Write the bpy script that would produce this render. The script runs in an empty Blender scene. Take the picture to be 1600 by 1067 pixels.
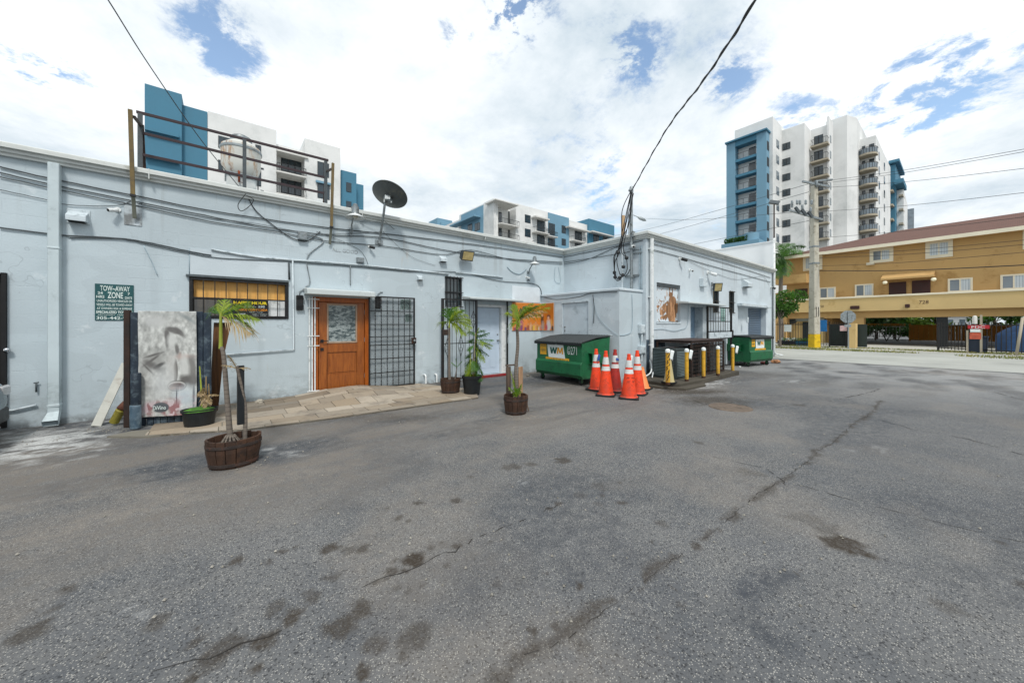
import bpy, bmesh, math, random
import numpy as np
from mathutils import Vector, Matrix

sc = bpy.context.scene
COL = sc.collection
R = math.radians
# ------------------------------------------------------------------ camera
EYE = 1.45                       # height of the lens
FPX = 562.0; CXP = 800.0; HYP = 508.0
AZ = math.atan2(702.0, 562.0)    # heading of the camera from +X (the rear wall runs along X)
CA, SA = math.cos(AZ), math.sin(AZ)
cam_d = bpy.data.cameras.new("camera"); cam = bpy.data.objects.new("camera", cam_d); COL.objects.link(cam)
cam.location = (0, 0, EYE); cam.rotation_euler = (R(90), 0, AZ - R(90))
cam_d.sensor_width = 36; cam_d.lens = FPX / 1600 * 36; cam_d.shift_y = -(533.5 - HYP) / 1600
cam_d.clip_start = 0.05; cam_d.clip_end = 3000
sc.camera = cam
# ------------------------------------------------------------------ world, sun, exposure
SUN_EL, SUN_AZ = R(52), R(-112)      # sun direction (azimuth from +X), behind and left of the camera
w = bpy.data.worlds.new("World"); sc.world = w; w.use_nodes = True
nt = w.node_tree; N = nt.nodes; L = nt.links; N.clear()
def nn(t, **k):
    n = N.new(t)
    for a, b in k.items(): setattr(n, a, b)
    return n
def wmath(op, a, b=None, c=None, clamp=False):
    n = nn('ShaderNodeMath', operation=op, use_clamp=clamp)
    for i, v in enumerate((a, b, c)):
        if v is None: continue
        if isinstance(v, (int, float)): n.inputs[i].default_value = v
        else: L.new(v, n.inputs[i])
    return n.outputs[0]
out = nn('ShaderNodeOutputWorld'); bg = nn('ShaderNodeBackground'); L.new(bg.outputs[0], out.inputs[0])
sky = nn('ShaderNodeTexSky', sky_type='NISHITA'); sky.sun_disc = False
sky.sun_elevation = SUN_EL; sky.sun_rotation = R(90) - SUN_AZ
sky.altitude = 0; sky.air_density = 1.0; sky.dust_density = 0.6; sky.ozone_density = 1.5
tc = nn('ShaderNodeTexCoord'); sep = nn('ShaderNodeSeparateXYZ'); L.new(tc.outputs['Generated'], sep.inputs[0])
zz = wmath('ADD', wmath('MAXIMUM', sep.outputs[2], 0.0), 0.16)
comb = nn('ShaderNodeCombineXYZ'); L.new(wmath('DIVIDE', sep.outputs[0], zz), comb.inputs[0]); L.new(wmath('DIVIDE', sep.outputs[1], zz), comb.inputs[1])
def wnoise(scale, detail, rough, off):
    m = nn('ShaderNodeMapping'); m.inputs['Location'].default_value = off; L.new(comb.outputs[0], m.inputs[0])
    n = nn('ShaderNodeTexNoise'); L.new(m.outputs[0], n.inputs['Vector'])
    n.inputs['Scale'].default_value = scale; n.inputs['Detail'].default_value = detail; n.inputs['Roughness'].default_value = rough
    n.inputs['Distortion'].default_value = 0.25
    return n.outputs['Fac']
n1 = wnoise(1.3, 10, .66, (3.1, 1.7, 0)); n2 = wnoise(1.1, 9, .62, (7.7, -2.2, 4)); n3 = wnoise(3.4, 9, .7, (1.7, 5.2, 2))
def sky_dir(px, py):
    lat, up = (px - CXP) / FPX, (HYP - py) / FPX
    v = Vector((CA + lat * SA, SA - lat * CA, up)); v.normalize(); return v
gap = None
for px, py, sharp, amt in [(805, 10, 500, .34), (335, 30, 260, .065), (355, 85, 500, .08), (965, 65, 500, .12), (1005, 95, 900, .13), (1135, 122, 900, .17), (60, 108, 500, .13), (1520, 105, 200, .075), (1470, 130, 300, .05),
                           (715, 45, 900, .10), (1240, 180, 500, .08), (930, 258, 400, .08), (1390, 170, 360, .09), (950, 330, 500, .08)]:
    d = sky_dir(px, py)
    dp = nn('ShaderNodeVectorMath', operation='DOT_PRODUCT'); L.new(tc.outputs['Generated'], dp.inputs[0]); dp.inputs[1].default_value = d
    g = wmath('MULTIPLY', wmath('POWER', wmath('MAXIMUM', dp.outputs['Value'], 0.0), sharp), amt)
    gap = g if gap is None else wmath('ADD', gap, g)
gm = nn('ShaderNodeMapRange'); L.new(wnoise(4.2, 9, .68, (11.3, 4.1, 3)), gm.inputs[0]); gm.inputs[1].default_value = .40; gm.inputs[2].default_value = .62; gm.inputs[3].default_value = .05; gm.inputs[4].default_value = 2.1
gap = wmath('MULTIPLY', wmath('MULTIPLY', gap, 1.35), gm.outputs[0])
cov = wmath('ADD', wmath('SUBTRACT', wmath('ADD', wmath('MULTIPLY', n1, .55), wmath('MULTIPLY', n3, .45)), gap), 0.0)
cm = nn('ShaderNodeMapRange'); L.new(cov, cm.inputs[0]); cm.inputs[1].default_value = .25; cm.inputs[2].default_value = .455; cm.inputs[3].default_value = .06
cm.interpolation_type = 'SMOOTHERSTEP'
cr = nn('ShaderNodeValToRGB'); L.new(wmath('ADD', wmath('MULTIPLY', n2, .6), wmath('MULTIPLY', n1, .4)), cr.inputs[0])
cr.color_ramp.elements[0].position = .40; cr.color_ramp.elements[0].color = (4.9, 5.8, 6.5, 1)
cr.color_ramp.elements[1].position = .60; cr.color_ramp.elements[1].color = (8.9, 9.2, 9.4, 1)
mx = nn('ShaderNodeMix', data_type='RGBA'); L.new(cm.outputs[0], mx.inputs[0])
sm = nn('ShaderNodeMix', data_type='RGBA', blend_type='MULTIPLY'); sm.inputs[0].default_value = 1.0
L.new(sky.outputs[0], sm.inputs[6]); sm.inputs[7].default_value = (2.1, 2.1, 1.95, 1)
L.new(sm.outputs[2], mx.inputs[6]); L.new(cr.outputs[0], mx.inputs[7])
L.new(mx.outputs[2], bg.inputs[0]); bg.inputs[1].default_value = 0.1
sd = bpy.data.lights.new("sun", 'SUN'); sd.energy = 2.0; sd.angle = R(10); sd.color = (1, .955, .90)
so = bpy.data.objects.new("sun", sd); COL.objects.link(so)
sv = Vector((math.cos(SUN_EL) * math.cos(SUN_AZ), math.cos(SUN_EL) * math.sin(SUN_AZ), math.sin(SUN_EL)))
so.rotation_euler = sv.to_track_quat('Z', 'Y').to_euler(); so.location = (0, 0, 30)
sc.view_settings.view_transform = 'Standard'; sc.view_settings.look = 'None'
sc.view_settings.exposure = 0.32; sc.view_settings.gamma = 1; sc.view_settings.use_curve_mapping = False
sc.cycles.max_bounces = 6; sc.cycles.diffuse_bounces = 3; sc.cycles.transparent_max_bounces = 8

# ------------------------------------------------------------------ measuring: photograph pixel -> point on a real plane
def ray(px, py):
    lat = (px - CXP) / FPX
    return CA + lat * SA, SA - lat * CA, (HYP - py) / FPX
def gnd(px, py, z=0.0):
    dx, dy, dz = ray(px, py); t = (z - EYE) / dz
    return Vector((dx * t, dy * t, z))
def dep(px, py, d):
    dx, dy, dz = ray(px, py); return Vector((dx * d, dy * d, EYE + dz * d))
class Frame:
    """A vertical plane: origin, x to the right as seen, y into the wall, z up."""
    def __init__(s, ox, oy, ax, ay):
        n = math.hypot(ax, ay); s.o = (ox, oy); s.x = (ax / n, ay / n); s.y = (-ay / n, ax / n); s.rot = math.atan2(ay, ax)
    def uv(s, px, py, off=0.0):
        dx, dy, dz = ray(px, py)
        k = (s.o[0] * s.y[0] + s.o[1] * s.y[1] + off) / (dx * s.y[0] + dy * s.y[1])
        X, Y, Z = dx * k, dy * k, EYE + dz * k
        return ((X - s.o[0]) * s.x[0] + (Y - s.o[1]) * s.x[1], Z)
    def w(s, u, off=0.0, v=0.0):
        return Vector((s.o[0] + u * s.x[0] + off * s.y[0], s.o[1] + u * s.x[1] + off * s.y[1], v))
    def rect(s, px0, pt, px1, pb, off=0.0):
        """left x, right x, and top/bottom rows measured at the left edge"""
        u0, v1 = s.uv(px0, pt, off); _, v0 = s.uv(px0, pb, off); u1, _ = s.uv(px1, pt, off)
        return u0, u1, v0, v1
    def p3(s, px, py, off=0.0):
        u, v = s.uv(px, py, off); return (u, off, v)

# ------------------------------------------------------------------ objects
def tag(o, label=None, cat=None, group=None, kind=None):
    if label: o['label'] = label
    if cat: o['category'] = cat
    if group: o['group'] = group
    if kind: o['kind'] = kind
    return o
def T(name, loc, label, cat, group=None, rot=0.0):
    o = bpy.data.objects.new(name, None); COL.objects.link(o)
    o.location = loc; o.rotation_euler = (0, 0, rot); o.empty_display_size = .2
    return tag(o, label, cat, group)
def copy_tree(o, parent=None):
    c = o.copy(); COL.objects.link(c); c.parent = parent
    for ch in o.children: copy_tree(ch, c)
    return c
class MB:
    def __init__(s): s.v = []; s.f = []; s.m = []; s.cur = 0
    def add(s, vs, fs):
        b = len(s.v); s.v += [tuple(p) for p in vs]; s.f += [tuple(b + i for i in f) for f in fs]; s.m += [s.cur] * len(fs); return s
    def box(s, x0, x1, y0, y1, z0, z1):
        if x0 > x1: x0, x1 = x1, x0
        if y0 > y1: y0, y1 = y1, y0
        if z0 > z1: z0, z1 = z1, z0
        return s.add([(x0,y0,z0),(x1,y0,z0),(x1,y1,z0),(x0,y1,z0),(x0,y0,z1),(x1,y0,z1),(x1,y1,z1),(x0,y1,z1)],
                     [(0,3,2,1),(4,5,6,7),(0,1,5,4),(1,2,6,5),(2,3,7,6),(3,0,4,7)])
    def bar(s, p, q, w, h=None, up=(0, 0, 1)):
        """rectangular bar from p to q"""
        h = h or w; p, q = Vector(p), Vector(q); d = (q - p).normalized(); up = Vector(up)
        if abs(d.dot(up)) > .98: up = Vector((0, 1, 0))
        a = d.cross(up).normalized() * w / 2; b = a.cross(d).normalized() * h / 2
        vs = [p-a-b, p+a-b, p+a+b, p-a+b, q-a-b, q+a-b, q+a+b, q-a+b]
        return s.add(vs, [(0,3,2,1),(4,5,6,7),(0,1,5,4),(1,2,6,5),(2,3,7,6),(3,0,4,7)][::1])
    def tube(s, pts, r, n=8, cap=True):
        pts = [Vector(p) for p in pts]; rs = r if isinstance(r, (list, tuple)) else [r] * len(pts)
        vs = []; fs = []; prev = None
        for i, p in enumerate(pts):
            d = (pts[min(i+1, len(pts)-1)] - pts[max(i-1, 0)])
            if d.length < 1e-9: d = Vector((0, 0, 1))
            d.normalize()
            if prev is None:
                prev = d.cross(Vector((0, 0, 1)))
                if prev.length < .05: prev = d.cross(Vector((1, 0, 0)))
            prev = (prev - d * prev.dot(d)).normalized(); b = d.cross(prev)
            for k in range(n):
                a = 2 * math.pi * k / n; vs.append(p + prev * math.cos(a) * rs[i] + b * math.sin(a) * rs[i])
        for i in range(len(pts) - 1):
            for k in range(n):
                k2 = (k + 1) % n; fs.append((i*n+k, i*n+k2, (i+1)*n+k2, (i+1)*n+k))
        if cap: fs.append(tuple(range(n))[::-1]); fs.append(tuple((len(pts)-1)*n + k for k in range(n)))
        return s.add(vs, fs)
    def lathe(s, prof, c=(0, 0, 0), n=24, sx=1.0, sy=1.0, axis='z', cap=True):
        vs = []; fs = []
        for r, h in prof:
            for k in range(n):
                a = 2 * math.pi * k / n; x, y = r * math.cos(a) * sx, r * math.sin(a) * sy
                p = (x, y, h) if axis == 'z' else ((x, h, y) if axis == 'y' else (h, x, y))
                vs.append((p[0] + c[0], p[1] + c[1], p[2] + c[2]))
        for i in range(len(prof) - 1):
            for k in range(n):
                k2 = (k + 1) % n; fs.append((i*n+k, i*n+k2, (i+1)*n+k2, (i+1)*n+k))
        if cap: fs.append(tuple(range(n))[::-1]); fs.append(tuple((len(prof)-1)*n + k for k in range(n)))
        return s.add(vs, fs)
    def prism(s, poly, a, b, axis='x'):
        """poly in the other two axes (x:(y,z)  y:(x,z)  z:(x,y)), extruded from a to b"""
        n = len(poly)
        def P(p, t): return (t, p[0], p[1]) if axis == 'x' else ((p[0], t, p[1]) if axis == 'y' else (p[0], p[1], t))
        vs = [P(p, a) for p in poly] + [P(p, b) for p in poly]
        fs = [tuple(range(n)), tuple(range(n, 2*n))[::-1]] + [(i, i+n, (i+1) % n + n, (i+1) % n) for i in range(n)]
        return s.add(vs, fs)
    def quad(s, a, b, c, d): return s.add([a, b, c, d], [(0, 1, 2, 3)])
    def out(s, name, mats, parent=None, fr=None, smooth=False, bevel=0.0, seg=1, loc=None, rot=None):
        me = bpy.data.meshes.new(name); me.from_pydata(s.v, [], s.f); 
        if not isinstance(mats, (list, tuple)): mats = [mats]
        for m in mats: me.materials.append(m)
        for p, mi in zip(me.polygons, s.m): p.material_index = mi; p.use_smooth = bool(smooth)
        bm = bmesh.new(); bm.from_mesh(me)
        if smooth or bevel: bmesh.ops.remove_doubles(bm, verts=bm.verts, dist=1e-5)
        bmesh.ops.recalc_face_normals(bm, faces=bm.faces); bm.to_mesh(me); bm.free()
        if smooth == 'auto':
            for p in me.polygons: p.use_smooth = True
            me.set_sharp_from_angle(angle=R(38))
        o = bpy.data.objects.new(name, me); COL.objects.link(o); o.parent = parent
        if fr is not None: o.location = (fr.o[0], fr.o[1], 0); o.rotation_euler = (0, 0, fr.rot)
        if loc is not None: o.location = loc
        if rot is not None: o.rotation_euler = rot
        if bevel:
            b = o.modifiers.new('bevel', 'BEVEL'); b.width = bevel; b.segments = seg; b.limit_method = 'ANGLE'; b.angle_limit = R(40)
        return o
_seed = random.Random(7)
def holed(mb, u0, u1, v0, v1, holes, depth, y=0.0):
    """front skin of a wall in the local xz plane at y, with rectangular openings whose reveals go `depth` deep"""
    us = sorted({u0, u1, *[h[i] for h in holes for i in (0, 1)]}); vs = sorted({v0, v1, *[h[i] for h in holes for i in (2, 3)]})
    us = [u for u in us if u0 <= u <= u1]; vs = [v for v in vs if v0 <= v <= v1]
    for i in range(len(us) - 1):
        for j in range(len(vs) - 1):
            cu, cv = (us[i] + us[i+1]) / 2, (vs[j] + vs[j+1]) / 2
            if any(h[0] < cu < h[1] and h[2] < cv < h[3] for h in holes): continue
            mb.quad((us[i], y, vs[j]), (us[i+1], y, vs[j]), (us[i+1], y, vs[j+1]), (us[i], y, vs[j+1]))
    for h in holes:
        a, b, c, d = h[:4]; dd = h[4] if len(h) > 4 else depth; e = y + dd
        mb.quad((a, y, c), (a, e, c), (a, e, d), (a, y, d)); mb.quad((b, y, c), (b, y, d), (b, e, d), (b, e, c))
        mb.quad((a, y, d), (a, e, d), (b, e, d), (b, y, d)); mb.quad((a, y, c), (b, y, c), (b, e, c), (a, e, c))
        mb.quad((a, e, c), (b, e, c), (b, e, d), (a, e, d))
def text(s, u0, u1, v0, v1, y, m, parent, name='lettering', fr=None, bold=0.0, th=.003, shear=0.0, label=None):
    """lettering that fills the rectangle, facing -y"""
    cu = bpy.data.curves.new('t', 'FONT'); cu.body = s; cu.extrude = 0.0; cu.offset = bold; cu.shear = shear; cu.resolution_u = 3
    o = bpy.data.objects.new('t', cu); COL.objects.link(o)
    dg = bpy.context.evaluated_depsgraph_get(); me = bpy.data.meshes.new_from_object(o.evaluated_get(dg))
    bpy.data.objects.remove(o); bpy.data.curves.remove(cu)
    xs = [v.co.x for v in me.vertices]; ys = [v.co.y for v in me.vertices]
    x0, x1, y0, y1 = min(xs), max(xs), min(ys), max(ys)
    for v in me.vertices:
        v.co = Vector((u0 + (v.co.x - x0) / (x1 - x0) * (u1 - u0), y, v0 + (v.co.y - y0) / (y1 - y0) * (v1 - v0)))
    bm = bmesh.new(); bm.from_mesh(me)
    for f in bm.faces:
        f.normal_update()
        if f.normal.y > 0: f.normal_flip()
    bm.to_mesh(me); bm.free()
    me.name = name; me.materials.append(m)
    t = bpy.data.objects.new(name, me); COL.objects.link(t); t.parent = parent
    if fr is not None: t.location = (fr.o[0], fr.o[1], 0); t.rotation_euler = (0, 0, fr.rot)
    if label: t['label'] = label
    return t

# ------------------------------------------------------------------ numpy noise used for geometry and printed pictures
def vnoise(x, y, seed=0):
    x = np.asarray(x, float); y = np.asarray(y, float)
    xi, yi = np.floor(x).astype(np.int64), np.floor(y).astype(np.int64); fx, fy = x - xi, y - yi
    fx = fx * fx * (3 - 2 * fx); fy = fy * fy * (3 - 2 * fy)
    def h(a, b):
        n = (a * 374761393 + b * 668265263 + seed * 974634777) & 0x7fffffff
        n = ((n ^ (n >> 13)) * 1274126177) & 0x7fffffff; n = (n ^ (n >> 16)) & 0xffff
        return n / 65535.0
    return (h(xi, yi) * (1-fx) + h(xi+1, yi) * fx) * (1-fy) + (h(xi, yi+1) * (1-fx) + h(xi+1, yi+1) * fx) * fy
def fbm(x, y, seed=0, oct=4):
    s = 0; a = .5; t = 0
    for i in range(oct): s = s + a * vnoise(x * 2**i, y * 2**i, seed + i * 17); t += a; a *= .5
    return s / t

# ------------------------------------------------------------------ materials
def lin(h, k=1.0):
    if isinstance(h, str):
        h = h.lstrip('#'); h = tuple(int(h[i:i+2], 16) / 255 for i in (0, 2, 4))
        h = tuple((c / 12.92 if c <= .04045 else ((c + .055) / 1.055) ** 2.4) for c in h)
    return tuple(min(1, c * k) for c in h)
class NT:
    def __init__(s, name):
        s.mat = bpy.data.materials.new(name); s.mat.use_nodes = True; s.t = s.mat.node_tree; s.t.nodes.clear()
        s.o = s.n('ShaderNodeOutputMaterial'); s.b = s.n('ShaderNodeBsdfPrincipled'); s.l(s.b.outputs[0], s.o.inputs[0])
        s.tc = s.n('ShaderNodeTexCoord').outputs['Object']
    def n(s, t, **k):
        x = s.t.nodes.new(t)
        for a, b in k.items(): setattr(x, a, b)
        return x
    def l(s, a, b): s.t.links.new(a, b)
    def setin(s, sock, v):
        if hasattr(v, 'is_linked') or isinstance(v, bpy.types.NodeSocket): s.l(v, sock)
        elif isinstance(v, tuple) and len(v) == 3 and sock.type == 'RGBA': sock.default_value = (*v, 1)
        else: sock.default_value = v
    def math(s, op, a, b=0.0, c=0.0, clamp=False):
        x = s.n('ShaderNodeMath', operation=op, use_clamp=clamp)
        for i, v in enumerate((a, b, c)): s.setin(x.inputs[i], v)
        return x.outputs[0]
    def mapv(s, vec=None, scale=(1, 1, 1), loc=(0, 0, 0), rot=(0, 0, 0)):
        m = s.n('ShaderNodeMapping'); s.l(vec or s.tc, m.inputs[0]); m.inputs['Scale'].default_value = scale; m.inputs['Location'].default_value = loc; m.inputs['Rotation'].default_value = rot
        return m.outputs[0]
    def noise(s, scale, detail=4, rough=.55, vec=None, dist=0.0):
        x = s.n('ShaderNodeTexNoise'); s.l(vec or s.tc, x.inputs['Vector']); x.inputs['Scale'].default_value = scale
        x.inputs['Detail'].default_value = detail; x.inputs['Roughness'].default_value = rough; x.inputs['Distortion'].default_value = dist
        return x.outputs['Fac']
    def vor(s, scale, vec=None, out='Distance', feature='F1', rnd=1.0):
        x = s.n('ShaderNodeTexVoronoi', feature=feature); s.l(vec or s.tc, x.inputs['Vector']); x.inputs['Scale'].default_value = scale; x.inputs['Randomness'].default_value = rnd
        return x.outputs[out]
    def rng(s, v, a, b, c=0.0, d=1.0, smooth=True):
        x = s.n('ShaderNodeMapRange'); s.l(v, x.inputs[0])
        for i, q in enumerate((a, b, c, d)): x.inputs[i+1].default_value = q
        if smooth: x.interpolation_type = 'SMOOTHSTEP'
        return x.outputs[0]
    def mix(s, f, a, b, mode='MIX'):
        x = s.n('ShaderNodeMix', data_type='RGBA', blend_type=mode); s.setin(x.inputs[0], f); s.setin(x.inputs[6], a); s.setin(x.inputs[7], b); return x.outputs[2]
    def xyz(s, vec=None):
        x = s.n('ShaderNodeSeparateXYZ'); s.l(vec or s.tc, x.inputs[0]); return x.outputs
    def bump(s, h, strength=.3, dist=.01):
        x = s.n('ShaderNodeBump'); s.l(h, x.inputs['Height']); x.inputs['Strength'].default_value = strength; x.inputs['Distance'].default_value = dist
        s.l(x.outputs[0], s.b.inputs['Normal'])
    def base(s, c): s.setin(s.b.inputs['Base Color'], c)
    def rough(s, r): s.setin(s.b.inputs['Roughness'], r)
MATS = {}
def M(name, col, rough=.6, metal=0.0, var=.12, scale=6, bump=0.0, bscale=80, dirt=None, dirt_amt=.5, dirt_scale=3, spec=.5, grain=None):
    if name in MATS: return MATS[name]
    s = NT(name); col = lin(col)
    vec = s.mapv(scale=grain) if grain else s.tc
    nz = s.noise(scale, 5, .6, vec)
    c = s.mix(s.rng(nz, .3, .7), tuple(x * (1 - var) for x in col), tuple(min(1, x * (1 + var)) for x in col))
    if dirt is not None:
        d = s.noise(dirt_scale, 8, .7, dist=.3); c = s.mix(s.rng(d, .62 - dirt_amt * .3, .72), c, lin(dirt))
    s.base(c); s.b.inputs['Metallic'].default_value = metal
    s.rough(s.rng(nz, .3, .7, max(0, rough - .07), min(1, rough + .07)))
    s.b.inputs['Specular IOR Level'].default_value = spec
    if bump: s.bump(s.noise(bscale, 4, .6, vec), bump, .01)
    MATS[name] = s.mat; return s.mat
def M_grime(name, col, rough=.5, smudge='#2a2622', amt=.6, scuff='#c9c9c0', metal=0.0):
    s = NT(name); col = lin(col); n1 = s.noise(2.2, 8, .7); c = s.mix(s.rng(n1, .3, .7), tuple(x * .82 for x in col), tuple(min(1, x * 1.1) for x in col))
    c = s.mix(s.math('MULTIPLY', s.rng(s.noise(7, 8, .75, dist=.6), .50, .66), amt), c, lin(smudge))
    c = s.mix(s.math('MULTIPLY', s.rng(s.noise(3.5, 7, .75, s.mapv(scale=(1, 1, .3))), .56, .70), amt * .7), c, lin(smudge))
    sc1 = s.noise(26, 6, .8, s.mapv(scale=(.35, .35, 1.6), rot=(.2, .4, .1))); c = s.mix(s.math('MULTIPLY', s.rng(sc1, .62, .70), .45), c, lin(scuff))
    z = s.xyz()[2]; c = s.mix(s.math('MULTIPLY', s.rng(z, .30, .02), s.math('MULTIPLY', s.rng(s.noise(5, 6, .7), .35, .6), .7)), c, lin('#4a443b'))
    s.base(c); s.b.inputs['Metallic'].default_value = metal; s.rough(s.rng(n1, .3, .7, rough - .08, rough + .18)); s.bump(s.noise(5, 5, .6), .35, .012); return s.mat
def M_wall(name, col, seam=True):
    s = NT(name); col = lin(col); z = s.xyz()[2]
    big = s.noise(.45, 4, .6); mid = s.noise(2.2, 6, .65); fine = s.noise(38, 4, .6)
    streak = s.noise(3.0, 5, .6, s.mapv(scale=(1, 1, .10)))
    c = s.mix(s.rng(big, .35, .65), tuple(x * .93 for x in col), tuple(min(1, x * 1.05) for x in col))
    c = s.mix(s.math('MULTIPLY', s.rng(streak, .56, .75), .25), c, tuple(x * .62 for x in col))
    c = s.mix(s.math('MULTIPLY', s.rng(mid, .60, .66), .32), c, lin('#dfe4e6'))
    sp = s.noise(14, 6, .75)
    c = s.mix(s.math('MULTIPLY', s.rng(sp, .68, .72), .4), c, (.14, .16, .17))
    low = s.math('MULTIPLY', s.rng(z, .75, .0), s.rng(s.noise(2.6, 8, .72, s.mapv(scale=(1, 1, 1.6))), .42, .66))
    c = s.mix(s.math('MULTIPLY', low, .55), c, (.17, .19, .19))
    drip = s.math('MULTIPLY', s.rng(s.noise(5.5, 5, .65, s.mapv(scale=(1, 1, .05), loc=(3, 1, 0))), .54, .68), s.rng(s.math('ADD', z, s.math('MULTIPLY', mid, 1.2)), 3.2, 4.4)); c = s.mix(s.math('MULTIPLY', drip, .38), c, (.22, .22, .20))
    rusty = s.rng(s.noise(1.7, 4, .6, s.mapv(scale=(1, 1, .22), loc=(9, 4, 2))), .70, .76); c = s.mix(s.math('MULTIPLY', rusty, .35), c, (.42, .33, .22))
    chip = s.rng(s.noise(4.2, 9, .8, s.mapv(loc=(5, 8, 1))), .655, .675); c = s.mix(s.math('MULTIPLY', chip, .55), c, (.30, .34, .36))
    c = s.mix(s.math('MULTIPLY', s.rng(s.noise(1.1, 2, .4, s.mapv(scale=(1, 1, 1.4), loc=(2, 7, 5))), .54, .55), .13), c, tuple(x * .72 for x in col))
    c = s.mix(s.math('MULTIPLY', s.rng(s.noise(.8, 2, .4, s.mapv(scale=(1, 1, 2), loc=(12, 3, 9))), .57, .575), .22), c, tuple(min(1, x * 1.18) for x in col))
    vv = s.n('ShaderNodeTexVoronoi', feature='DISTANCE_TO_EDGE'); mvv = s.n('ShaderNodeVectorMath', operation='ADD'); nv = s.n('ShaderNodeTexNoise'); s.l(s.tc, nv.inputs['Vector']); nv.inputs['Scale'].default_value = 3.0; s.l(s.tc, mvv.inputs[0]); s.l(nv.outputs['Color'], mvv.inputs[1]); s.l(mvv.outputs[0], vv.inputs['Vector']); vv.inputs['Scale'].default_value = .8
    c = s.mix(s.math('MULTIPLY', s.math('MULTIPLY', s.rng(vv.outputs[0], .009, .002), s.rng(s.noise(.9, 3, .5, s.mapv(loc=(8, 8, 8))), .52, .60)), .28), c, tuple(x * .35 for x in col))
    base = s.math('MULTIPLY', s.rng(z, .14, .0), s.rng(s.noise(6, 5, .7), .35, .6)); c = s.mix(s.math('MULTIPLY', base, .7), c, (.10, .10, .095))
    s.base(c); s.rough(s.rng(mid, .3, .7, .62, .85))
    blk = s.n('ShaderNodeTexBrick'); m = s.n('ShaderNodeCombineXYZ'); xy = s.xyz(); s.l(s.math('ADD', xy[0], xy[1]), m.inputs[0]); s.l(xy[2], m.inputs[1]); s.l(m.outputs[0], blk.inputs['Vector'])
    blk.inputs['Scale'].default_value = 1; blk.inputs['Brick Width'].default_value = .4; blk.inputs['Row Height'].default_value = .2; blk.inputs['Mortar Size'].default_value = .006; blk.inputs['Mortar Smooth'].default_value = .8
    vis = s.rng(s.noise(.8, 3, .5), .45, .6)
    h = s.math('ADD', s.math('ADD', s.math('MULTIPLY', fine, .5), s.math('MULTIPLY', mid, .8)), s.math('MULTIPLY', s.math('MULTIPLY', blk.outputs['Fac'], vis), -.35))
    s.bump(h, .55, .012); return s.mat
def M_paint(name, rough=.6, attr='paint'):
    s = NT(name); a = s.n('ShaderNodeAttribute', attribute_name=attr); s.base(a.outputs['Color']); s.rough(rough); s.bump(s.noise(60, 3, .5), .12, .003); return s.mat
def M_glass(name, tint=(.02, .03, .035), refl=.08, blind=None):
    s = NT(name); s.rough(refl)
    nz = s.noise(.7, 2, .5)
    c = s.mix(s.rng(nz, .3, .7), tuple(x * .85 for x in tint), tuple(min(1, x * 1.2) for x in tint))
    s.base(c); s.b.inputs['Specular IOR Level'].default_value = .9; s.bump(s.noise(2.0, 2, .5), .05, .02)
    return s.mat
# ================================================================== common materials
m_white = M('white_metal', '#dfe3e3', .45, 0, .05, 5, .1, 60, dirt='#9aa29f', dirt_amt=.5, dirt_scale=5)
m_trim = M('painted_trim', '#c3ced3', .55, 0, .07, 4, .2, 60, dirt='#7d8a90', dirt_amt=.45, dirt_scale=6)
m_black = M('black_iron', '#121416', .45, 0, .3, 12, .2, 90, dirt='#3a2a20', dirt_amt=.35, dirt_scale=14)
m_rust = M('rusty_steel', '#352c28', .75, .2, .35, 14, .4, 90, dirt='#583525', dirt_amt=.45, dirt_scale=9)
m_galv = M('galvanised', '#8f979a', .45, .6, .15, 14, .1, 60, dirt='#5c5a55', dirt_amt=.5, dirt_scale=10)
m_cable = M('cable_rubber', '#3f474b', .6, 0, .25, 9)
m_cableb = M('cable_black', '#15171a', .55, 0, .2, 9)
m_cablew = M('cable_painted', '#9db0b9', .6, 0, .12, 9)
m_plast = M('grey_plastic', '#8a979d', .5, 0, .1, 8)
m_dark = M('dark_void', '#0b0d0f', .8, 0, .3, 4)
m_glass = M_glass('window_glass', (.03, .045, .05))
# ================================================================== ground
GX0, GX1, GY0, GY1, GS = -5.0, 19.0, -3.5, 8.3, .05
gx = np.concatenate([np.arange(GX0, -1.5, GS), np.arange(-1.5, 5.2, .02), np.arange(5.2, GX1, GS), [GX1]]); gy = np.concatenate([np.arange(GY0, -.5, GS), np.arange(-.5, 4.9, .02), np.arange(4.9, GY1 - .01, GS), [GY1]]); nx, ny = len(gx), len(gy)
X, Y = np.meshgrid(gx, gy)
def relief(x, y): return .010 * (fbm(x * .45, y * .45, 3, 3) - .5) + .004 * (fbm(x * 2.2, y * 2.2, 9, 2) - .5)
Zg = relief(X, Y) - .004
wx = X + .05 * (fbm(X * 6, Y * 6, 21) - .5) * 2; wy = Y + .05 * (fbm(X * 6, Y * 6, 22) - .5) * 2
edge = fbm(X * 16, Y * 16, 31, 4) - .5
oil = np.zeros_like(X); dust = np.zeros_like(X); white = np.zeros_like(X); tone = np.zeros_like(X)
def P1(zx, zy): return (zx / 2, 640 + zy / 2)
def P2(zx, zy): return (800 + zx / 2, 560 + zy / 2)
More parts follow.
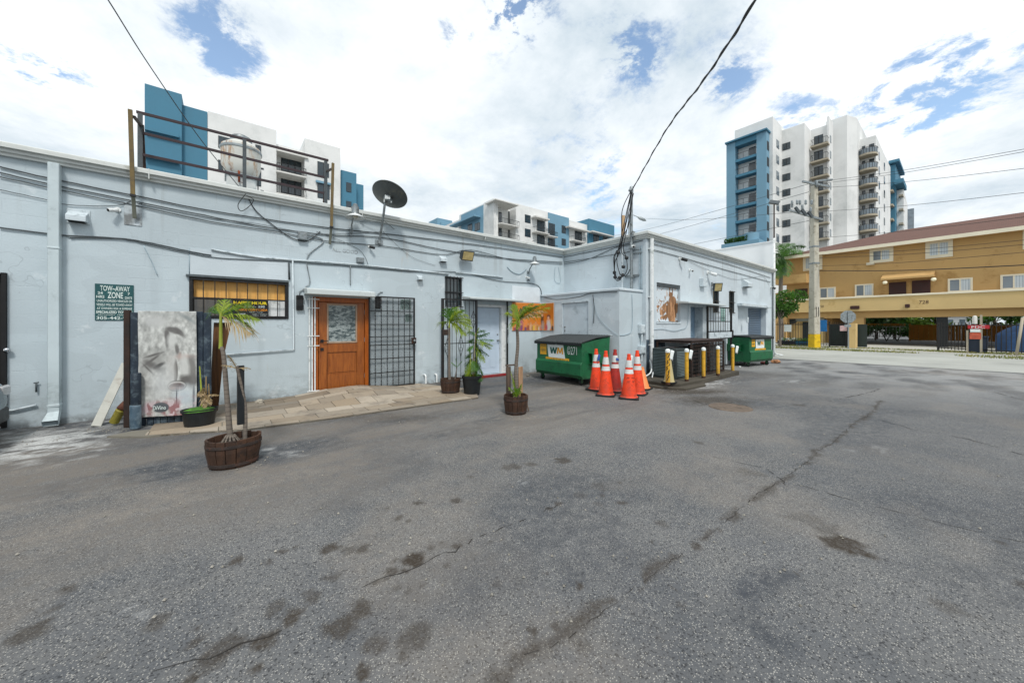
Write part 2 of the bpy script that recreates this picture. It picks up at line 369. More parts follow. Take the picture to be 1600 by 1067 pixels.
spotsL = [(1035,430,30,1),(1085,440,20,.6),(1137,428,25,.8),(885,440,14,.8),(925,424,8,.7),(845,470,13,.7),(730,477,16,.9),(1302,470,26,1.2),(1235,500,18,.9),(1190,525,16,.8),(1270,505,13,.9),(1345,437,15,.7),(1385,412,8,.6),(1435,428,12,.8),(1530,412,10,.6),(1420,282,18,.9),(1310,288,13,.8),(1250,333,13,.7),(1275,350,9,.7),(1205,310,9,.8),(860,600,32,.6),(905,645,38,1),(965,590,28,.7),(1040,515,22,.6),(1065,670,42,.9),(1120,625,42,.9),(840,700,34,1),(690,755,48,.8),(790,805,22,.9),(600,830,20,.9),(605,720,22,.7),(630,672,12,.7),(205,562,22,.8),(105,690,40,.8),(60,705,25,.7),(170,618,25,.6),(490,655,32,.6),(1165,745,28,.7),(1290,710,48,.7),(1260,770,22,.7),(1125,820,22,1),(1560,840,36,.7),(1480,210,12,.5),(1590,180,16,.6),(1240,555,12,.5),(1285,560,14,.5),(1320,548,10,.5),(1250,470,14,.5),(300,765,16,.4),(1400,480,9,.6),(1555,545,12,.4)]
spotsR = [(160,315,24,.9),(60,332,16,.6),(10,337,16,.7),(1035,580,44,1.1),(985,535,36,.5),(930,500,50,.4),(345,450,12,.8),(155,453,10,.8),(117,468,10,.8),(440,572,9,.8),(222,715,13,.9),(75,838,15,.9),(140,832,12,.7),(105,673,8,.7),(460,512,18,.5),(580,262,14,.6),(1390,790,40,.5),(220,885,16,.5),(525,770,12,.5),(500,712,9,.5),(890,650,9,.7),(885,665,7,.7),(1580,695,14,.7),(280,400,26,.35),(210,425,20,.35),(265,455,18,.4),(330,385,8,.6),(280,423,9,.6),(660,537,8,.5),(900,145,18,.6),(745,355,30,.35),(1075,780,12,.4),(550,60,40,.0),(20,940,26,.6),(465,870,14,.4),(1510,565,14,.5)]
for lst, fn in ((spotsL, P1), (spotsR, P2)):
    for zx, zy, r, a in lst:
        c = gnd(*fn(zx, zy)); e = gnd(*fn(zx + r * 1.15, zy)); rr = (e - c).length
        d = np.hypot(wx - c.x, wy - c.y) / rr
        oil = np.maximum(oil, a * np.clip((1.2 - d + edge * 1.6) * 1.9, 0, 1))
def polydist(pts, px_=None):
    d = np.full_like(X, 9.0)
    for a, b in zip(pts[:-1], pts[1:]):
        ax, ay, bx, by = a.x, a.y, b.x, b.y; l2 = (bx-ax)**2 + (by-ay)**2
        t = np.clip(((wx - ax) * (bx - ax) + (wy - ay) * (by - ay)) / l2, 0, 1)
        d = np.minimum(d, np.hypot(wx - ax - t * (bx - ax), wy - ay - t * (by - ay)))
    return d
arc = [gnd(*P2(*p)) for p in [(860,668),(790,680),(735,715),(728,770),(775,840),(850,885)]]
tone = np.maximum(tone, 1.0 * np.clip(1.3 - polydist(arc) / .085, 0, 1))
arc2 = [gnd(*P2(*p)) for p in [(430,370),(375,395),(370,430)]]; tone = np.maximum(tone, .45 * np.clip(1.2 - polydist(arc2) / .08, 0, 1))
# seam grime along the long cracks
seamR = [(1155,130),(1110,180),(1060,210),(1000,265),(950,292),(930,320),(850,375),(720,460),(640,530),(560,590),(470,645),(380,700),(300,760),(190,840),(80,900),(0,950)]
crk = [gnd(*P2(*p)) for p in seamR]
oil = np.maximum(oil, .80 * np.clip(1.1 - polydist(crk) / (.035 + .03 * (fbm(X * 5, Y * 5, 77) > .5)), 0, 1) * (fbm(X * 6, Y * 6, 5, 3) > .36))
seam2 = [gnd(*P2(*p)) for p in [(870,385),(1060,440),(1300,500),(1600,572)]]
# smoother darker asphalt right of the seam
s0, s1 = gnd(*P2(850, 378)), gnd(*P2(1600, 572)); nrm = Vector((-(s1.y - s0.y), s1.x - s0.x)); nrm.normalize()
c0, c1 = gnd(*P2(850, 375)), gnd(*P2(1155, 130)); nr2 = Vector((-(c1.y - c0.y), c1.x - c0.x)); nr2.normalize()
A_ = (wx - s0.x) * nrm.x + (wy - s0.y) * nrm.y; B_ = (wx - c0.x) * nr2.x + (wy - c0.y) * nr2.y
patch = np.clip(A_ / .05 + .5, 0, 1) * np.clip(-B_ / .08 + .5, 0, 1)
tone = np.maximum(tone, patch * .22)
# dark seal coat near the building, bare dusty worn strips between
near = np.clip((Y - 3.1 + 1.6 * (fbm(X * .5, Y * .5, 41) - .5)) / 1.2, 0, 1)
band = fbm(X * .35 + 3, Y * 2.4, 44, 5)
tone = np.maximum(tone, near * np.clip((band - .46) * 11, 0, 1) * .95)
tone = np.maximum(tone, .62 * np.clip((fbm(X * .8 + 9, Y * 1.1, 83, 5) - .51) * 7, 0, 1))
right = np.clip((X - 9) / 2.5, 0, 1) * np.clip((Y - 1.0) / 1.0, 0, 1); tone = np.maximum(tone, right * (.10 + .38 * np.clip((fbm(X * .6, Y * 1.6, 47, 4) - .45) * 5, 0, 1)))
dust = np.clip((fbm(X * .55, Y * 1.4, 51, 5) - .47) * 5, 0, 1) * np.clip((Y - 2.6 - .9 * (fbm(X * .4, Y * .4, 8) - .5)) / 1.6, 0, 1) * np.clip((12.5 - X) / 3, 0, 1) * .72
def blob(arr, px, py, rx, ry, amt, grow=1.0):
    c = gnd(px, py); ex = gnd(px + rx, py); ey = gnd(px, py + ry) if py + ry > 520 else gnd(px, py)
    ux, uy = ex.x - c.x, ex.y - c.y; vx_, vy_ = ey.x - c.x, ey.y - c.y; det = ux * vy_ - uy * vx_
    a = ((wx - c.x) * vy_ - (wy - c.y) * vx_) / det; b = (-(wx - c.x) * uy + (wy - c.y) * ux) / det
    d = np.hypot(a, b); return np.maximum(arr, amt * np.clip(1.3 - d + edge * 1.2, 0, 1))
for q in [(380,735,60,16,.9),(330,742,40,12,.5),(815,650,45,12,.9),(880,642,60,10,.6),(620,690,120,25,.45),(560,680,60,12,.5),(150,755,110,22,.55),(90,725,70,14,.45),(170,700,60,10,.4),(480,735,90,14,.3),(700,660,90,16,.45),(900,620,60,10,.35),(1000,640,90,10,.45),(1120,650,120,20,.30),(690,640,60,10,.5),(740,720,160,30,.22),(1420,610,90,8,.3),(1290,600,60,5,.2)]:
    dust = blob(dust, *q)
dust = np.maximum(dust, .38 * np.clip((fbm(X * .9 + 4, Y * .9, 88, 5) - .53) * 7, 0, 1))
for q in [(70,690,80,24,1.0),(20,705,60,18,.9),(130,678,50,10,.8),(230,660,30,6,.6),(410,702,26,6,.45),(465,707,22,5,.4),(210,958,22,8,.45),(815,752,10,3,.5),(1240,595,22,3,.35),(1055,604,60,6,.7),(1095,597,50,5,.7),(1360,702,28,6,.3),(160,660,30,7,.5)]:
    white = blob(white, *q)
white *= np.clip((fbm(X * 5 + Y * 2, Y * 11, 63, 5) - .40) * 9, 0, 1)
for q in [(1110,625,60,9,.9),(1085,612,60,5,1.0),(1060,610,45,4,1.0),(1150,632,30,8,.5),(1190,585,50,6,.5),(1030,603,40,5,.9),(870,600,60,5,.6),(935,610,30,5,.6),(620,652,70,8,.5)]:
    oil = blob(oil, *q)
white = np.maximum(white, .34 * np.clip((X - 10 + 1.5 * fbm(X * .7, Y * .9, 95)) / 6, 0, 1) * np.clip((fbm(X * 1.2, Y * 2.2, 97, 4) - .30) * 3, 0, 1))
# wet dark wash by the rear wall on the left
wet = np.clip((Y - 7.4) / .5, 0, 1) * np.clip((1.0 - X) / 1.5, 0, 1); tone = np.maximum(tone, wet * np.clip((fbm(X * 1.5, Y * 5, 71) - .35) * 6, 0, 1))
me = bpy.data.meshes.new('parking_lot')
idx = np.arange(nx * ny).reshape(ny, nx)
faces = np.stack([idx[:-1, :-1], idx[:-1, 1:], idx[1:, 1:], idx[1:, :-1]], -1).reshape(-1, 4)
me.vertices.add(nx * ny); me.vertices.foreach_set('co', np.stack([X, Y, Zg], -1).ravel())
me.loops.add(faces.size); me.loops.foreach_set('vertex_index', faces.ravel()); me.polygons.add(len(faces))
me.polygons.foreach_set('loop_start', np.arange(0, faces.size, 4)); me.polygons.foreach_set('use_smooth', np.ones(len(faces), bool)); me.update()
ca = me.color_attributes.new('wear', 'FLOAT_COLOR', 'POINT'); ca.data.foreach_set('color', np.stack([oil, dust, white, tone], -1).ravel().clip(0, 1.3))
lot = bpy.data.objects.new('parking_lot', me); COL.objects.link(lot); tag(lot, 'worn grey asphalt parking lot behind the pale blue building', 'parking lot', kind='structure')
def M_asphalt(name, wear=True, k=1.0):
    s = NT(name); big = s.noise(.5, 4, .6); mid = s.noise(3.5, 6, .65)
    v = s.vor(130, out='Color'); vd = s.vor(130); vc = s.n('ShaderNodeSeparateColor'); s.l(v, vc.inputs[0])
    v2 = s.vor(75, out='Color'); vd2 = s.vor(75); vc2 = s.n('ShaderNodeSeparateColor'); s.l(v2, vc2.inputs[0])
    c = s.mix(s.rng(big, .35, .65), (.066*k, .071*k, .078*k), (.108*k, .110*k, .112*k))
    c = s.mix(s.math('MULTIPLY', s.rng(mid, .3, .7), .5), c, (.128*k, .127*k, .123*k))
    c = s.mix(s.math('MULTIPLY', s.rng(vc.outputs[0], .25, .05), .75), c, (.022, .023, .026))
    st = s.math('MULTIPLY', s.rng(vd, .50, .25), s.rng(vc.outputs[1], .62, .80)); c = s.mix(s.math('MULTIPLY', st, .85), c, (.33*k, .32*k, .29*k))
    st2 = s.math('MULTIPLY', s.rng(vd2, .36, .2), s.rng(vc2.outputs[2], .80, .92)); c = s.mix(s.math('MULTIPLY', st2, .8), c, (.40, .39, .36))
    if wear:
        a = s.n('ShaderNodeAttribute', attribute_name='wear'); q = s.n('ShaderNodeSeparateColor'); s.l(a.outputs['Color'], q.inputs[0])
        grain = s.rng(s.noise(55, 3, .7), .35, .6); g2 = s.rng(s.noise(9, 6, .7), .3, .65)
        t = s.math('MULTIPLY', a.outputs['Alpha'], g2, clamp=True)
        c = s.mix(s.math('MULTIPLY', t, .84), c, (.040, .046, .056))
        c = s.mix(s.math('MULTIPLY', s.math('MULTIPLY', q.outputs[1], s.math('ADD', s.math('MULTIPLY', g2, .6), .4)), .75, clamp=True), c, (.25, .215, .175))
        c = s.mix(s.math('MULTIPLY', s.math('MULTIPLY', q.outputs[2], s.math('ADD', s.math('MULTIPLY', grain, .6), .55)), .95, clamp=True), c, (.56, .57, .56))
        c = s.mix(s.math('MULTIPLY', s.math('MULTIPLY', q.outputs[0], s.math('ADD', s.math('MULTIPLY', grain, .35), .65)), .95, clamp=True), c, (.040, .031, .022))
    s.base(c); s.rough(s.rng(mid, .3, .7, .68, .9)); s.b.inputs['Specular IOR Level'].default_value = .35
    h = s.math('ADD', s.math('MULTIPLY', vd, -.6), s.math('MULTIPLY', s.noise(260, 2, .5), .5)); s.bump(h, .55, .006); return s.mat
m_asph = M_asphalt('asphalt', True, 1.24); me.materials.append(m_asph)
# cracks: thin ragged ribbons
mb = MB(); rr = random.Random(4)
def crack(pts, w, step=.05, wob=.018, z=.0045):
    pp = []
    for a, b in zip(pts[:-1], pts[1:]):
        n = max(1, int((b - a).length / step))
        for i in range(n): pp.append(a.lerp(b, i / n))
    pp.append(pts[-1]); q = []
    for i, p in enumerate(pp):
        d = (pp[min(i+1, len(pp)-1)] - pp[max(i-1, 0)]); nn_ = Vector((-d.y, d.x, 0)).normalized()
        o = (float(fbm(p.x * 2.5, p.y * 2.5, 12, 3)) - .5) * .07 + rr.uniform(-wob, wob); ww = w * rr.uniform(.25, 1.2)
        c = p + nn_ * o; zz_ = float(relief(c.x, c.y)) - .0005
        q.append((c + nn_ * ww / 2, c - nn_ * ww / 2, zz_))
    for (a, b, z1), (c, d, z2) in zip(q[:-1], q[1:]):
        if rr.random() < .22: continue
        mb.quad((a.x, a.y, z1), (b.x, b.y, z1), (d.x, d.y, z2), (c.x, c.y, z2))
crack(crk[:8], .006, wob=.008); crack(crk[7:], .0035, wob=.012); crack(seam2, .006, wob=.005)
crack([gnd(*P2(*p)) for p in [(630,305),(740,330),(800,345),(850,378),(865,400)]], .007)
crack([gnd(*P1(*p)) for p in [(1600,355),(1480,405),(1420,440),(1360,455),(1330,470),(1180,530),(1130,550)]], .007)
crack([gnd(*P1(*p)) for p in [(880,690),(800,715),(700,750),(560,795),(470,825)]], .007)
crack([gnd(*P2(*p)) for p in [(0,515),(60,490),(140,455)]], .008)
crack([gnd(*P2(*p)) for p in [(1110,180),(1250,220),(1420,250),(1600,300)]], .012, step=.1)
crack([gnd(*P2(*p)) for p in [(985,135),(1080,115),(1150,95)]], .02, step=.1); crack([gnd(*P2(*p)) for p in [(1505,105),(1600,130)]], .02, step=.1)
crack([gnd(*P2(*p)) for p in [(560,130),(620,145),(700,135),(740,150),(760,160)]], .02)
tag(mb.out('pavement_cracks', M('crack_filler', '#2a2724', .95, 0, .3, 20)), 'dark ragged cracks running across the asphalt lot', 'cracks', kind='structure')
# far ground sheet
mb = MB(); mb.box(-500, 900, -600, 700, -.5, -.05)
tag(mb.out('ground', M_asphalt('distant_ground', False, 1.2)), 'flat ground of the neighbourhood', 'ground', kind='structure')
# concrete street beyond the lot
def M_conc(name, col, joint=None, stain=.5):
    s = NT(name); col = lin(col); big = s.noise(.35, 5, .6); mid = s.noise(2.4, 7, .65); st = s.noise(.9, 8, .7, s.mapv(scale=(1, .35, 1)))
    c = s.mix(s.rng(big, .3, .7), tuple(x * .85 for x in col), tuple(x * 1.08 for x in col))
    c = s.mix(s.math('MULTIPLY', s.rng(st, .52, .7), stain), c, tuple(x * .45 for x in col))
    c = s.mix(s.math('MULTIPLY', s.rng(s.noise(24, 4, .7), .5, .7), .3), c, tuple(x * .6 for x in col))
    s.base(c); s.rough(.85); s.bump(s.math('ADD', mid, s.math('MULTIPLY', s.noise(90, 3, .6), .5)), .35, .008); return s.mat
m_road = M_conc('street_concrete', '#a6a8a2', stain=.55); m_conc = M_conc('old_concrete', '#7b776c', stain=.8)
mb = MB(); yy = np.linspace(-40, 60, 201); xe = [18.75 + .45 * (float(fbm(y * .4, 3.3, 91)) - .5) - .05 * 0 for y in yy]
for i in range(200): mb.quad((xe[i], yy[i], .006), (29.0, yy[i], .006), (29.0, yy[i+1], .006), (xe[i+1], yy[i+1], .006))
tag(mb.out('street', m_road), 'pale concrete street between the lot and the tan building', 'street', kind='structure')
mb = MB(); mb.box(29.0, 40, -60, 60, -.3, .02)
tag(mb.out('driveway_apron', M_conc('apron_concrete', '#b4b3aa', stain=.35)), 'pale concrete apron in front of the garage opening', 'driveway', kind='structure')
# ================================================================== main pale blue building
YA, XB, YC, XC_END, ZT = 8.30, 8.87, 5.305, 19.40, 3.94
FA = Frame(0, YA, 1, 0); FB = Frame(XB, YA, 0, -1); FC = Frame(XB, YC, 1, 0); FN = Frame(7.82, YA, 0, -1); FS = Frame(7.82, 5.42, 1, 0)
m_wall = M_wall('stucco_pale_blue', '#b6c3c9'); m_wallw = M_wall('stucco_white_blue', '#c2cdd3')
bld = T('commercial_building', (0, 0, 0), 'long low pale blue grey commercial building with pipes and cables on its rear walls', 'building')
# openings
win1 = FA.rect(298, 434, 449, 495); door1 = FA.rect(489, 463, 577, 606.5); win2 = FA.rect(695, 432, 722, 478)
door2 = FA.rect(745, 475, 794, 586); dA = FA.rect(-40, 424, 5, 660)
mb = MB(); hA = [(*win1, .14), (*door1[:2], .03, door1[3], .16), (*win2, .12), (*door2[:2], .06, door2[3], .2), (-3.6, dA[1], .03, dA[3], .2)]
holed(mb, -9, XB, -.05, 3.80, hA, .15); mb.out('wall', m_wall, bld, FA)
mb = MB(); holed(mb, 0, YA - YC, -.05, 3.80, [], .1); mb.out('wall', m_wallw, bld, FB)
wC = FC.rect(1026, 441, 1063, 503); dC = FC.rect(1079, 475, 1106, 566); nC1 = FC.rect(1114, 452, 1123, 487); nC2 = FC.rect(1139, 455, 1147, 488)
aC = FC.rect(1153, 478, 1197, 572); LC = XC_END - XB
mb = MB(); holed(mb, 0, LC, -.05, 3.80, [(*wC, .10), (dC[0], dC[1], .10, dC[3], .35), (*nC1, .12), (*nC2, .12), (aC[0], aC[1], .03, aC[3], .22)], .1); mb.out('wall', m_wallw, bld, FC)
mb = MB(); mb.box(XC_END - .02, XC_END, YC + .001, 20, -.05, 3.8); mb.box(-9, XC_END - .02, 19.98, 20, -.05, 3.8); mb.box(-9.02, -9, YA, 20, -.05, 3.8); mb.out('wall', m_wall, bld)
mb = MB(); mb.box(-9, XC_END, YA + .15, 19.9, 3.55, 3.6); mb.box(XB + .15, XC_END, YC + .15, YA + .15, 3.55, 3.598); mb.out('roof', M('roof_membrane', '#b9bcba', .9, 0, .1, 2), bld)
# stepped metal coping
prof = [(.0, 3.79), (-.05, 3.79), (-.05, 3.83), (-.085, 3.835), (-.085, 3.88), (-.135, 3.885), (-.135, 3.945), (-.12, 3.96), (.22, 3.96), (.22, 3.79)]
m_cop = M('coping_metal', '#c9cdca', .5, .1, .06, 2.5, .12, 30, dirt='#a9aba4', dirt_amt=.3, dirt_scale=2.5)
def coping(fr, u0, u1, c0, c1):
    """c0/c1: +1 lengthen (outside corner), -1 shorten (inside corner), 0 square, by the profile's own reach"""
    mb = MB(); n = len(prof); vs = [(u0 - c0 * -p[0] * 1.0, p[0], p[1]) for p in prof] + [(u1 + c1 * -p[0], p[0], p[1]) for p in prof]
    mb.add(vs, [tuple(range(n)), tuple(range(n, 2*n))[::-1]] + [(i, i+n, (i+1) % n + n, (i+1) % n) for i in range(n)]); mb.out('coping', m_cop, bld, fr)
coping(FA, -9, XB, 0, -1); coping(FB, 0, YA - YC, -1, 1); coping(FC, 0, LC, 1, 0)
for u in (-4.2, -.95, 2.35, 5.6): MB().box(u, u + .012, -.139, .0, 3.80, 3.964).out('coping_seam', m_cop, bld, FA)
# annex box
ax = MB(); dN = FN.rect(879, 474, 919, 590)
holed(ax, 0, YA - 5.42, -.05, 2.33, [(dN[0], dN[1], .05, dN[3], .07)], .07); ax.out('annex_wall', m_wallw, bld, FN)
ax = MB(); ax.box(.003, XB - 7.82, 0, .05, -.05, 2.33); ax.out('annex_wall', m_wall, bld, FS)
ax = MB(); ax.box(7.79, XB + .02, 5.39, YA - .002, 2.331, 2.40); ax.out('annex_roof', m_wallw, bld, bevel=.012)
ax = MB(); ax.box(7.81, 7.86, 5.46, YA, -.04, .0); ax.out('annex_base', m_wall, bld)
# left downspout, rectangular with a kicked-out foot
mb = MB(); d0 = FA.uv(79, 256); d1 = FA.uv(97.3, 256); mb.box(d0[0], d1[0], -.13, -.002, .20, 3.79)
mb.box(d0[0] - .006, d1[0] + .006, -.136, -.001, .27, .31); mb.box(d0[0] - .006, d1[0] + .006, -.136, -.001, 2.55, 2.58)
mb.add([(d0[0], -.13, .20), (d1[0], -.13, .20), (d1[0], -.01, .20), (d0[0], -.01, .20), (d0[0] - .02, -.27, .10), (d1[0] + .02, -.27, .10), (d1[0] + .02, -.22, .02), (d0[0] - .02, -.22, .02)],
       [(0, 1, 5, 4), (1, 2, 6, 5), (2, 3, 7, 6), (3, 0, 4, 7)])
mb.out('downspout', M('downspout_paint', '#bcc9cd', .5, 0, .05, 4, .1, 40, dirt='#9aa6a9', dirt_amt=.25), bld, FA, bevel=.006)
# corner downspout, round, elbow at the foot
u, _ = FC.uv(1014.5, 450); mb = MB(); mb.tube([(u, -.07, 3.79), (u, -.07, .28), (u + .03, -.09, .16), (u + .12, -.12, .09), (u + .28, -.14, .07)], .055, 14)
for z in (3.5, 2.2, .9): mb.box(u - .07, u + .07, -.08, -.001, z, z + .03)
mb.out('downspout', m_white, bld, FC, smooth='auto')
mb = MB(); mb.tube([(LC - .1, -.05, 3.79), (LC - .1, -.05, .25), (LC - .02, -.12, .14), (LC + .12, -.3, .10)], .035, 10); mb.out('downspout', m_white, bld, FC, smooth='auto')
mb = MB(); mb.tube([(LC - .27, -.03, 3.75), (LC - .27, -.03, .1)], .016, 8); mb.tube([(LC - .20, -.02, 3.4), (LC - .20, -.02, .1)], .010, 8); mb.out('conduit', m_cable, bld, FC, smooth=True)
# ---- door 1: varnished wood door
def M_wood(name, a, b, scale=1.0, rough=.4, axis='z', bump=.15):
    s = NT(name); sc_ = {'z': (9*scale, 9*scale, .9*scale), 'x': (.9*scale, 9*scale, 9*scale)}[axis]
    v = s.mapv(scale=sc_); n = s.noise(1.6, 6, .6, v, 1.2); n2 = s.noise(7, 4, .6, v)
    c = s.mix(s.rng(n, .3, .7), lin(a), lin(b)); c = s.mix(s.math('MULTIPLY', s.rng(n2, .55, .7), .4), c, tuple(x * .4 for x in lin(a)))
    s.base(c); s.rough(rough); s.bump(n2, bump, .004); return s.mat
m_dwood = M_wood('varnished_wood', '#7e4112', '#9e5a1e', rough=.38); m_fwood = M_wood('frame_wood', '#94480f', '#b06018', rough=.42)
a0, a1, b0, b1 = door1; b0 = .03
mb = MB(); mb.box(a0 + .002, a0 + .10, .02, .15, b0, b1 - .002); mb.box(a1 - .085, a1 - .002, .02, .15, b0, b1 - .002); mb.box(a0 + .10, a1 - .085, .02, .15, b1 - .10, b1 - .002)
df = mb.out('door_frame', m_fwood, bld, FA, bevel=.006)
sl0, sl1 = a0 + .115, a1 - .09
door = MB(); zt = b1 - .105; yd = .055
door.box(sl0, sl0 + .16, yd, yd + .045, b0, zt); door.box(sl1 - .16, sl1, yd, yd + .045, b0, zt)
wz0, wz1 = FA.uv(540, 535)[1], FA.uv(540, 476)[1]; pz0, pz1 = FA.uv(540, 584)[1], FA.uv(540, 550)[1]
door.box(sl0 + .16, sl1 - .16, yd, yd + .045, b0, pz0); door.box(sl0 + .16, sl1 - .16, yd, yd + .045, pz1, wz0); door.box(sl0 + .16, sl1 - .16, yd, yd + .045, wz1, zt)
door.box(sl0 + .16, sl1 - .16, yd + .018, yd + .04, pz0, pz1)
door.prism([(sl0 + .20, pz0 + .04), (sl1 - .20, pz0 + .04), (sl1 - .20, pz1 - .04), (sl0 + .20, pz1 - .04)], yd + .006, yd + .02, 'y')
dr = door.out('door', m_dwood, bld, FA, bevel=.005)
for z in (b0 + .25, b0 + 1.05, zt - .25): MB().box(sl1 - .004, sl1 + .012, yd - .004, yd + .02, z, z + .09).out('hinge', m_galv, dr)
g = NT('etched_glass'); nz = g.noise(9, 6, .7, g.mapv(scale=(1, 1, 2.2)), .6); g.base(g.mix(g.rng(nz, .42, .6), (.05, .075, .08), (.33, .38, .38))); g.rough(g.rng(nz, .4, .6, .12, .5)); g.bump(nz, .4, .01)
MB().box(sl0 + .165, sl1 - .165, yd + .015, yd + .03, wz0 + .005, wz1 - .005).out('door_glass', g.mat, dr)
mb = MB()
for q in ((sl0 + .155, sl0 + .185, wz0 - .01, wz1 + .01), (sl1 - .185, sl1 - .155, wz0 - .01, wz1 + .01)): mb.box(q[0], q[1], yd - .012, yd + .012, q[2], q[3])
mb.box(sl0 + .185, sl1 - .185, yd - .012, yd + .012, wz0 - .01, wz0 + .02); mb.box(sl0 + .185, sl1 - .185, yd - .012, yd + .012, wz1 - .02, wz1 + .01)
mb.out('glass_moulding', M('moulding', '#a58d78', .5), dr, bevel=.004)
mb = MB(); hz = FA.uv(500, 533)[1]; hz2 = FA.uv(500, 546)[1]
mb.box(sl0 + .03, sl0 + .09, yd - .02, yd, hz - .03, hz + .03); mb.tube([(sl0 + .06, yd - .02, hz), (sl0 + .06, yd - .055, hz), (sl0 + .17, yd - .055, hz)], .009, 8); mb.box(sl0 + .03, sl0 + .09, yd - .02, yd, hz2 - .03, hz2 + .03)
mb.out('door_handle', m_black, dr, bevel=.003)
MB().box(a0 + .1, a1 - .09, .0, .155, b0 - .004, b0 + .018).out('threshold', M('threshold', '#3b352e', .7), dr)
def canopy(fr, px0, px1, yt, yb, proj, name='canopy'):
    u0, vt = fr.uv(px0, yt, -proj); u1, _ = fr.uv(px1, yt, -proj); _, vb = fr.uv(px0, yb, -proj)
    mb = MB(); th = vt - vb; mb.prism([(-.002, vb + .01), (-proj, vb), (-proj, vt - .01), (-.002, vt + .04)], u0, u1, 'x')
    mb.out(name, M_wall('canopy_stucco_' + str(px0), '#bcc4c4'), bld, fr, bevel=.008); return u0, u1, vb, vt
canopy(FA, 480, 587, 450, 459, .38); c2 = canopy(FA, 735, 818, 463.5, 467, .40)
canopy(FC, 1076, 1135, 470.5, 473.5, .38)
# barred white strip at the left jamb of door 1
mb = MB(); u = FA.uv(482, 500)[0]
for du in (0, .05, .10): mb.box(u + du, u + du + .022, -.04, -.018, .10, b1 - .02)
for z in (b1 - .07, b1 - .25, 1.22, 1.02, .10): mb.box(u - .03, u + .19, -.052, -.041, z, z + .018)
mb.out('jamb_bars', m_white, bld, FA)
# ---- window 1, barred; boarded above, glazed below
a0, a1, b0, b1 = win1; mid = FA.uv(300, 465)[1]
mb = MB(); fw = .035
mb.box(a0 - .02, a0 + fw, -.015, .13, b0 - .02, b1 + .02); mb.box(a1 - fw, a1 + .02, -.015, .13, b0 - .02, b1 + .02); mb.box(a0 + fw, a1 - fw, -.015, .13, b1 - .03, b1 + .02); mb.box(a0 + fw, a1 - fw, -.015, .13, b0 - .02, b0 + .03)
wf = mb.out('window', m_black, bld, FA, bevel=.004)
MB().box(a0 + fw, a1 - fw, .09, .12, mid, b1 - .03).out('orange_board', M_wood('stained_ply', '#dba04c', '#e8b566', .5, .5), wf)
MB().box(a0 + fw, a1 - fw, .10, .115, b0 + .03, mid).out('pane', M_glass('cafe_glass', (.075, .062, .045)), wf)
u1_ = FA.uv(420, 480)[0]; MB().box(u1_, a1 - fw, .085, .099, b0 + .03, mid).out('white_panel', m_white, wf)
mb = MB(); nb = 9
for i in range(nb + 1):
    u = a0 + .01 + (a1 - a0 - .02) * i / nb; mb.box(u - .007, u + .007, -.03, -.016, b0 - .02, b1 + .02)
mb.box(a0, a1, -.036, -.0305, mid - .012, mid + .012); mb.box(a0, a1, -.036, -.0305, b1 - .03, b1 - .005); mb.box(a0, a1, -.036, -.0305, b0, b0 + .02); mb.out('window_bars', m_black, wf)
# dark slanting head board above the window
mb = MB(); mb.prism([(-.06, b1 + .02), (-.002, b1 + .02), (-.002, b1 + .06)], a0 - .06, a1 + .02, 'x'); mb.out('window_head', m_cable, bld, FA)
# ---- window 2, small barred
def small_window(fr, r, name, depth, bars=4, split=True, m=None):
    a0, a1, b0, b1 = r; mb = MB(); f = .03
    mb.box(a0 + .001, a0 + f, .02, depth - .01, b0, b1); mb.box(a1 - f, a1 - .001, .02, depth - .01, b0, b1); mb.box(a0 + f, a1 - f, .02, depth - .01, b1 - f, b1 - .001); mb.box(a0 + f, a1 - f, .02, depth - .01, b0 + .001, b0 + f)
    if split: mb.box(a0 + f, a1 - f, .03, depth - .02, (b0 + b1) / 2 - .012, (b0 + b1) / 2 + .012)
    o = mb.out('window', m_cable, bld, fr); MB().box(a0 + f, a1 - f, depth - .04, depth - .025, b0 + f, b1 - f).out('pane', m or m_glass, o)
    if bars:
        mb = MB()
        for i in range(bars): u = a0 + (a1 - a0) * (i + .5) / bars; mb.box(u - .008, u + .008, -.03, -.012, b0 - .03, b1 + .02)
        mb.box(a0 - .02, a1 + .02, -.038, -.0305, b1 - .02, b1 + .005); mb.box(a0 - .02, a1 + .02, -.038, -.0305, b0 - .03, b0 - .005); mb.box(a0 - .02, a1 + .02, -.038, -.0305, (b0+b1)/2 - .03, (b0+b1)/2 - .01)
        mb.out('window_bars', m_black, o)
    return o
small_window(FA, win2, 'w', .12, 5); small_window(FC, nC1, 'w', .12, 3); small_window(FC, nC2, 'w', .12, 3)
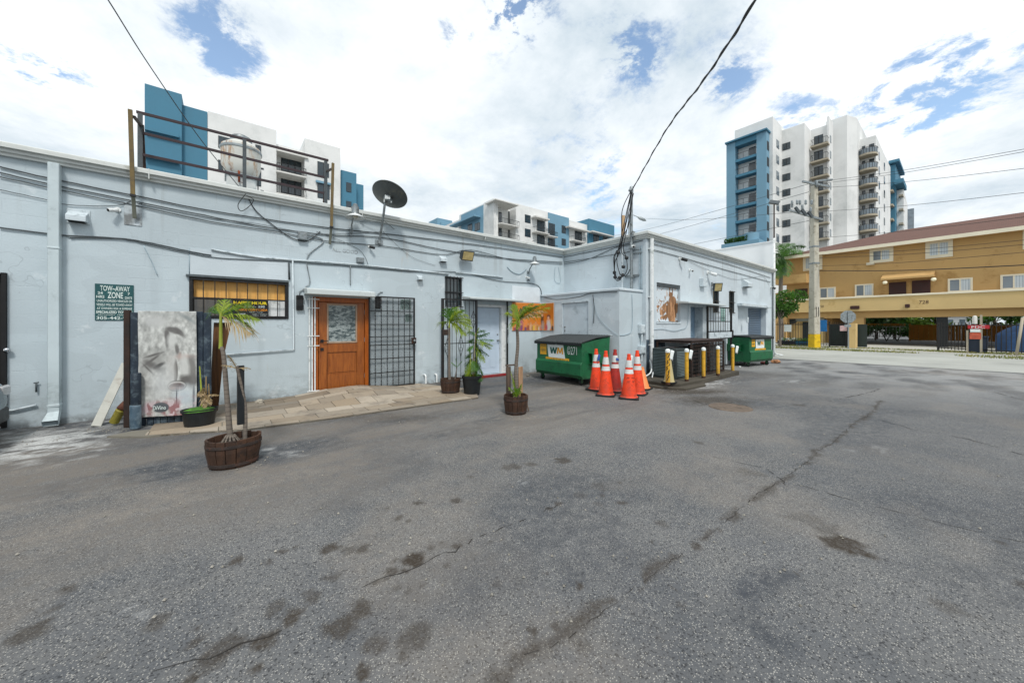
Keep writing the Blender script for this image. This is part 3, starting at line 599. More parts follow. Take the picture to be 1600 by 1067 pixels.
# ---- panelled steel doors
def panel_door(fr, r, depth, px0, px1, m, handle='r', fm=None, z0=.06, frame_w=.07):
    a0, a1, b0, b1 = r; b0 = z0; mb = MB(); s0, s1 = fr.uv(px0, 500)[0], fr.uv(px1, 500)[0]
    if s0 > a0 + .003: mb.box(a0 + .001, s0, .04, depth - .02, b0, b1 - .002)
    mb.box(s1, a1 - .001, .04, depth - .02, b0, b1 - .002); mb.box(s0, s1, .04, depth - .02, b1 - frame_w, b1 - .002)
    mb.out('door_frame', fm or m_trim, bld, fr, bevel=.004)
    w_ = s1 - s0 - .01; dm = MB(); y = depth - .055; zt = b1 - frame_w - .004; dm.box(s0 + .005, s1 - .005, y, y + .04, b0 + .005, zt); h = zt - b0
    d = dm.out('door', m, bld, fr, bevel=.003); pm = MB()
    for cx_ in (.29, .71):
        for z_0, z_1 in ((.08, .38), (.44, .78), (.83, .94)):
            x0_, x1_ = s0 + .005 + w_ * (cx_ - .15), s0 + .005 + w_ * (cx_ + .15); y0_, y1_ = b0 + h * z_0, b0 + h * z_1
            pm.box(x0_, x1_, y - .004, y + .001, y0_, y0_ + .012); pm.box(x0_, x1_, y - .004, y + .001, y1_ - .012, y1_); pm.box(x0_, x0_ + .012, y - .004, y + .001, y0_ + .012, y1_ - .012); pm.box(x1_ - .012, x1_, y - .004, y + .001, y0_ + .012, y1_ - .012)
            pm.box(x0_ + .03, x1_ - .03, y - .006, y + .001, y0_ + .03, y1_ - .03)
    pm.out('panel_moulding', m, d, bevel=.003)
    hx = s1 - .07 if handle == 'r' else s0 + .07; hm = MB()
    hm.lathe([(.028, 0), (.028, .012), (.012, .014), (.012, .04), (.026, .045), (.026, .07), (.012, .078)], (0, 0, 0), 14, axis='y')
    k = hm.out('door_handle', m_galv, d, smooth=True, loc=(hx, y, b0 + .95), rot=(0, 0, math.pi)); hm = MB(); hm.lathe([(.026, 0), (.026, .012), (.016, .02)], (0, 0, 0), 14, axis='y'); hm.out('deadbolt', m_galv, d, smooth=True, loc=(hx, y, b0 + 1.12), rot=(0, 0, math.pi))
    return d
m_dblue = M('door_pale_blue', '#b9c9d8', .5, 0, .04, 3, .06, 40)
panel_door(FA, door2, .2, 747, 785, m_dblue, 'r', m_white)
panel_door(FC, (dC[0], dC[1], .1, dC[3]), .35, 1081, 1100, M('door_steel_blue', '#7f98ad', .5, 0, .07, 3, .06, 40, dirt='#5f7384', dirt_amt=.4), 'l', z0=.1)
MB().box(door2[0] - .02, door2[1] + .02, -.10, .195, -.02, .058).out('door_step', M('red_kerb_paint', '#8c1d22', .6, 0, .2, 8, .2, 60, dirt='#5c3a34', dirt_amt=.6, dirt_scale=8), bld, FA, bevel=.01)
# annex door (flush)
a0, a1, _, b1 = dN; mb = MB(); mb.box(a0 + .004, a1 - .004, .025, .06, .055, b1 - .004); dd = mb.out('door', M('annex_door_paint', '#bcc9d1', .5, 0, .05, 4, .08, 40, dirt='#97a5ad', dirt_amt=.3), bld, FN, bevel=.003)
MB().box(a0 - .02, a1 + .02, -.02, -.001, b1, b1 + .04).out('door_head', m_trim, bld, FN)
hm = MB(); z = FN.uv(883, 511)[1]; hm.box(a0 + .04, a0 + .10, .015, .0255, z - .02, z + .02); hm.box(a0 + .05, a0 + .09, .012, .0255, z - .14, z - .07); hm.out('door_handle', m_galv, dd)
# left black door at the frame edge
mb = MB(); mb.box(-3.55, dA[1] - .01, .10, .14, .03, dA[3] - .01); ld = mb.out('door', m_dark, bld, FA); hm = MB(); hm.lathe([(.03, 0), (.03, .012), (.012, .014), (.012, .09), (.032, .10), (.032, .13), (.014, .14)], (0, 0, 0), 14, axis='y')
u, v = FA.uv(8, 547, -.1); hm.out('door_handle', M('chrome', '#c9ccd0', .15, 1, .02, 4), ld, smooth=True, loc=(u, .06, v), rot=(0, 0, math.pi))
mb = MB(); mb.box(dA[1] - .005, dA[1] + .035, -.05, .1, .03, dA[3]); mb.out('door_frame', m_dark, bld, FA)
# boarded window on the wing with peeling paint
def painted(name, w_, h_, nx_, ny_, fn, parent, fr=None, wave=None, rough=.6, thick=.006, loc=None, mat=None):
    u = np.linspace(0, 1, nx_); v = np.linspace(0, 1, ny_); U, V = np.meshgrid(u, v); rgb = fn(U, V).clip(0, 1)
    yv = wave(U, V) if wave is not None else np.zeros_like(U)
    me = bpy.data.meshes.new(name); n = nx_ * ny_; co = np.stack([U * w_, yv, V * h_], -1).reshape(-1, 3); co2 = co.copy(); co2[:, 1] += thick
    idx = np.arange(n).reshape(ny_, nx_); q = np.stack([idx[:-1, :-1], idx[:-1, 1:], idx[1:, 1:], idx[1:, :-1]], -1).reshape(-1, 4)
    fs = [tuple(r) for r in q.tolist()] + [tuple((r + n)[::-1]) for r in q]
    ring = list(idx[0, :]) + list(idx[1:, -1]) + list(idx[-1, -2::-1]) + list(idx[-2:0:-1, 0])
    for a, b in zip(ring, ring[1:] + ring[:1]): fs.append((int(a), int(a) + n, int(b) + n, int(b)))
    me.from_pydata(np.concatenate([co, co2]).tolist(), [], [tuple(int(i) for i in f) for f in fs])
    at = me.color_attributes.new('paint', 'FLOAT_COLOR', 'POINT'); A4 = np.ones((2 * n, 4)); A4[:n, :3] = rgb.reshape(-1, 3); A4[n:, :3] = .4; at.data.foreach_set('color', A4.ravel())
    for p in me.polygons: p.use_smooth = True
    me.materials.append(mat or M_paint(name + '_print', rough)); o = bpy.data.objects.new(name, me); COL.objects.link(o); o.parent = parent
    if fr is not None: o.location = (fr.o[0], fr.o[1], 0); o.rotation_euler = (0, 0, fr.rot)
    if loc is not None: o.location = loc
    return o
def blobc(c, U, V, cx_, cy_, rx, ry, col, soft=.25, rot=0.0, amt=1.0, ns=0.0, seed=1):
    du, dv = U - cx_, V - cy_; ca_, sa_ = math.cos(rot), math.sin(rot); a = (du * ca_ + dv * sa_) / rx; b = (-du * sa_ + dv * ca_) / ry
    d = np.hypot(a, b) + (ns * (fbm(U * 14, V * 14, seed) - .5) if ns else 0)
    k = (np.clip((1 + soft - d) / (2 * soft), 0, 1) * amt)[..., None]; return c * (1 - k) + np.array(col) * k
def f_board(U, V):
    c = np.ones(U.shape + (3,)) * np.array((.60, .67, .71)); c *= (1 + .06 * (fbm(U * 8, V * 12, 5) - .5))[..., None]
    m = np.zeros_like(U)
    for cx_, cy_, rx, ry in [(.68, .80, .10, .10), (.74, .66, .16, .12), (.78, .46, .20, .26), (.70, .28, .24, .26), (.72, .12, .17, .14), (.42, .40, .14, .12), (.32, .27, .12, .10), (.34, .12, .11, .06), (.14, .44, .09, .035), (.10, .33, .04, .03), (.47, .14, .07, .10)]:
        m = np.maximum(m, 1.15 - np.hypot((U - cx_) / rx, (V - cy_ * .98) / ry))
    m = m + .9 * (fbm(U * 16, V * 9, 8, 4) - .52); left = U < .5; m = np.where(left, m + .9 * (fbm(U * 26, V * 22, 18, 3) - .5) - .1, m); k = np.clip(m * 7, 0, 1)[..., None]
    g_ = fbm(U * 22, V * 2.5, 9, 5); wood = np.array((.25, .125, .055)) * (.45 + 1.2 * g_)[..., None]; wood = np.where((g_ > .62)[..., None], wood * np.array((1.6, 1.7, 1.9)), wood)
    return c * (1 - k) + wood * k
bw = wC[1] - wC[0]; bh = wC[3] - wC[2]
painted('boarded_window', bw - .03, bh - .10, 70, 100, f_board, bld, None, None, .75, .02, loc=(XB + wC[0] + .015, YC + .07, wC[2] + .01))
MB().box(wC[0] + .002, wC[1] - .002, .01, .095, wC[3] - .09, wC[3] - .002).out('window_lintel', m_cable, bld, FC)
MB().box(wC[0] - .03, wC[1] + .03, -.02, -.001, wC[2] - .05, wC[2] - .003).out('window_sill', m_trim, bld, FC)
# alcove: roller door in the back wall, electric meter, slab above
r0 = FC.uv(1170, 500, .2)[0]; r1 = FC.uv(1194, 500, .2)[0]; sh = MB(); zt = aC[3] - .02
for i in range(28): z = .03 + (zt - .03) * i / 28; sh.prism([(.218, z), (.185, z + .01), (.185, z + .055), (.218, z + .075)], r0, min(r1, aC[1] - .01), 'x')
sh.out('roller_door', M('roller_steel', '#66788a', .5, .2, .08, 3), bld, FC)
mb = MB(); mb.box(aC[0] - .06, aC[1] + .15, -.16, -.002, aC[3], aC[3] + .10); mb.out('canopy', m_trim, bld, FC, bevel=.006)
# odd plates, repairs and ledges on the rear wall
mb = MB(); u0_, u1_, v0_, v1_ = FA.rect(800, 446, 843, 471); mb.box(u0_, u1_, -.012, -.001, v0_, v1_); mb.out('wall_patch', M('patch_white', '#d5dde2', .7, 0, .04, 5), bld, FA)
def ledge(fr, px0, py0, px1, h=.04, d=.05, m=None, name='ledge'):
    u0_, v = fr.uv(px0, py0); u1_, _ = fr.uv(px1, py0); MB().box(u0_, u1_, -d, -.001, v - h, v).out(name, m or m_trim, bld, fr, bevel=.004)
ledge(FA, 711, 425, 785, .025); ledge(FA, 734, 394, 783, .015, .025); ledge(FB, 978, 431, 999, .06, .05, m_galv); ledge(FB, 990, 396, 1004, .03, .04, m_galv)
# panel outline around window 1: painted conduit
def pipe(fr, pts, r, m, name='conduit', parent=None, off=.03, n=8):
    mb = MB(); mb.tube([(fr.uv(x, y)[0], -off, fr.uv(x, y)[1]) for x, y in pts], r, n); return mb.out(name, m, parent if parent is not None else bld, fr, smooth=True)
pipe(FA, [(10, 641), (24, 640), (40, 636), (58, 632)], .014, m_trim, 'gas_pipe'); pipe(FA, [(58, 597), (58, 612)], .01, m_cable, 'bracket'); pipe(FA, [(54, 598), (62, 597)], .008, m_cable, 'bracket')
pipe(FA, [(457, 407), (459, 546), (352, 554)], .014, m_trim); pipe(FA, [(451, 411), (452, 437)], .016, m_cable, off=.02); pipe(FA, [(296, 389), (296, 432)], .006, m_cablew, off=.006)
mb = MB(); mb.box(*(lambda q: (q[0] , q[1]))(FA.rect(297, 388, 450, 432)), -.010, -.001, win1[3] + .062, FA.uv(297, 388)[1]); mb.out('wall_panel', m_wallw, bld, FA)
# long horizontal conduit run on wall A
def cable(fr, pts, r, m, label, name='cable', off=.02, group=None, sub=6):
    """a cable clipped to the wall along measured points, smoothed"""
    P = [Vector((fr.uv(x, y)[0], -off, fr.uv(x, y)[1])) for x, y in pts]; o0 = P[0].copy(); q = []
    for i in range(len(P) - 1):
        p0, p1, p2, p3 = P[max(i-1, 0)], P[i], P[i+1], P[min(i+2, len(P)-1)]
        for k in range(sub):
            t = k / sub; q.append(.5 * ((2*p1) + (p2-p0)*t + (2*p0-5*p1+4*p2-p3)*t*t + (-p0+3*p1-3*p2+p3)*t**3))
    q.append(P[-1]); mb = MB(); mb.tube([p - Vector((o0.x, 0, o0.z)) + Vector((0, _seed.uniform(-.002, .002), _seed.uniform(-.003, .003))) for p in q], r, 6)
    o = mb.out(name, m, None, smooth=True); o.location = fr.w(o0.x, 0, o0.z); o.rotation_euler = (0, 0, fr.rot); return tag(o, label, 'cable', group)
# ================================================================== cables on the walls
CG = 'cables clipped along the rear walls'
runsA = [([(0,261),(76,279),(205,305),(320,328),(430,345),(520,357),(640,370),(760,385),(878,402)], .010, 'topmost dark cable running under the coping along the whole rear wall'),
         ([(0,270),(76,288),(205,314),(320,337),(420,356),(520,368),(600,372),(700,392),(790,404),(878,410)], .009, 'second dark cable below the coping, sagging slightly along the rear wall'),
         ([(0,277),(120,303),(205,320),(330,347),(430,362),(510,377),(600,385),(690,398),(735,391),(800,406),(878,413)], .008, 'third dark cable below the coping, with a hump beside the flood light'),
         ([(0,297),(78,314),(110,321),(180,322),(204,315)], .005, 'thin painted cable drooping to the security camera beside the downspout'),
         ([(215,318),(300,337),(400,350),(500,366),(600,362)], .004, 'thin faint cable above the window, swagging between the two timber posts'),
         ([(0,356),(78,366),(110,369),(188,373),(240,381),(300,394),(330,399)], .011, 'heavy conduit cable at mid height left of the cafe window'),
         ([(110,372),(190,374),(250,386),(330,402),(410,407),(480,410)], .007, 'thinner cable twisted along the heavy conduit above the cafe window')]
for pts, r, lb in runsA: cable(FA, pts, r, m_cable, lb, group=CG)
cable(FA, [(330,390),(400,402),(480,408),(560,414),(640,422),(700,428)], .018, m_trim, 'painted pipe run from above the cafe window across the wood door', off=.03)
cable(FA, [(480,411),(560,417),(640,424),(720,426),(780,439),(830,443),(843,450),(846,462)], .009, m_cable, 'dark cable looping over the pale blue door down to the annex roof', group=CG)
cable(FA, [(477,366),(505,377),(480,402),(484,440),(478,448),(474,455)], .011, m_galv, 'grey conduit elbowing from the junction box down to the black meter box')
cable(FA, [(494,362),(560,390),(577,420)], .004, m_cable, 'thin black cable hanging from the barn lamp to the grey box over the door')
cable(FA, [(547,415),(547,446)], .012, m_galv, 'short grey conduit dropping onto the canopy over the wood door')
cable(FA, [(225,385),(237,409),(246,430)], .006, m_cablew, 'short painted cable slanting down the wall left of the cafe window')
cable(FA, [(792,417),(800,425),(812,428),(822,420)], .010, m_cablew, 'curled grey conduit hanging beside the right barn lamp')
cable(FA, [(385,304),(400,330),(430,355),(455,372),(480,377),(500,362)], .008, m_cableb, 'black cable swagging from the roof edge to the junction box')
cable(FA, [(598,362),(640,400),(680,415)], .003, m_cable, 'thin cable slanting away from the dish foot')
cable(FA, [(867,416),(866,438),(875,441),(872,417)], .006, m_cablew, 'square loop of painted wire near the inner corner')
for k, (pts, r) in enumerate([([(882,402),(940,390),(1005,376)], .009), ([(882,410),(960,398),(1004,389)], .008), ([(882,413),(920,405),(960,388),(985,383)], .008)]):
    cable(FB, pts, r, m_cable, ['topmost', 'second', 'lowest'][k] + ' cable under the coping of the short wall above the annex', group='cables under the coping of the short wall')
for k, (pts, r) in enumerate([([(1018,381),(1080,397),(1150,417),(1203,434)], .009), ([(1018,390),(1063,402),(1130,421),(1203,441)], .009), ([(1070,406),(1110,424),(1150,437),(1190,432),(1200,445)], .004)]):
    cable(FC, pts, r, m_cable, ['upper dark cable', 'lower dark cable', 'thin drooping cable'][k] + ' running along the top of the right wing wall', group='cables on the right wing')
cable(FC, [(1019,515),(1035,514),(1050,517),(1062,515),(1073,508),(1075,470)], .007, m_cablew, 'wavy painted cable below the boarded window')
for x in (1003.5, 1000.5): cable(FB, [(x, 384), (x, 455)], .012, m_cablew, 'painted riser pipe beside the corner downspout, %s one' % ('outer' if x > 1002 else 'inner'))
cable(FN, [(846,463),(870,468),(905,464),(925,458),(965,456)], .010, m_cable, 'grey cable along the top edge of the annex', off=.03)
cable(FN, [(927,461),(929,480),(928,505)], .010, m_cable, 'grey cable dropping beside the annex door', off=.02)
cable(FN, [(927,462),(933,490),(945,507),(960,520),(966,524)], .005, m_cablew, 'thin painted cable looping down the annex wall', off=.012)
cable(FS, [(968,524),(980,522),(987,512),(987,460)], .008, m_cablew, 'painted cable looping under the mast on the annex side', off=.015)
# ================================================================== wall fixtures
def at(fr, px, py, off=0.0): u, v = fr.uv(px, py, off); return fr.w(u, off, v)
def barn_lamp(fr, px, py, label, arm=True, s=1.0):
    t = T('barn_lamp', at(fr, px, py), label, 'wall lamp', 'barn lamps on the rear wall', fr.rot); y = -.30
    m = MB(); m.lathe([(.085*s, .0), (.075*s, .03), (.075*s, .16*s), (.05*s, .17*s), (.05*s, .21*s), (.02*s, .23*s)], (0, y, .02), 18); m.out('housing', m_galv, t, smooth='auto')
    m = MB(); m.lathe([(.20*s, -.05*s), (.205*s, -.045*s), (.13*s, .0), (.06*s, .035)], (0, y, 0), 24, cap=False); m.lathe([(.195*s, -.05*s), (.12*s, -.005), (.05*s, .03)], (0, y, 0), 24, cap=False); m.out('lamp_shade', m_white, t, smooth='auto')
    m = MB(); m.lathe([(.05*s, -.05*s), (.06*s, -.02), (.03*s, .02)], (0, y, 0), 12); m.out('bulb', M('lamp_lens', '#c9c4b4', .2), t, smooth=True)
    m = MB(); m.tube([(-.0, -.005, -.32*s), (-.0, -.05, -.32*s), (-.02, -.10, -.16), (-.02, y + .02, .02)], .016, 8); m.box(-.04, .04, -.02, -.001, -.38*s, -.26*s); m.out('arm', m_galv, t, smooth='auto')
barn_lamp(FA, 549, 342, 'tin barn lamp on an arm, between the dish and the timber post', s=1.0)
barn_lamp(FA, 825, 413, 'tin barn lamp near the inner corner, above the orange poster', s=.8)
def box_fix(name, fr, px, py, w_, h_, d_, m, label, cat, group=None, detail=True):
    t = T(name, at(fr, px, py), label, cat, group, fr.rot)
    MB().box(-w_/2, w_/2, -d_, -.001, -h_/2, h_/2).out('case', m, t, bevel=.006, seg=2)
    if detail: MB().box(-w_/2 + .012, w_/2 - .012, -d_ - .006, -d_, -h_/2 + .012, h_/2 - .012).out('cover', m, t, bevel=.003)
    return t
def hood(fr, px, py, w_, h_, d_, label, g):
    t = T('vent_hood', at(fr, px, py), label, 'vent hood', g, fr.rot)
    m = MB(); m.prism([(-.001, h_*.5), (-d_, h_*.05), (-d_, -h_*.35), (-.001, -h_*.35)], -w_/2, w_/2, 'x')
    m.box(-w_*.58, w_*.58, -.012, -.0012, -h_*.45, h_*.65); m.out('hood', m_trim, t, bevel=.004)
    m = MB(); m.box(-w_/2 + .02, w_/2 - .02, -d_ + .02, -.03, -h_*.35 - .012, -h_*.35 - .001); m.out('outlet', m_dark, t)
hood(FA, 123, 341, .20, .20, .15, 'square painted vent hood between the downspout and the timber post', 'vent hoods')
hood(FA, 691, 406, .18, .17, .12, 'small white vent hood left of the flood light', 'vent hoods')
hood(FA, 655, 435, .13, .13, .12, 'tiny white vent hood left of the small barred window', 'vent hoods')
hood(FC, 1163, 444, .50, .36, .22, 'wide painted vent hood over the alcove', 'vent hoods')
def camera_fix(fr, px, py, label, flip=1, dark=False, s=1.0):
    t = T('security_camera', at(fr, px, py), label, 'security camera', 'security cameras', fr.rot)
    m = MB(); m.lathe([(.045*s, 0), (.045*s, .02*s)], (0, 0, 0), 16, axis='y'); o = m.out('mount', m_white, t, smooth='auto'); o.rotation_euler = (0, 0, math.pi)
    m = MB(); m.tube([(0, -.02, 0), (0, -.07*s, .0), (-.01*flip, -.09*s, -.02*s)], .012*s, 8); m.out('bracket', m_white, t, smooth=True)
    m = MB(); c = Vector((-.02*flip, -.10*s, -.035*s)); d = Vector((-.72*flip, -.6, -.28)).normalized(); m.tube([c + d*-.05*s, c + d*-.045*s, c + d*.09*s, c + d*.095*s], [.02*s, .036*s, .036*s, .030*s], 14)
    b = m.out('body', m_black if dark else m_white, t, smooth='auto'); m = MB(); m.tube([c + d*.0955*s, c + d*.10*s], .026*s, 14); m.out('lens', m_dark, b)
camera_fix(FA, 184, 328, 'white bullet camera beside the left timber post', 1, s=.85)
camera_fix(FA, 577, 385, 'black little camera under the satellite dish', -1, True, .8)
camera_fix(FA, 822, 433, 'white dome camera above the orange poster', -1, s=.7)
camera_fix(FA, 823, 437, 'small dark camera just under the white one above the orange poster', -1, True, s=.5)
camera_fix(FC, 1061, 404, 'black camera high on the right wing near its corner', -1, True, 1.2)
camera_fix(FC, 1077, 422, 'small bare camera bracket above the boarded window side', 1, s=.9)
camera_fix(FC, 1105, 426, 'white bullet camera above the twin flood light', -1, s=1.5)
camera_fix(FC, 1204, 449, 'dark camera at the far end of the right wing', 1, True, 1.2)
camera_fix(FB, 991, 384, 'grey camera under the coping beside the cable mast', -1, s=1.2)
for px, py, w_, h_, lb, fr, d_ in [(472, 370, .16, .15, 'grey junction box on the wall left of the barn lamp', FA, .09), (562, 407, .15, .11, 'grey junction box on the pipe above the wood door', FA, .08), (1096, 442, .30, .26, 'square painted junction box on the right wing above the door', FC, .12), (1167, 500, .14, .22, 'small white doorbell box in the alcove', FC, .04)]:
    box_fix('junction_box', fr, px, py, w_, h_, d_, m_trim if 'painted' in lb or 'white' in lb else m_galv, lb, 'junction box', 'junction boxes')
for px, py, s, lb in [(468, 473, 1, 'black ribbed light fixture left of the wood door'), (590, 473, .9, 'black ribbed light fixture behind the mesh gate')]:
    t = T('wall_lantern', at(FA, px, py), lb, 'wall lantern', 'black wall lanterns', 0)
    m = MB(); m.box(-.06*s, .06*s, -.05, -.001, -.15*s, .15*s); m.out('case', m_black, t, bevel=.01); m = MB()
    for z in (-.13, -.105, -.08, .07, .095, .12): m.box(-.068*s, .068*s, -.075, -.051, z*s, z*s + .012)
    m.box(-.05*s, .05*s, -.07, -.051, -.06*s, .06*s); m.out('ribs', m_black, t); m = MB(); m.tube([(0, -.02, .15*s), (0, -.02, .22*s), (.06, -.02, .27*s), (.11, -.012, .27*s)], .009, 8); m.out('conduit', m_galv, t, smooth=True)
m_lens = M('flood_lens', '#b9a774', .25, 0, .15, 8)
def flood(fr, px, py, w_, h_, label, yaw=0.0):
    t = T('flood_light', at(fr, px, py), label, 'flood light', None, fr.rot)
    m = MB(); m.box(-.05, .05, -.03, -.001, .05, .17); m.tube([(0, -.03, .11), (0, -.12, .11), (0, -.15, .05)], .016, 8); m.out('bracket', m_galv, t, smooth='auto')
    q = bpy.data.objects.new('lamp_head', None); bpy.data.objects.remove(q)
    m = MB(); m.prism([(-.05, -h_/2), (.07, -h_*.35), (.07, h_*.35), (-.05, h_/2)], -w_/2, w_/2, 'x'); o = m.out('lamp_head', m_cable, t, bevel=.008); o.location = (0, -.19, 0); o.rotation_euler = (R(22), 0, yaw)
    MB().box(-w_/2 + .03, w_/2 - .03, -.058, -.0505, -h_/2 + .03, h_/2 - .03).out('lens', m_lens, o)
flood(FA, 724, 401, .36, .27, 'large floodlight with yellowed lens high over the pale blue door')
flood(FC, 1112, 449, .26, .30, 'black flood light with pale lens above the door of the right wing', R(-50))
# faint raised lettering
t = T('raised_letters', at(FA, 540, 393), 'faint painted-over raised lettering above the wood door', 'lettering'); text('ALL GOOD', -.27, .25, -.03, .05, -.006, m_wallw, t, bold=.0); 
# ---- satellite dish
dd_ = T('satellite_dish', at(FA, 592, 379), 'dark grey satellite dish on a bent mast above the wood door', 'satellite dish')
p1 = Vector((FA.uv(592, 379)[0], 0, FA.uv(592, 379)[1])); off_ = -.42
def rl(px, py, off): u, v = FA.uv(px, py, off); return Vector((u - p1.x, off, v - p1.z))
m = MB(); m.tube([(0, -.02, 0), rl(598, 345, -.2), rl(600, 330, -.34), rl(601, 320, -.39), rl(605, 311, -.40)], .026, 12); m.out('mast', m_galv, dd_, smooth='auto')
m = MB(); m.box(-.09, .09, -.015, -.001, -.05, .05); m.box(-.03, .03, -.06, -.015, -.04, .05); m.out('foot', m_galv, dd_, bevel=.004)
m = MB(); m.tube([rl(600, 345, -.2), rl(616, 358, -.02)], .008, 6); m.tube([rl(598, 345, -.2), rl(562, 347, -.02)], .006, 6); m.out('strut', m_galv, dd_, smooth=True)
hub = rl(606, 309, -.42); m = MB(); 
m.lathe([(.001, 0), (.09, .006), (.18, .022), (.27, .048), (.345, .08), (.355, .082), (.355, .092), (.345, .092), (.27, .060), (.18, .034), (.09, .018), (.001, .012)], (0, 0, 0), 40, sy=.86, cap=False)
dsh = m.out('dish', M('dish_grey', '#4c5253', .55, .1, .12, 14, dirt='#6a6a62', dirt_amt=.4, dirt_scale=9), dd_, smooth='auto'); dsh.location = hub
vw_ = Vector(ray(606, 309)).normalized(); dn = (vw_ * .58 + (Vector((SA, -CA, 0)) * .55 + Vector((0, 0, .83))) * .80).normalized(); q_ = dn.to_track_quat('Z', 'Y'); dsh.rotation_euler = q_.to_euler(); dsh.scale = (1.2, 1.2, 1.2)
m = MB(); m.box(-.06, .06, -.05, .03, -.06, .07); m.box(-.09, .09, .03, .05, -.08, .09); o = m.out('bracket', m_galv, dd_, bevel=.006); o.location = hub + Vector((-.02, -.05, -.04)); o.rotation_euler = (R(-25), 0, R(-25))
# ---- electric boxes at the annex corner, mast and cable bundle
for px, py, w_, h_, lb in [(1000, 514, .20, .24, 'upper grey meter box beside the corner downspout'), (1000, 546, .22, .22, 'lower grey meter box beside the corner downspout')]:
    u, v = FS.uv(px, py); t = T('meter_box', FS.w(u, 0, v), lb, 'meter box', 'meter boxes by the corner downspout')
    MB().box(-w_/2, w_/2, -.10, -.001, -h_/2, h_/2).out('case', m_trim, t, bevel=.012, seg=2); MB().box(-w_/2 + .02, w_/2 - .02, -.112, -.10, -h_/2 + .03, h_/2 - .03).out('cover', m_trim, t, bevel=.004)
    m = MB(); m.tube([(0, -.05, -h_/2), (0, -.05, -h_/2 - .2)], .03, 10); m.out('conduit', m_trim, t, smooth='auto')
t = T('service_mast', (8.76, 5.68, 2.40), 'galvanised service mast with a weatherhead standing on the annex roof', 'service mast')
zt = dep(985, 293, 5.68 / ray(985, 293)[1]).z - 2.4
m = MB(); m.tube([(0, 0, 0), (0, 0, zt - .12)], .04, 14); m.out('pole', m_galv, t, smooth='auto')
m = MB(); m.lathe([(.05, -.14), (.055, -.08), (.055, -.02), (.04, .03), (.01, .05)], (0, 0, zt), 14); m.tube([(-.03, 0, zt - .05), (-.10, 0, zt - .10)], [.04, .03], 10); m.out('weatherhead', m_galv, t, smooth='auto')
m = MB(); m.box(-.06, .06, -.09, -.04, 1.46, 1.62); m.out('meter_box', m_galv, t, bevel=.008); m = MB()
m.box(-.06, .09, -.055, .055, .35, .38); m.out('clamp', m_galv, t); m = MB(); m.box(-.06, .09, -.055, .055, 1.15, 1.18); m.out('clamp', m_galv, t)
def W3(px, py, x=8.7):
    dx, dy, dz = ray(px, py); k = x / dx; return Vector((x, dy * k, EYE + dz * k))
m = MB(); 
for px, y1, x in [(972, 452, 8.74), (961, 440, 8.78)]: m.tube([W3(px, 388, x), W3(px, y1 + 6, x)], .022 if px > 965 else .01, 8)
m2 = m.out('pipe', m_trim, t, smooth='auto'); m2.location = -Vector(t.location)
def wire(pts, r, label, group=None, sub=8, mat=None, name='cable', cat='cable', tw=False):
    P = [Vector(p) for p in pts]; q = []
    for i in range(len(P) - 1):
        p0, p1_, p2, p3 = P[max(i-1, 0)], P[i], P[i+1], P[min(i+2, len(P)-1)]
        for k in range(sub):
            s_ = k / sub; q.append(.5 * ((2*p1_) + (p2-p0)*s_ + (2*p0-5*p1_+4*p2-p3)*s_*s_ + (-p0+3*p1_-3*p2+p3)*s_**3))
    q.append(P[-1]); o0 = q[0].copy(); m = MB(); m.tube([p - o0 for p in q], r, 6)
    if tw:
        h = []; L_ = 0
        for i, p in enumerate(q):
            if i: L_ += (p - q[i-1]).length
            a = L_ * 8; h.append(p - o0 + Vector((math.cos(a) * r * 1.1, math.sin(a) * r * 1.1, math.sin(a) * r * .3)))
        m.tube(h, r * .8, 6)
    o = m.out(name, mat or m_cableb, None, smooth=True); o.location = o0; return tag(o, label, cat, group)
BG = 'black service cables looping beside the mast'
bund = [[(987,300),(978,345),(970,385),(962,395),(960,420),(966,438),(972,432)], [(986,300),(975,350),(966,390),(959,402),(962,436),(970,437)], [(988,302),(984,345),(974,370),(966,392),(964,410),(969,430)],
        [(986,298),(972,330),(972,372),(967,396),(961,410),(960,436)], [(989,305),(981,352),(974,385),(977,398),(979,405)], [(979,405),(980,420),(974,432),(969,428)], [(990,302),(976,360),(971,392),(979,402)], [(976,432),(981,428),(984,421)]]
for i, b in enumerate(bund): wire([W3(x, y, 8.66 - .012 * i) for x, y in b], .011, ['outermost black service cable bowing left of the mast', 'long black service cable ending in the lowest loop', 'black service cable hugging the mast before the splice', 'black service cable bulging farthest left near the top', 'straight black service cable reaching the right splice', 'short black loop between the right splice and the low clamps', 'slack black service cable crossing to the right splice', 'short loose black cable tail by the low clamps'][i], BG, sub=5)
for k, (px, py) in enumerate([(966, 395), (979, 403), (974, 417), (961, 433), (968, 434), (973, 430), (960, 426)]):
    p = W3(px, py, 8.60); m = MB(); m.lathe([(.02, -.05), (.045, -.03), (.05, .02), (.02, .05)], (0, 0, 0), 10); o = m.out('cable_splice', m_cableb, None, smooth='auto'); o.location = p; o.rotation_euler = (R(60 + 20*k), R(30*k), 0); tag(o, ['big upper left', 'upper right', 'middle', 'lowest left', 'lower', 'lower right', 'small left'][k] + ' black taped splice in the cable bundle by the mast', 'cable splice', 'cable splices by the mast')
mt = Vector((8.74, 5.66, zt + 2.3))
wire([mt, dep(1040, 205, 7.2), dep(1100, 125, 5.0), dep(1183, -4, 3.3), dep(1230, -110, 2.6)], .012, 'thick twisted black service cable sweeping up overhead from the mast', sub=24, tw=True)
wire([dep(130, -60, 3.6), dep(175, 10, 4.2), dep(235, 105, 5.2), dep(315, 220, 6.5), dep(387, 308, 7.3)], .008, 'thin grey overhead wire slanting down to the roof edge above the cafe', mat=m_cable)
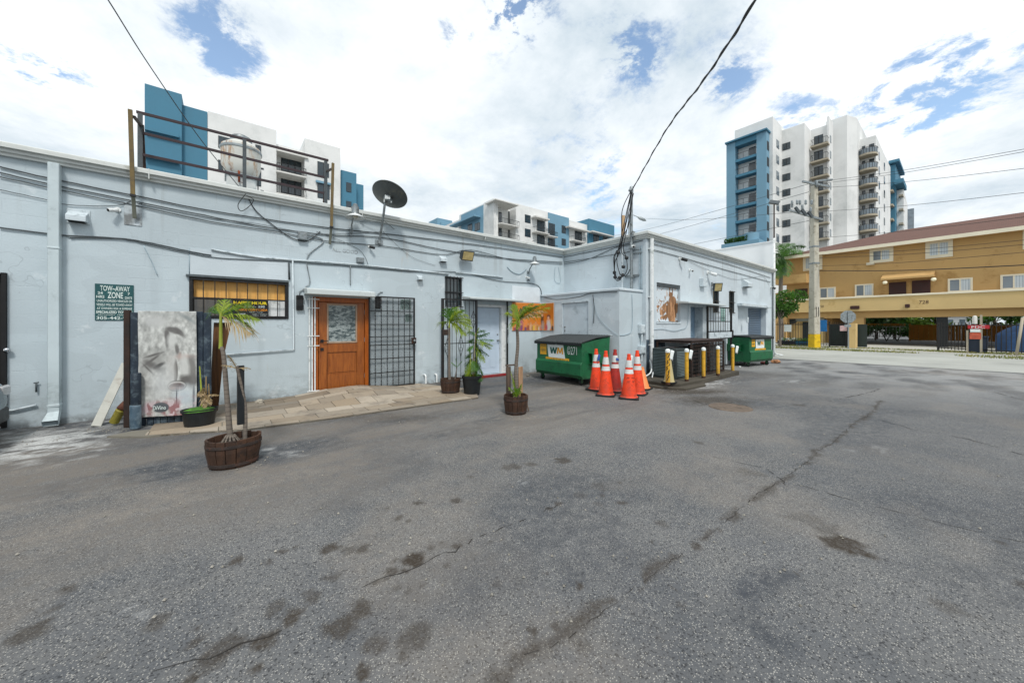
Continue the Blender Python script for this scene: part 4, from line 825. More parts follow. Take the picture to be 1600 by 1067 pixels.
wire([at(FA, 384, 303, -.15), at(FA, 372, 320, -.16), at(FA, 377, 330, -.15), at(FA, 390, 322, -.15), at(FA, 396, 312, -.14), at(FA, 385, 306, -.15)], .007, 'small coil of black wire at the roof edge above the cafe', sub=6)
# ================================================================== roof: rail frame, timber posts, exhaust fan
m_drk = M('dark_red_oxide', '#33252a', .7, .1, .3, 10); m_ftg = M('foot_grey', '#6f7266', .8, 0, .2, 7); m_post = M('weathered_timber', '#75643f', .85, 0, .25, 5, .3, 50, dirt='#544a3c', dirt_amt=.6, dirt_scale=4, grain=(1, 1, .15))
def timber_post(px0, px1, py0, py1, tilt, label):
    u0, z1 = FA.uv(px0, py0, -.2); _, z0 = FA.uv(px0, py1, -.05); t = T('timber_post', FA.w(u0, -.15, z0), label, 'timber post', 'timber posts strapped to the rear wall')
    m = MB(); m.bar((0, .10, .0), (.0, -.03, .35), .045, .03, up=(0, 1, 0)); m.out('foot', m_ftg, t, bevel=.004); w_ = .085
    m = MB(); m.bar((0, -.04, .33), (tilt, -.04, z1 - z0), .052, .03, up=(0, 1, 0)); m.out('post', m_post, t, bevel=.004); m = MB(); m.box(-.032, .032, -.06, -.02, .31, .345); m.out('strap', m_black, t)
timber_post(207.5, 215, 172, 341, -.03, 'weathered timber post standing up past the coping, left of the roof rail')
timber_post(518, 523, 254, 382, .03, 'weathered timber post standing up past the coping, right of the roof rail')
box_fix('patch_plate', FA, 208, 335, .20, .36, .012, m_wallw, 'painted patch plate behind the foot of the left timber post', 'plate', None, False)
FR = Frame(0, 8.75, 1, 0); tr = T('roof_rail', FR.w(FR.uv(225, 265)[0], 0, 3.6), 'dark red brown steel rail frame standing on the roof edge', 'railing')
uo = FR.uv(225, 265)[0]
def rp(px, py, off=0.0): u, v = FR.uv(px, py, off); return (u - uo, off, v - 3.6)
for a, b in (((213, 175), (513, 251)), ((222, 208), (509, 278)), ((223, 242), (506, 302))): m = MB(); m.bar(rp(*a), rp(*b), .04, .04); m.out('rail', m_drk, tr)
for a, b in (((219, 178), (219, 262)), ((382, 218), (382, 290)), ((509, 252), (509, 312))): m = MB(); q = rp(*b); m.bar(rp(*a), (q[0], q[1], .0), .06, .045, up=(0, 1, 0)); m.out('upright', m_cable, tr)
for a, b in (((222, 195), (229, 262)), ((509, 268), (503, 314))): m = MB(); p = rp(*a); q = rp(b[0], b[1], .4); m.bar((p[0], 0, p[2]), (q[0], .35, .0), .045, .03); m.out('brace', m_rust, tr)
for a, b in (((208, 180), (220, 196)), ((521, 262), (511, 268))): m = MB(); p = FA.uv(*a, -.2); q = rp(*b); m.bar((p[0] - uo, -.60, p[1] - 3.6), q, .04, .03); m.out('tie', m_rust, tr)
FE = Frame(0, 10.4, 1, 0); ue = FE.uv(377, 250)[0]; te = T('exhaust_fan', FE.w(ue, 0, 3.6), 'rust streaked white mushroom exhaust fan on the roof behind the rail', 'exhaust fan')
def zz_(py): return FE.uv(377, py)[1] - 3.6
rw = FE.uv(408, 250)[0] - ue; f = NT('fan_white'); n_ = f.noise(3, 7, .7, f.mapv(scale=(2, 2, .5))); z_ = f.xyz()[2]
c_ = f.mix(f.rng(n_, .5, .66), lin('#c9cac4'), lin('#b08e6c')); f.base(f.mix(f.math('MULTIPLY', f.rng(f.noise(2.2, 6, .7, f.mapv(scale=(3, 3, .4))), .60, .68), .8), c_, lin('#7d4522'))); f.rough(.55)
k = 1.0 * rw
m = MB(); m.lathe([(k*.45, zz_(222) ), (k*.98, zz_(232)), (k*1.02, zz_(240)), (k*1.0, zz_(242)), (k*.98, zz_(262)), (k*.80, zz_(276)), (k*.62, zz_(280))], (0, 0, 0), 30); m.out('fan_bowl', f.mat, te, smooth='auto')
m = MB(); m.lathe([(k*.55, zz_(219)), (k*.55, zz_(224)), (k*.5, zz_(216)), (k*.3, zz_(213))][::-1], (0, 0, 0), 24); m.out('cap', m_galv, te, smooth='auto')
m = MB(); m.lathe([(k*1.0, zz_(240)), (k*1.06, zz_(239)), (k*1.06, zz_(236)), (k*1.0, zz_(236))], (0, 0, 0), 30, cap=False); m.out('rim', m_galv, te)
m = MB(); m.box(-k*.8, k*.8, -k*.8, k*.8, zz_(282), zz_(278)); m.out('collar', m_galv, te); m = MB(); m.box(-k*.72, k*.72, -k*.72, k*.72, 0, zz_(282)); m.out('curb', M('curb_white', '#c3c7c6', .7, 0, .1, 3, .2, 40, dirt='#6f8088', dirt_amt=.9, dirt_scale=1.4), te, bevel=.02)
m = MB(); m.box(k*.78, k*.84, -k*.5, -k*.44, 0, zz_(282)); m.out('leg', m_cable, te); m = MB(); m.tube([(-.05, -k*.8, zz_(275)), (-.05, -k*.85, zz_(292)), (.03, -k*.85, zz_(292)), (.03, -k*.8, zz_(284))], .02, 8); m.out('rusty_pipe', M('raw_rust', '#7c3a1c', .9, 0, .3, 12), te, smooth=True)
# ================================================================== signs and prints
m_sgreen = M('sign_green', '#154b4e', .5, 0, .08, 5, .06, 30, dirt='#3c7674', dirt_amt=.4); m_sw = M('sign_white', '#cfdcd8', .6, 0, .04, 9)
u0, u1, v0, v1 = FA.rect(148.5, 443, 209, 500.5); ts = T('tow_away_sign', FA.w(u0, 0, v0), 'green tow-away zone sign fixed to the wall left of the banner screen', 'sign'); W_, H_ = u1 - u0, v1 - v0
MB().box(0, W_, -.012, -.002, 0, H_).out('panel', m_sgreen, ts, bevel=.002)
def tl(s, a, b, c, d, bold=.0): text(s, a * W_, b * W_, (1 - d) * H_, (1 - c) * H_, -.0145, m_sw, ts, bold=bold)
tl('TOW~AWAY', .13, .90, .045, .19, .015); tl('24', .07, .20, .215, .285, .02); tl('HRS', .04, .24, .315, .39, .02); tl('ZONE', .32, .72, .215, .39, .02); tl('7', .84, .90, .22, .29, .02); tl('DAYS', .77, .96, .33, .40, .02)
tl('UNAUTHORIZED VEHICLES OR', .05, .96, .43, .495, .012); tl('VESSELS WILL BE TOWED AWAY', .04, .97, .535, .60, .012); tl('AT OWNERS RISK & EXPENSE', .05, .96, .64, .70, .012); tl('SPECIALIZED TOWING', .03, .97, .735, .81, .03); tl('RECOVERY  MIAMI FL', .08, .92, .835, .865, .0); tl('305-442-9', .04, .80, .89, .975, .015)
# happy hour banner
m_yel = M('print_yellow', '#e8d21c', .5, 0, .03, 5); m_org = M('print_orange', '#d98a1c', .5, 0, .03, 5); m_blk = M('print_black', '#17181a', .5, 0, .15, 5); m_pink = M('print_magenta', '#a3245c', .5, 0, .05, 5)
u0, v1 = FA.uv(363, 469, .06); u1, _ = FA.uv(419, 470, .06); v0 = win1[2] + .0; th = T('happy_hour_banner', FA.w(u0, .05, v0), 'black happy hour banner with yellow lettering behind the bars of the cafe window', 'banner'); W_, H_ = u1 - u0, v1 - v0
MB().box(0, W_, 0, .008, 0, H_).out('panel', m_blk, th)
def hl(s, a, b, c, d, mm, bold=.0, shear=0.0): text(s, a * W_, b * W_, (1 - d) * H_, (1 - c) * H_, -.003, mm, th, bold=bold, shear=shear)
hl('HAPPY HOUR', .03, .97, .04, .22, m_yel, .05); hl('~BEBE Y~', .22, .66, .27, .42, m_sw, .0, .3); hl('$30', .70, .90, .27, .42, m_sw, .04); hl('TRAGOS CON PICADA', .05, .98, .47, .61, m_org, .03)
hl('4:00 PM - 8:00 PM', .45, .84, .66, .71, m_sw); hl('SUNDAY / MONDAY', .55, .97, .78, .83, m_sw); hl('5:00 PM - 9:00 PM', .57, .93, .87, .92, m_sw); hl('CAFE', .14, .36, .76, .84, m_sw, .02)
MB().box(W_*.86, W_, -.004, 0, 0, H_*.10).out('corner_flash', m_pink, th)
# notices behind the mesh gate
for px, py, w_, h_, lb in [(634, 476, .26, .24, 'upper green paper notice behind the mesh gate'), (638, 497, .16, .18, 'lower small green notice behind the mesh gate')]:
    u, v = FA.uv(px, py); t = T('wall_notice', FA.w(u, 0, v), lb, 'notice', 'notices behind the mesh gate'); MB().box(-w_/2, w_/2, -.006, -.001, -h_/2, h_/2).out('panel', M('notice_paper', '#93a8a4', .7, 0, .3, 18, dirt='#2f4a4a', dirt_amt=.9, dirt_scale=22), t)
    for k in range(4): text(['TENANTS', 'PARKING', 'ONLY', 'TOW AWAY'][k], -w_*.42, w_*.42, h_*(.28 - .2*k), h_*(.40 - .2*k), -.008, M('notice_ink', '#26393a', .7), t)
u, v = FC.uv(1132, 491, -.05); t = T('wall_notice', FC.w(u, 0, v), 'green notice behind the barred gate of the right wing', 'notice'); MB().box(-.17, .17, -.006, -.001, -.25, .25).out('panel', M('notice_green', '#7fa7a0', .7, 0, .1, 9), t)
for k in range(5): text(['TOW-AWAY', 'ZONE', '24 HRS', 'VEHICLES', 'TOWED'][k], -.14, .14, .14 - .085*k, .19 - .085*k, -.008, m_sw, t)
# orange poster wrapped over the inner corner
def f_party(U, V):
    c = np.ones(U.shape + (3,)) * np.array((.62, .20, .022)); c = c * (1 + .35 * (fbm(U * 5, V * 5, 4) - .5))[..., None]
    c = blobc(c, U, V, .88, .8, .2, .3, (.48, .15, .01), .6); c = blobc(c, U, V, .25, .30, .10, .16, (.72, .24, .05), .2); c = blobc(c, U, V, .17, .25, .07, .2, (.36, .12, .16), .4)
    c = blobc(c, U, V, .55, .50, .16, .02, (.75, .42, .22), .4); c = blobc(c, U, V, .72, .68, .10, .03, (.55, .32, .16), .5, -.3)
    for x, h, col in [(.06, .14, (.28,.06,.09)), (.14, .12, (.30,.05,.12)), (.20, .22, (.22,.06,.16)), (.30, .16, (.18,.06,.14)), (.36, .22, (.30,.08,.05)), (.42, .26, (.62,.38,.22)), (.46, .18, (.40,.20,.06)), (.50, .22, (.72,.46,.05)), (.54, .28, (.66,.30,.12)), (.58, .20, (.45,.22,.03)), (.62, .16, (.6,.5,.35)), (.65, .18, (.5,.2,.14)), (.96, .2, (.08,.06,.05))]:
        c = blobc(c, U, V, x, h * .45, .028, h * .55, col, .35, 0, 1, .8, int(x * 99)); c = blobc(c, U, V, x, h * 1.05, .016, .035, (.55, .28, .14), .4)
    c = blobc(c, U, V, .70, .40, .035, .22, (.10, .05, .03), .35, 0, 1, .8, 3); c = blobc(c, U, V, .70, .56, .022, .05, (.72, .48, .33), .3); c = blobc(c, U, V, .71, .17, .04, .16, (.40, .36, .33), .4, 0, 1, .7, 6)
    c = blobc(c, U, V, .86, .50, .045, .08, (.16, .06, .04), .3); c = blobc(c, U, V, .855, .46, .025, .055, (.75, .50, .38), .3); c = blobc(c, U, V, .86, .35, .05, .08, (.70, .40, .26), .3); c = blobc(c, U, V, .86, .18, .055, .2, (.62, .64, .66), .3, 0, 1, .6, 8); c = blobc(c, U, V, .93, .3, .025, .12, (.68, .36, .1), .4); c = blobc(c, U, V, .80, .12, .03, .12, (.5, .1, .12), .4)
    e = np.minimum(np.minimum(U, 1 - U) * 1.4, np.minimum(V, 1 - V)); return np.where((e < .012)[..., None], np.array((.75, .62, .5)), c)
uA0, vA1 = FA.uv(799.5, 472); uA1 = 7.82; vA0 = FA.uv(799.5, 517)[1]; wA_ = uA1 - .02 - uA0; wN_ = FN.uv(866, 500)[0]; tot = wA_ + wN_
tp = T('party_poster', (uA0, YA, vA0), 'orange poster of a party crowd folded round the inner corner above the green dumpster', 'poster')
painted('left_sheet', wA_, vA1 - vA0, 60, 80, lambda U, V: f_party(U * wA_ / tot, V), tp, wave=lambda U, V: .006 * np.sin(U * 5) * V, rough=.5, loc=(0, -.022, 0))
o = painted('right_sheet', wN_, vA1 - vA0, 90, 80, lambda U, V: f_party((wA_ + U * wN_) / tot, V), tp, wave=lambda U, V: .006 * np.sin(U * 4), rough=.5); o.location = (7.82 - .022 - uA0, 0 - .02, 0); o.rotation_euler = (0, 0, R(-90))
# ================================================================== iron gates (parts of the building, hinged open against it)
def gate_mesh(fr):
    u0, v1 = FA.uv(576, 462, -.08); u1, _ = FA.uv(648, 462, -.08); z0 = .03; m = MB(); y = -.08
    m.box(u0, u0 + .03, y - .02, y + .015, z0, v1); m.box(u1 - .03, u1, y - .02, y + .015, z0, v1); m.box(u0 + .03, u1 - .03, y - .02, y + .015, v1 - .03, v1); m.box(u0 + .03, u1 - .03, y - .02, y + .015, z0, z0 + .03)
    for py in (486, 507, 526, 539, 560, 582): z = FA.uv(600, py, -.08)[1]; m.box(u0 + .03, u1 - .03, y - .012, y + .006, z - .009, z + .009)
    g = m.out('security_gate', m_black, bld, FA); m = MB(); n = 8
    for i in range(1, n):
        u = u0 + (u1 - u0) * i / n; z = z0
        m.box(u - .006, u + .006, y - .026, y - .0205, z0, v1 - .01)
        while z < v1 - .05: m.box(u - .010, u + .010, y - .030, y - .0265, z, z + .022); z += .07
    m.out('twisted_bars', m_black, g, None)
    s = NT('mesh_screen'); s.base((.035, .04, .042)); s.rough(.6); vx = s.mapv(rot=(0, R(45), 0), scale=(70, 70, 70)); w1 = s.xyz(vx)
    a = s.math('LESS_THAN', s.math('FRACT', w1[0]), .34); b = s.math('LESS_THAN', s.math('FRACT', w1[2]), .34); s.l(s.math('MULTIPLY', s.math('MAXIMUM', a, b), .26), s.b.inputs['Alpha'])
    MB().box(u0 + .02, u1 - .02, y + .010, y + .012, z0 + .02, v1 - .02).out('mesh_screen', s.mat, g)
    m = MB(); z = FA.uv(648, 532, -.08)[1]; m.box(u1 - .10, u1 + .02, y - .05, y - .03, z - .07, z + .07); m.out('lock_box', m_rust, g, bevel=.006)
    m = MB(); m.lathe([(.02, 0), (.02, .02), (.03, .04), (.02, .06)], (0, 0, 0), 12, axis='y'); m.out('door_handle', m_galv, g, smooth=True, loc=(u1 - .04, y - .05, z), rot=(0, 0, math.pi)); return g
g_ = gate_mesh(FA)
for ch in g_.children: pass
def scroll(m, u, y, z0, z1, w_, r=.006):
    for s in (-1, 1):
        pts = [(u + s * w_ * math.sin(math.pi * t) ** 1.0 * (1 - .35 * math.cos(2 * math.pi * t)), y, z0 + (z1 - z0) * t) for t in [i / 14 for i in range(15)]]; m.tube(pts, r, 6)
    zc = (z0 + z1) / 2
    for s in (-1, 1):
        for q in (-1, 1): m.tube([(u + s * (.01 + .035 * math.sin(a)), y, zc + q * (.03 + .05 * (1 - math.cos(a)))) for a in [k * .5 for k in range(7)]], r * .8, 5)
y = -.30; u0, v1 = FA.uv(690, 468, y); u1, _ = FA.uv(744, 470, y); ud = door2[1] + .02; z0 = .02; v1 = FA.uv(744, 469, y)[1]
m = MB(); m.box(u0, u0 + .055, y - .03, y + .03, z0, v1); m.box(u1 - .02, u1 + .03, y - .025, y + .025, z0, v1); m.box(u0 + .055, u1 - .02, y - .012, y + .012, v1 - .03, v1); m.box(u0 + .055, u1 - .02, y - .012, y + .012, z0 + .05, z0 + .08)
m.box(u0 + .055, u1 - .02, y - .008, y + .008, .98, 1.0); g2 = m.out('security_gate', m_black, bld, FA); m = MB(); nb = 7
for i in range(1, nb + 1): u = u0 + .03 + (u1 - u0) * i / (nb + 1); m.box(u - .007, u + .007, y - .02, y - .0125, z0 + .05, v1 - .01)
m.out('vertical_bars', m_black, g2); 
for (u, a, b) in ((u0 + .03 + (u1 - u0) * 1 / 8, .62, 1.15), (u0 + .03 + (u1 - u0) * 4 / 8, .62, 1.22), (u0 + .03 + (u1 - u0) * 1 / 8, 1.35, 1.82), (u0 + .03 + (u1 - u0) * 7 / 8, 1.35, 1.85)): m = MB(); scroll(m, u, y - .018, a, b, .055); m.out('scrollwork', m_black, g2, smooth=True)
m = MB(); z = 1.27; m.box(u0 + .01, u0 + .16, y - .045, y - .03, z - .07, z + .07); m.out('lock_box', m_rust, g2, bevel=.006)
m = MB(); uu = FA.uv(792, 500, -.05)[0]; m.box(uu, uu + .035, -.07, -.03, .06, v1 + .06); m.box(FA.uv(746, 470, -.05)[0], uu, -.07, -.04, v1 + .03, v1 + .06); gf = m.out('gate_frame', m_black, bld, FA); m = MB(); m.tube([(uu - .03, -.09, 1.36), (uu + .0, -.11, 1.33), (uu + .02, -.09, 1.20), (uu + .0, -.08, 1.0), (uu - .01, -.085, .92)], .014, 8); m.out('padlock_chain', m_galv, gf, smooth=True)
# right wing barred gate
y = -.25; u0, v1 = FC.uv(1105, 478, y); u1, _ = FC.uv(1143, 480, y); z0 = .06
m = MB(); m.box(u0, u0 + .05, y - .025, y + .025, z0, v1); m.box(u1 - .05, u1, y - .025, y + .025, z0, v1); m.box(u0 + .05, u1 - .05, y - .015, y + .015, v1 - .04, v1); zm = FC.uv(1110, 502, y)[1]; m.box(u0 + .05, u1 - .05, y - .012, y + .012, zm - .015, zm + .015)
zb0, zb1 = FC.uv(1110, 529, y)[1], FC.uv(1110, 519, y)[1]; m.box(u0 + .05, u1 - .05, y - .02, y + .02, zb0 - .03, zb0); m.box(u0 + .05, u1 - .05, y - .02, y + .02, zb1, zb1 + .03); m.box(u0 + .05, u1 - .05, y - .015, y + .015, z0, z0 + .04)
g3 = m.out('security_gate', m_black, bld, FC); m = MB(); nb = 9
for i in range(1, nb + 1): u = u0 + (u1 - u0) * i / (nb + 1); m.box(u - .010, u + .010, y - .03, y - .021, z0 + .01, v1 - .01)
m.out('vertical_bars', m_black, g3); MB().box(u0 + .06, u1 - .06, y - .045, y - .031, zb0 + .01, zb1 - .01).out('kick_plate', m_trim, g3); MB().box(u1 - .09, u1 + .03, y - .06, y - .031, zb0 - .04, zb1 + .06).out('lock_box', m_black, g3, bevel=.01)
# ================================================================== stone terrace
poly_in = [(-.80, 6.62), (-.1, 6.30), (.21, 6.16), (1.27, 6.06), (2.6, 6.02), (3.93, 5.98), (4.35, 6.75), (3.70, 8.28), (-.75, 8.28)]
s = NT('paver_stone'); at_ = s.n('ShaderNodeAttribute', attribute_name='paint'); n_ = s.noise(2.2, 7, .7); c_ = s.mix(s.math('MULTIPLY', s.rng(n_, .5, .68), .6), at_.outputs['Color'], (.12, .105, .09)); c_ = s.mix(s.math('MULTIPLY', s.rng(s.noise(22, 4, .7), .55, .7), .35), c_, (.10, .09, .08))
s.base(c_); s.rough(.8); s.bump(s.noise(40, 5, .7), .3, .006); m_pave = s.mat
def inside(px, py, poly):
    c = False; n = len(poly)
    for i in range(n):
        x1, y1 = poly[i]; x2, y2 = poly[(i+1) % n]
        if (y1 > py) != (y2 > py) and px < (x2-x1) * (py-y1) / (y2-y1) + x1: c = not c
    return c
rp_ = random.Random(12); m = MB(); cols = []
def slab_at(x, y): return .030 + .045 * max(0, min(1, (y - 6.9) / .7)) * max(0, min(1, 1 - abs(x - 2.05) / 1.15) * 3 if abs(x - 2.05) < 1.15 else 0)
def clip_poly(poly, a, b, c):
    o = []; n = len(poly)
    for i in range(n):
        p, q = poly[i], poly[(i+1) % n]; dp, dq = a*p[0]+b*p[1]-c, a*q[0]+b*q[1]-c
        if dp <= 0: o.append(p)
        if (dp < 0 < dq) or (dq < 0 < dp): t = dp / (dp - dq); o.append((p[0]+(q[0]-p[0])*t, p[1]+(q[1]-p[1])*t))
    return o
yy_ = 5.9; row = 0
while yy_ < 8.28:
    h = rp_.choice([.20, .30, .40, .30]); xx = -1.1 + rp_.uniform(-.3, 0)
    while xx < 4.5:
        w_ = rp_.choice([.30, .42, .60, .42, .75]); g = .006; cell = [(xx + g, yy_ + g), (xx + w_ - g, yy_ + g), (xx + w_ - g, min(yy_ + h, 8.285) - g), (xx + g, min(yy_ + h, 8.285) - g)]
        pl = cell
        for i in range(len(poly_in)):
            x1, y1 = poly_in[i]; x2, y2 = poly_in[(i+1) % len(poly_in)]; a, b = (y2 - y1), -(x2 - x1); pl = clip_poly(pl, a, b, a*x1 + b*y1)
            if len(pl) < 3: break
        if len(pl) >= 3:
            cx_ = sum(p[0] for p in pl) / len(pl); cy_ = sum(p[1] for p in pl) / len(pl); dz_ = rp_.uniform(-.003, .003); n = len(pl)
            vs = [(p[0], p[1], slab_at(*p) + dz_) for p in pl] + [(p[0], p[1], -.01) for p in pl]
            m.add(vs, [tuple(range(n))] + [(i, (i+1) % n, (i+1) % n + n, i + n) for i in range(n)])
            t_ = rp_.random(); base_ = np.array((.36, .285, .20)) * (1 - t_) + np.array((.46, .40, .32)) * t_; base_ = base_ * rp_.uniform(.60, .95)
            if cy_ > 7.3 and cx_ < .9: base_ = base_ * .6
            cols += [(*base_, 1)] * (2 * n)
        xx += w_
    yy_ += h; row += 1
o = m.out('terrace', m_pave); atr = o.data.color_attributes.new('paint', 'FLOAT_COLOR', 'POINT'); atr.data.foreach_set('color', np.array(cols).ravel()); tag(o, 'beige stone paved strip along the rear wall', 'paving', kind='structure')
m = MB(); n = len(poly_in); cxp = sum(p[0] for p in poly_in)/n; cyp = sum(p[1] for p in poly_in)/n
m.prism([(p[0], p[1]) for p in poly_in], -.02, .020, 'z'); tag(m.out('terrace_bed', m_conc), 'mortar bed under the stone paving', 'paving', kind='structure')
m = MB(); q = [gnd(167, 684), gnd(205, 676), gnd(330, 664), gnd(335, 668), gnd(232, 684)]; m.prism([(p.x, p.y) for p in q], -.01, .022, 'z'); tag(m.out('footing_slab', m_conc), 'loose concrete strip in front of the banner screen', 'slab', kind='structure')
# ================================================================== banner screen
def f_face(U, V):
    n1_ = fbm(U * 16, V * 22, 3, 4); c = np.ones(U.shape + (3,)) * np.array((.47, .48, .46)); c *= (.42 + 1.15 * n1_)[..., None]; c *= (.86 + .3 * (fbm(U * 40, V * 60, 14, 2)))[..., None]
    def b(cx_, cy_, rx, ry, col, soft=.3, rot=0., amt=1., ns=.25): nonlocal c; c = blobc(c, U, V, cx_, cy_, rx, ry, col, soft, rot, amt, ns, int(cx_ * 91 + cy_ * 57))
    dk = (.045, .043, .04); md = (.13, .125, .12); lt = (.56, .57, .55)
    b(.22, .52, .26, .09, (.30, .30, .285), .5, .2, .8); b(.18, .50, .10, .03, md, .5, -.3, .8); b(.30, .47, .12, .03, md, .5, -.3, .9)
    b(.36, .485, .09, .018, dk, .4, .25); b(.24, .54, .16, .012, md, .5, .35); b(.26, .585, .16, .010, md, .5, .15); b(.16, .455, .10, .010, md, .5, -.5)
    b(.60, .815, .13, .030, md, .25, -.18, .95); b(.70, .80, .10, .028, md, .3, -.45, .9); b(.49, .77, .045, .06, md, .3, .3, .95); b(.50, .70, .035, .045, dk, .4, 0, .8)
    b(.57, .72, .07, .06, lt, .5); b(.66, .635, .032, .055, md, .35, .5, .9); b(.71, .58, .03, .03, (.33, .29, .27), .4); b(.80, .56, .14, .025, (.50, .38, .34), .6, 0, .7)
    b(.64, .42, .036, .115, (.17, .165, .155), .18, 0, 1, .08); b(.56, .45, .07, .16, (.50, .50, .48), .4, 0, .7); b(.90, .44, .10, .13, (.20, .195, .185), .25, .15, .95); b(.80, .46, .07, .11, lt, .4, .3)
    b(.92, .33, .10, .06, (.17, .165, .16), .35); b(.80, .34, .09, .045, md, .4); b(.66, .285, .165, .052, (.06, .055, .05), .06, 0, 1, .03); b(.66, .285, .150, .043, (.50, .49, .47), .08, 0, 1, .03); b(.66, .280, .135, .034, (.12, .085, .08), .12, 0, 1, .05); b(.60, .265, .06, .014, (.42, .33, .30), .5, 0, .6); b(.72, .262, .05, .012, (.38, .28, .26), .5, 0, .6)
    b(.40, .30, .20, .14, (.55, .57, .57), .6, 0, .7); b(.80, .18, .18, .09, (.50, .57, .62), .6, 0, .8); b(.66, .15, .012, .10, (.12, .13, .15), .2); b(.71, .15, .010, .10, (.58, .6, .62), .5); b(.95, .17, .02, .13, (.2, .22, .24), .4)
    k = np.clip((.20 - V) / .10, 0, 1) * np.clip((fbm(U * 5, V * 9, 66, 4) - .36) * 6, 0, 1); red = np.array((.30, .15, .155)); lr = np.array((.55, .44, .46)); mixc = np.where((fbm(U * 9, V * 16, 68, 3) > .52)[..., None], red, lr); c = c * (1 - k[..., None]) + mixc * k[..., None]
    b(.38, .085, .145, .048, (.10, .11, .12), .08, 0, 1, 0); b(.55, .96, .5, .02, (.34, .36, .35), .6, -.05, .5); b(.85, .93, .16, .018, (.24, .27, .27), .6, -.3, .8); b(.30, .90, .16, .05, (.50, .51, .50), .6)
    return c * .95
sp = gnd(214, 667); sq = gnd(318, 660); FSn = Frame(sp.x, sp.y, sq.x - sp.x, sq.y - sp.y); ts = T('banner_screen', FSn.w(0, 0, 0), 'dark timber screen carrying a large creased grey portrait banner, leaning near the rear wall', 'screen', None, FSn.rot)
m_navy = M('navy_boards', '#1c2a38', .7, 0, .35, 6, .4, 60, dirt='#5b6a72', dirt_amt=.45, dirt_scale=7, grain=(1, 1, .2))
W_ = (sq - sp).length; Zt = FSn.uv(214, 487)[1]; ul = FSn.uv(203, 500)[0]; ur = FSn.uv(329, 500)[0]
rs = random.Random(5)
for k, (a, b, dz_) in enumerate([(ul, ul + .12, -.01), (ul + .125, ul + .17, -.04), (ur - .19, ur - .10, .01), (ur - .095, ur, -.005)]):
    m = MB(); m.box(a, b, rs.uniform(-.01, .01), .035, .01, Zt + dz_); m.out('board', m_navy, ts, bevel=.006)
for z in (.10, .85, Zt - .2): m = MB(); m.box(ul + .02, ur - .02, .036, .08, z, z + .09); m.out('rail', m_navy, ts, bevel=.004)
nb = 7
for k in range(nb): a = ul + .18 + (ur - .2 - ul - .18) * k / nb; b = ul + .18 + (ur - .2 - ul - .18) * (k + 1) / nb - .006; m = MB(); m.box(a, b, .012, .034, .015, Zt - .08); m.out('board', m_navy, ts, bevel=.004)
m = MB(); m.box(ul - .075, ul - .005, .0, .05, .0, Zt + .02); m.out('side_post', M('rusty_edge', '#38241a', .8, 0, .4, 5, .3, 40, dirt='#171412', dirt_amt=1.2, dirt_scale=2.5), ts, bevel=.005)
bu0 = FSn.uv(218.5, 500)[0]; bu1 = FSn.uv(309, 500)[0]; bz1 = FSn.uv(218, 486)[1]; bz0 = FSn.uv(228, 651)[1]; BW, BH = bu1 - bu0, bz1 - bz0
ban = painted('banner', BW, BH, 130, 200, f_face, ts, wave=lambda U, V: .012 * np.sin(U * 7 + V * 3) * (fbm(U * 3, V * 3, 2)) + .016 * (fbm(U * 4, V * 5, 15, 4) - .5) - .02, rough=.38, thick=.004, loc=(bu0, -.02, bz0))
text('DiVino', BW * .27, BW * .49, BH * .068, BH * .105, -.047, m_sw, ban, bold=.01)
for k, (px, z0_, z1_, r_, mt_) in enumerate([(221.5, .33, .78, .055, m_navy), (221, .01, .34, .06, M('blue_grey_tube', '#4a6070', .4, 0, .3, 5, .2, 40, dirt='#9fb0b8', dirt_amt=.7, dirt_scale=5))]):
    u = FSn.uv(px, 640)[0]; m = MB(); m.lathe([(r_ * .9, z0_), (r_, z0_ + .01), (r_, z1_ - .01), (r_ * .9, z1_)], (0, 0, 0), 18); o = m.out('pipe_stub', mt_, None, smooth='auto'); o.location = FSn.w(u, -.12, .0); tag(o, ['dark upper pipe stub stacked against the left of the banner', 'worn blue grey pipe stub standing at the left foot of the banner'][k], 'pipe', 'pipe stubs by the banner')
# leaning plank, yellow drain pipe, rubbish
m = MB(); a = gnd(150, 666); b = FA.p3(197, 568, -.1); m.bar((0, 0, 0), (b[0] - a.x, YA - .1 - a.y, b[2]), .10, .035, up=(0, 1, 0)); o = m.out('leaning_plank', M('plank_white', '#b9bab2', .7, 0, .12, 4, .2, 40, dirt='#7a5a44', dirt_amt=.4), None, bevel=.004); o.location = a; tag(o, 'dirty white plank leaning against the wall left of the banner screen', 'plank')
t = T('drain_pipe', gnd(178, 664), 'yellowed corrugated drain pipe lying between the plank and the banner screen', 'pipe'); m = MB(); q = gnd(178, 664); e1 = dep(189, 640, q.x * CA + q.y * SA) - q; e0 = Vector((0, 0, .04)); pts = [e0.lerp(e1, i / 20) for i in range(21)]; m.tube(pts, [.05 + .006 * (i % 2) for i in range(21)], 12); m.out('pipe', M('yellow_hose', '#8d8432', .6, 0, .3, 9), t, smooth=True)
m = MB(); m.tube([e1, e1 + Vector((.05, .02, .07)), e1 + Vector((.12, .04, .08))], .06, 10); m.out('elbow', M('rust_brown', '#5a3526', .8, 0, .3, 9), t, smooth=True)
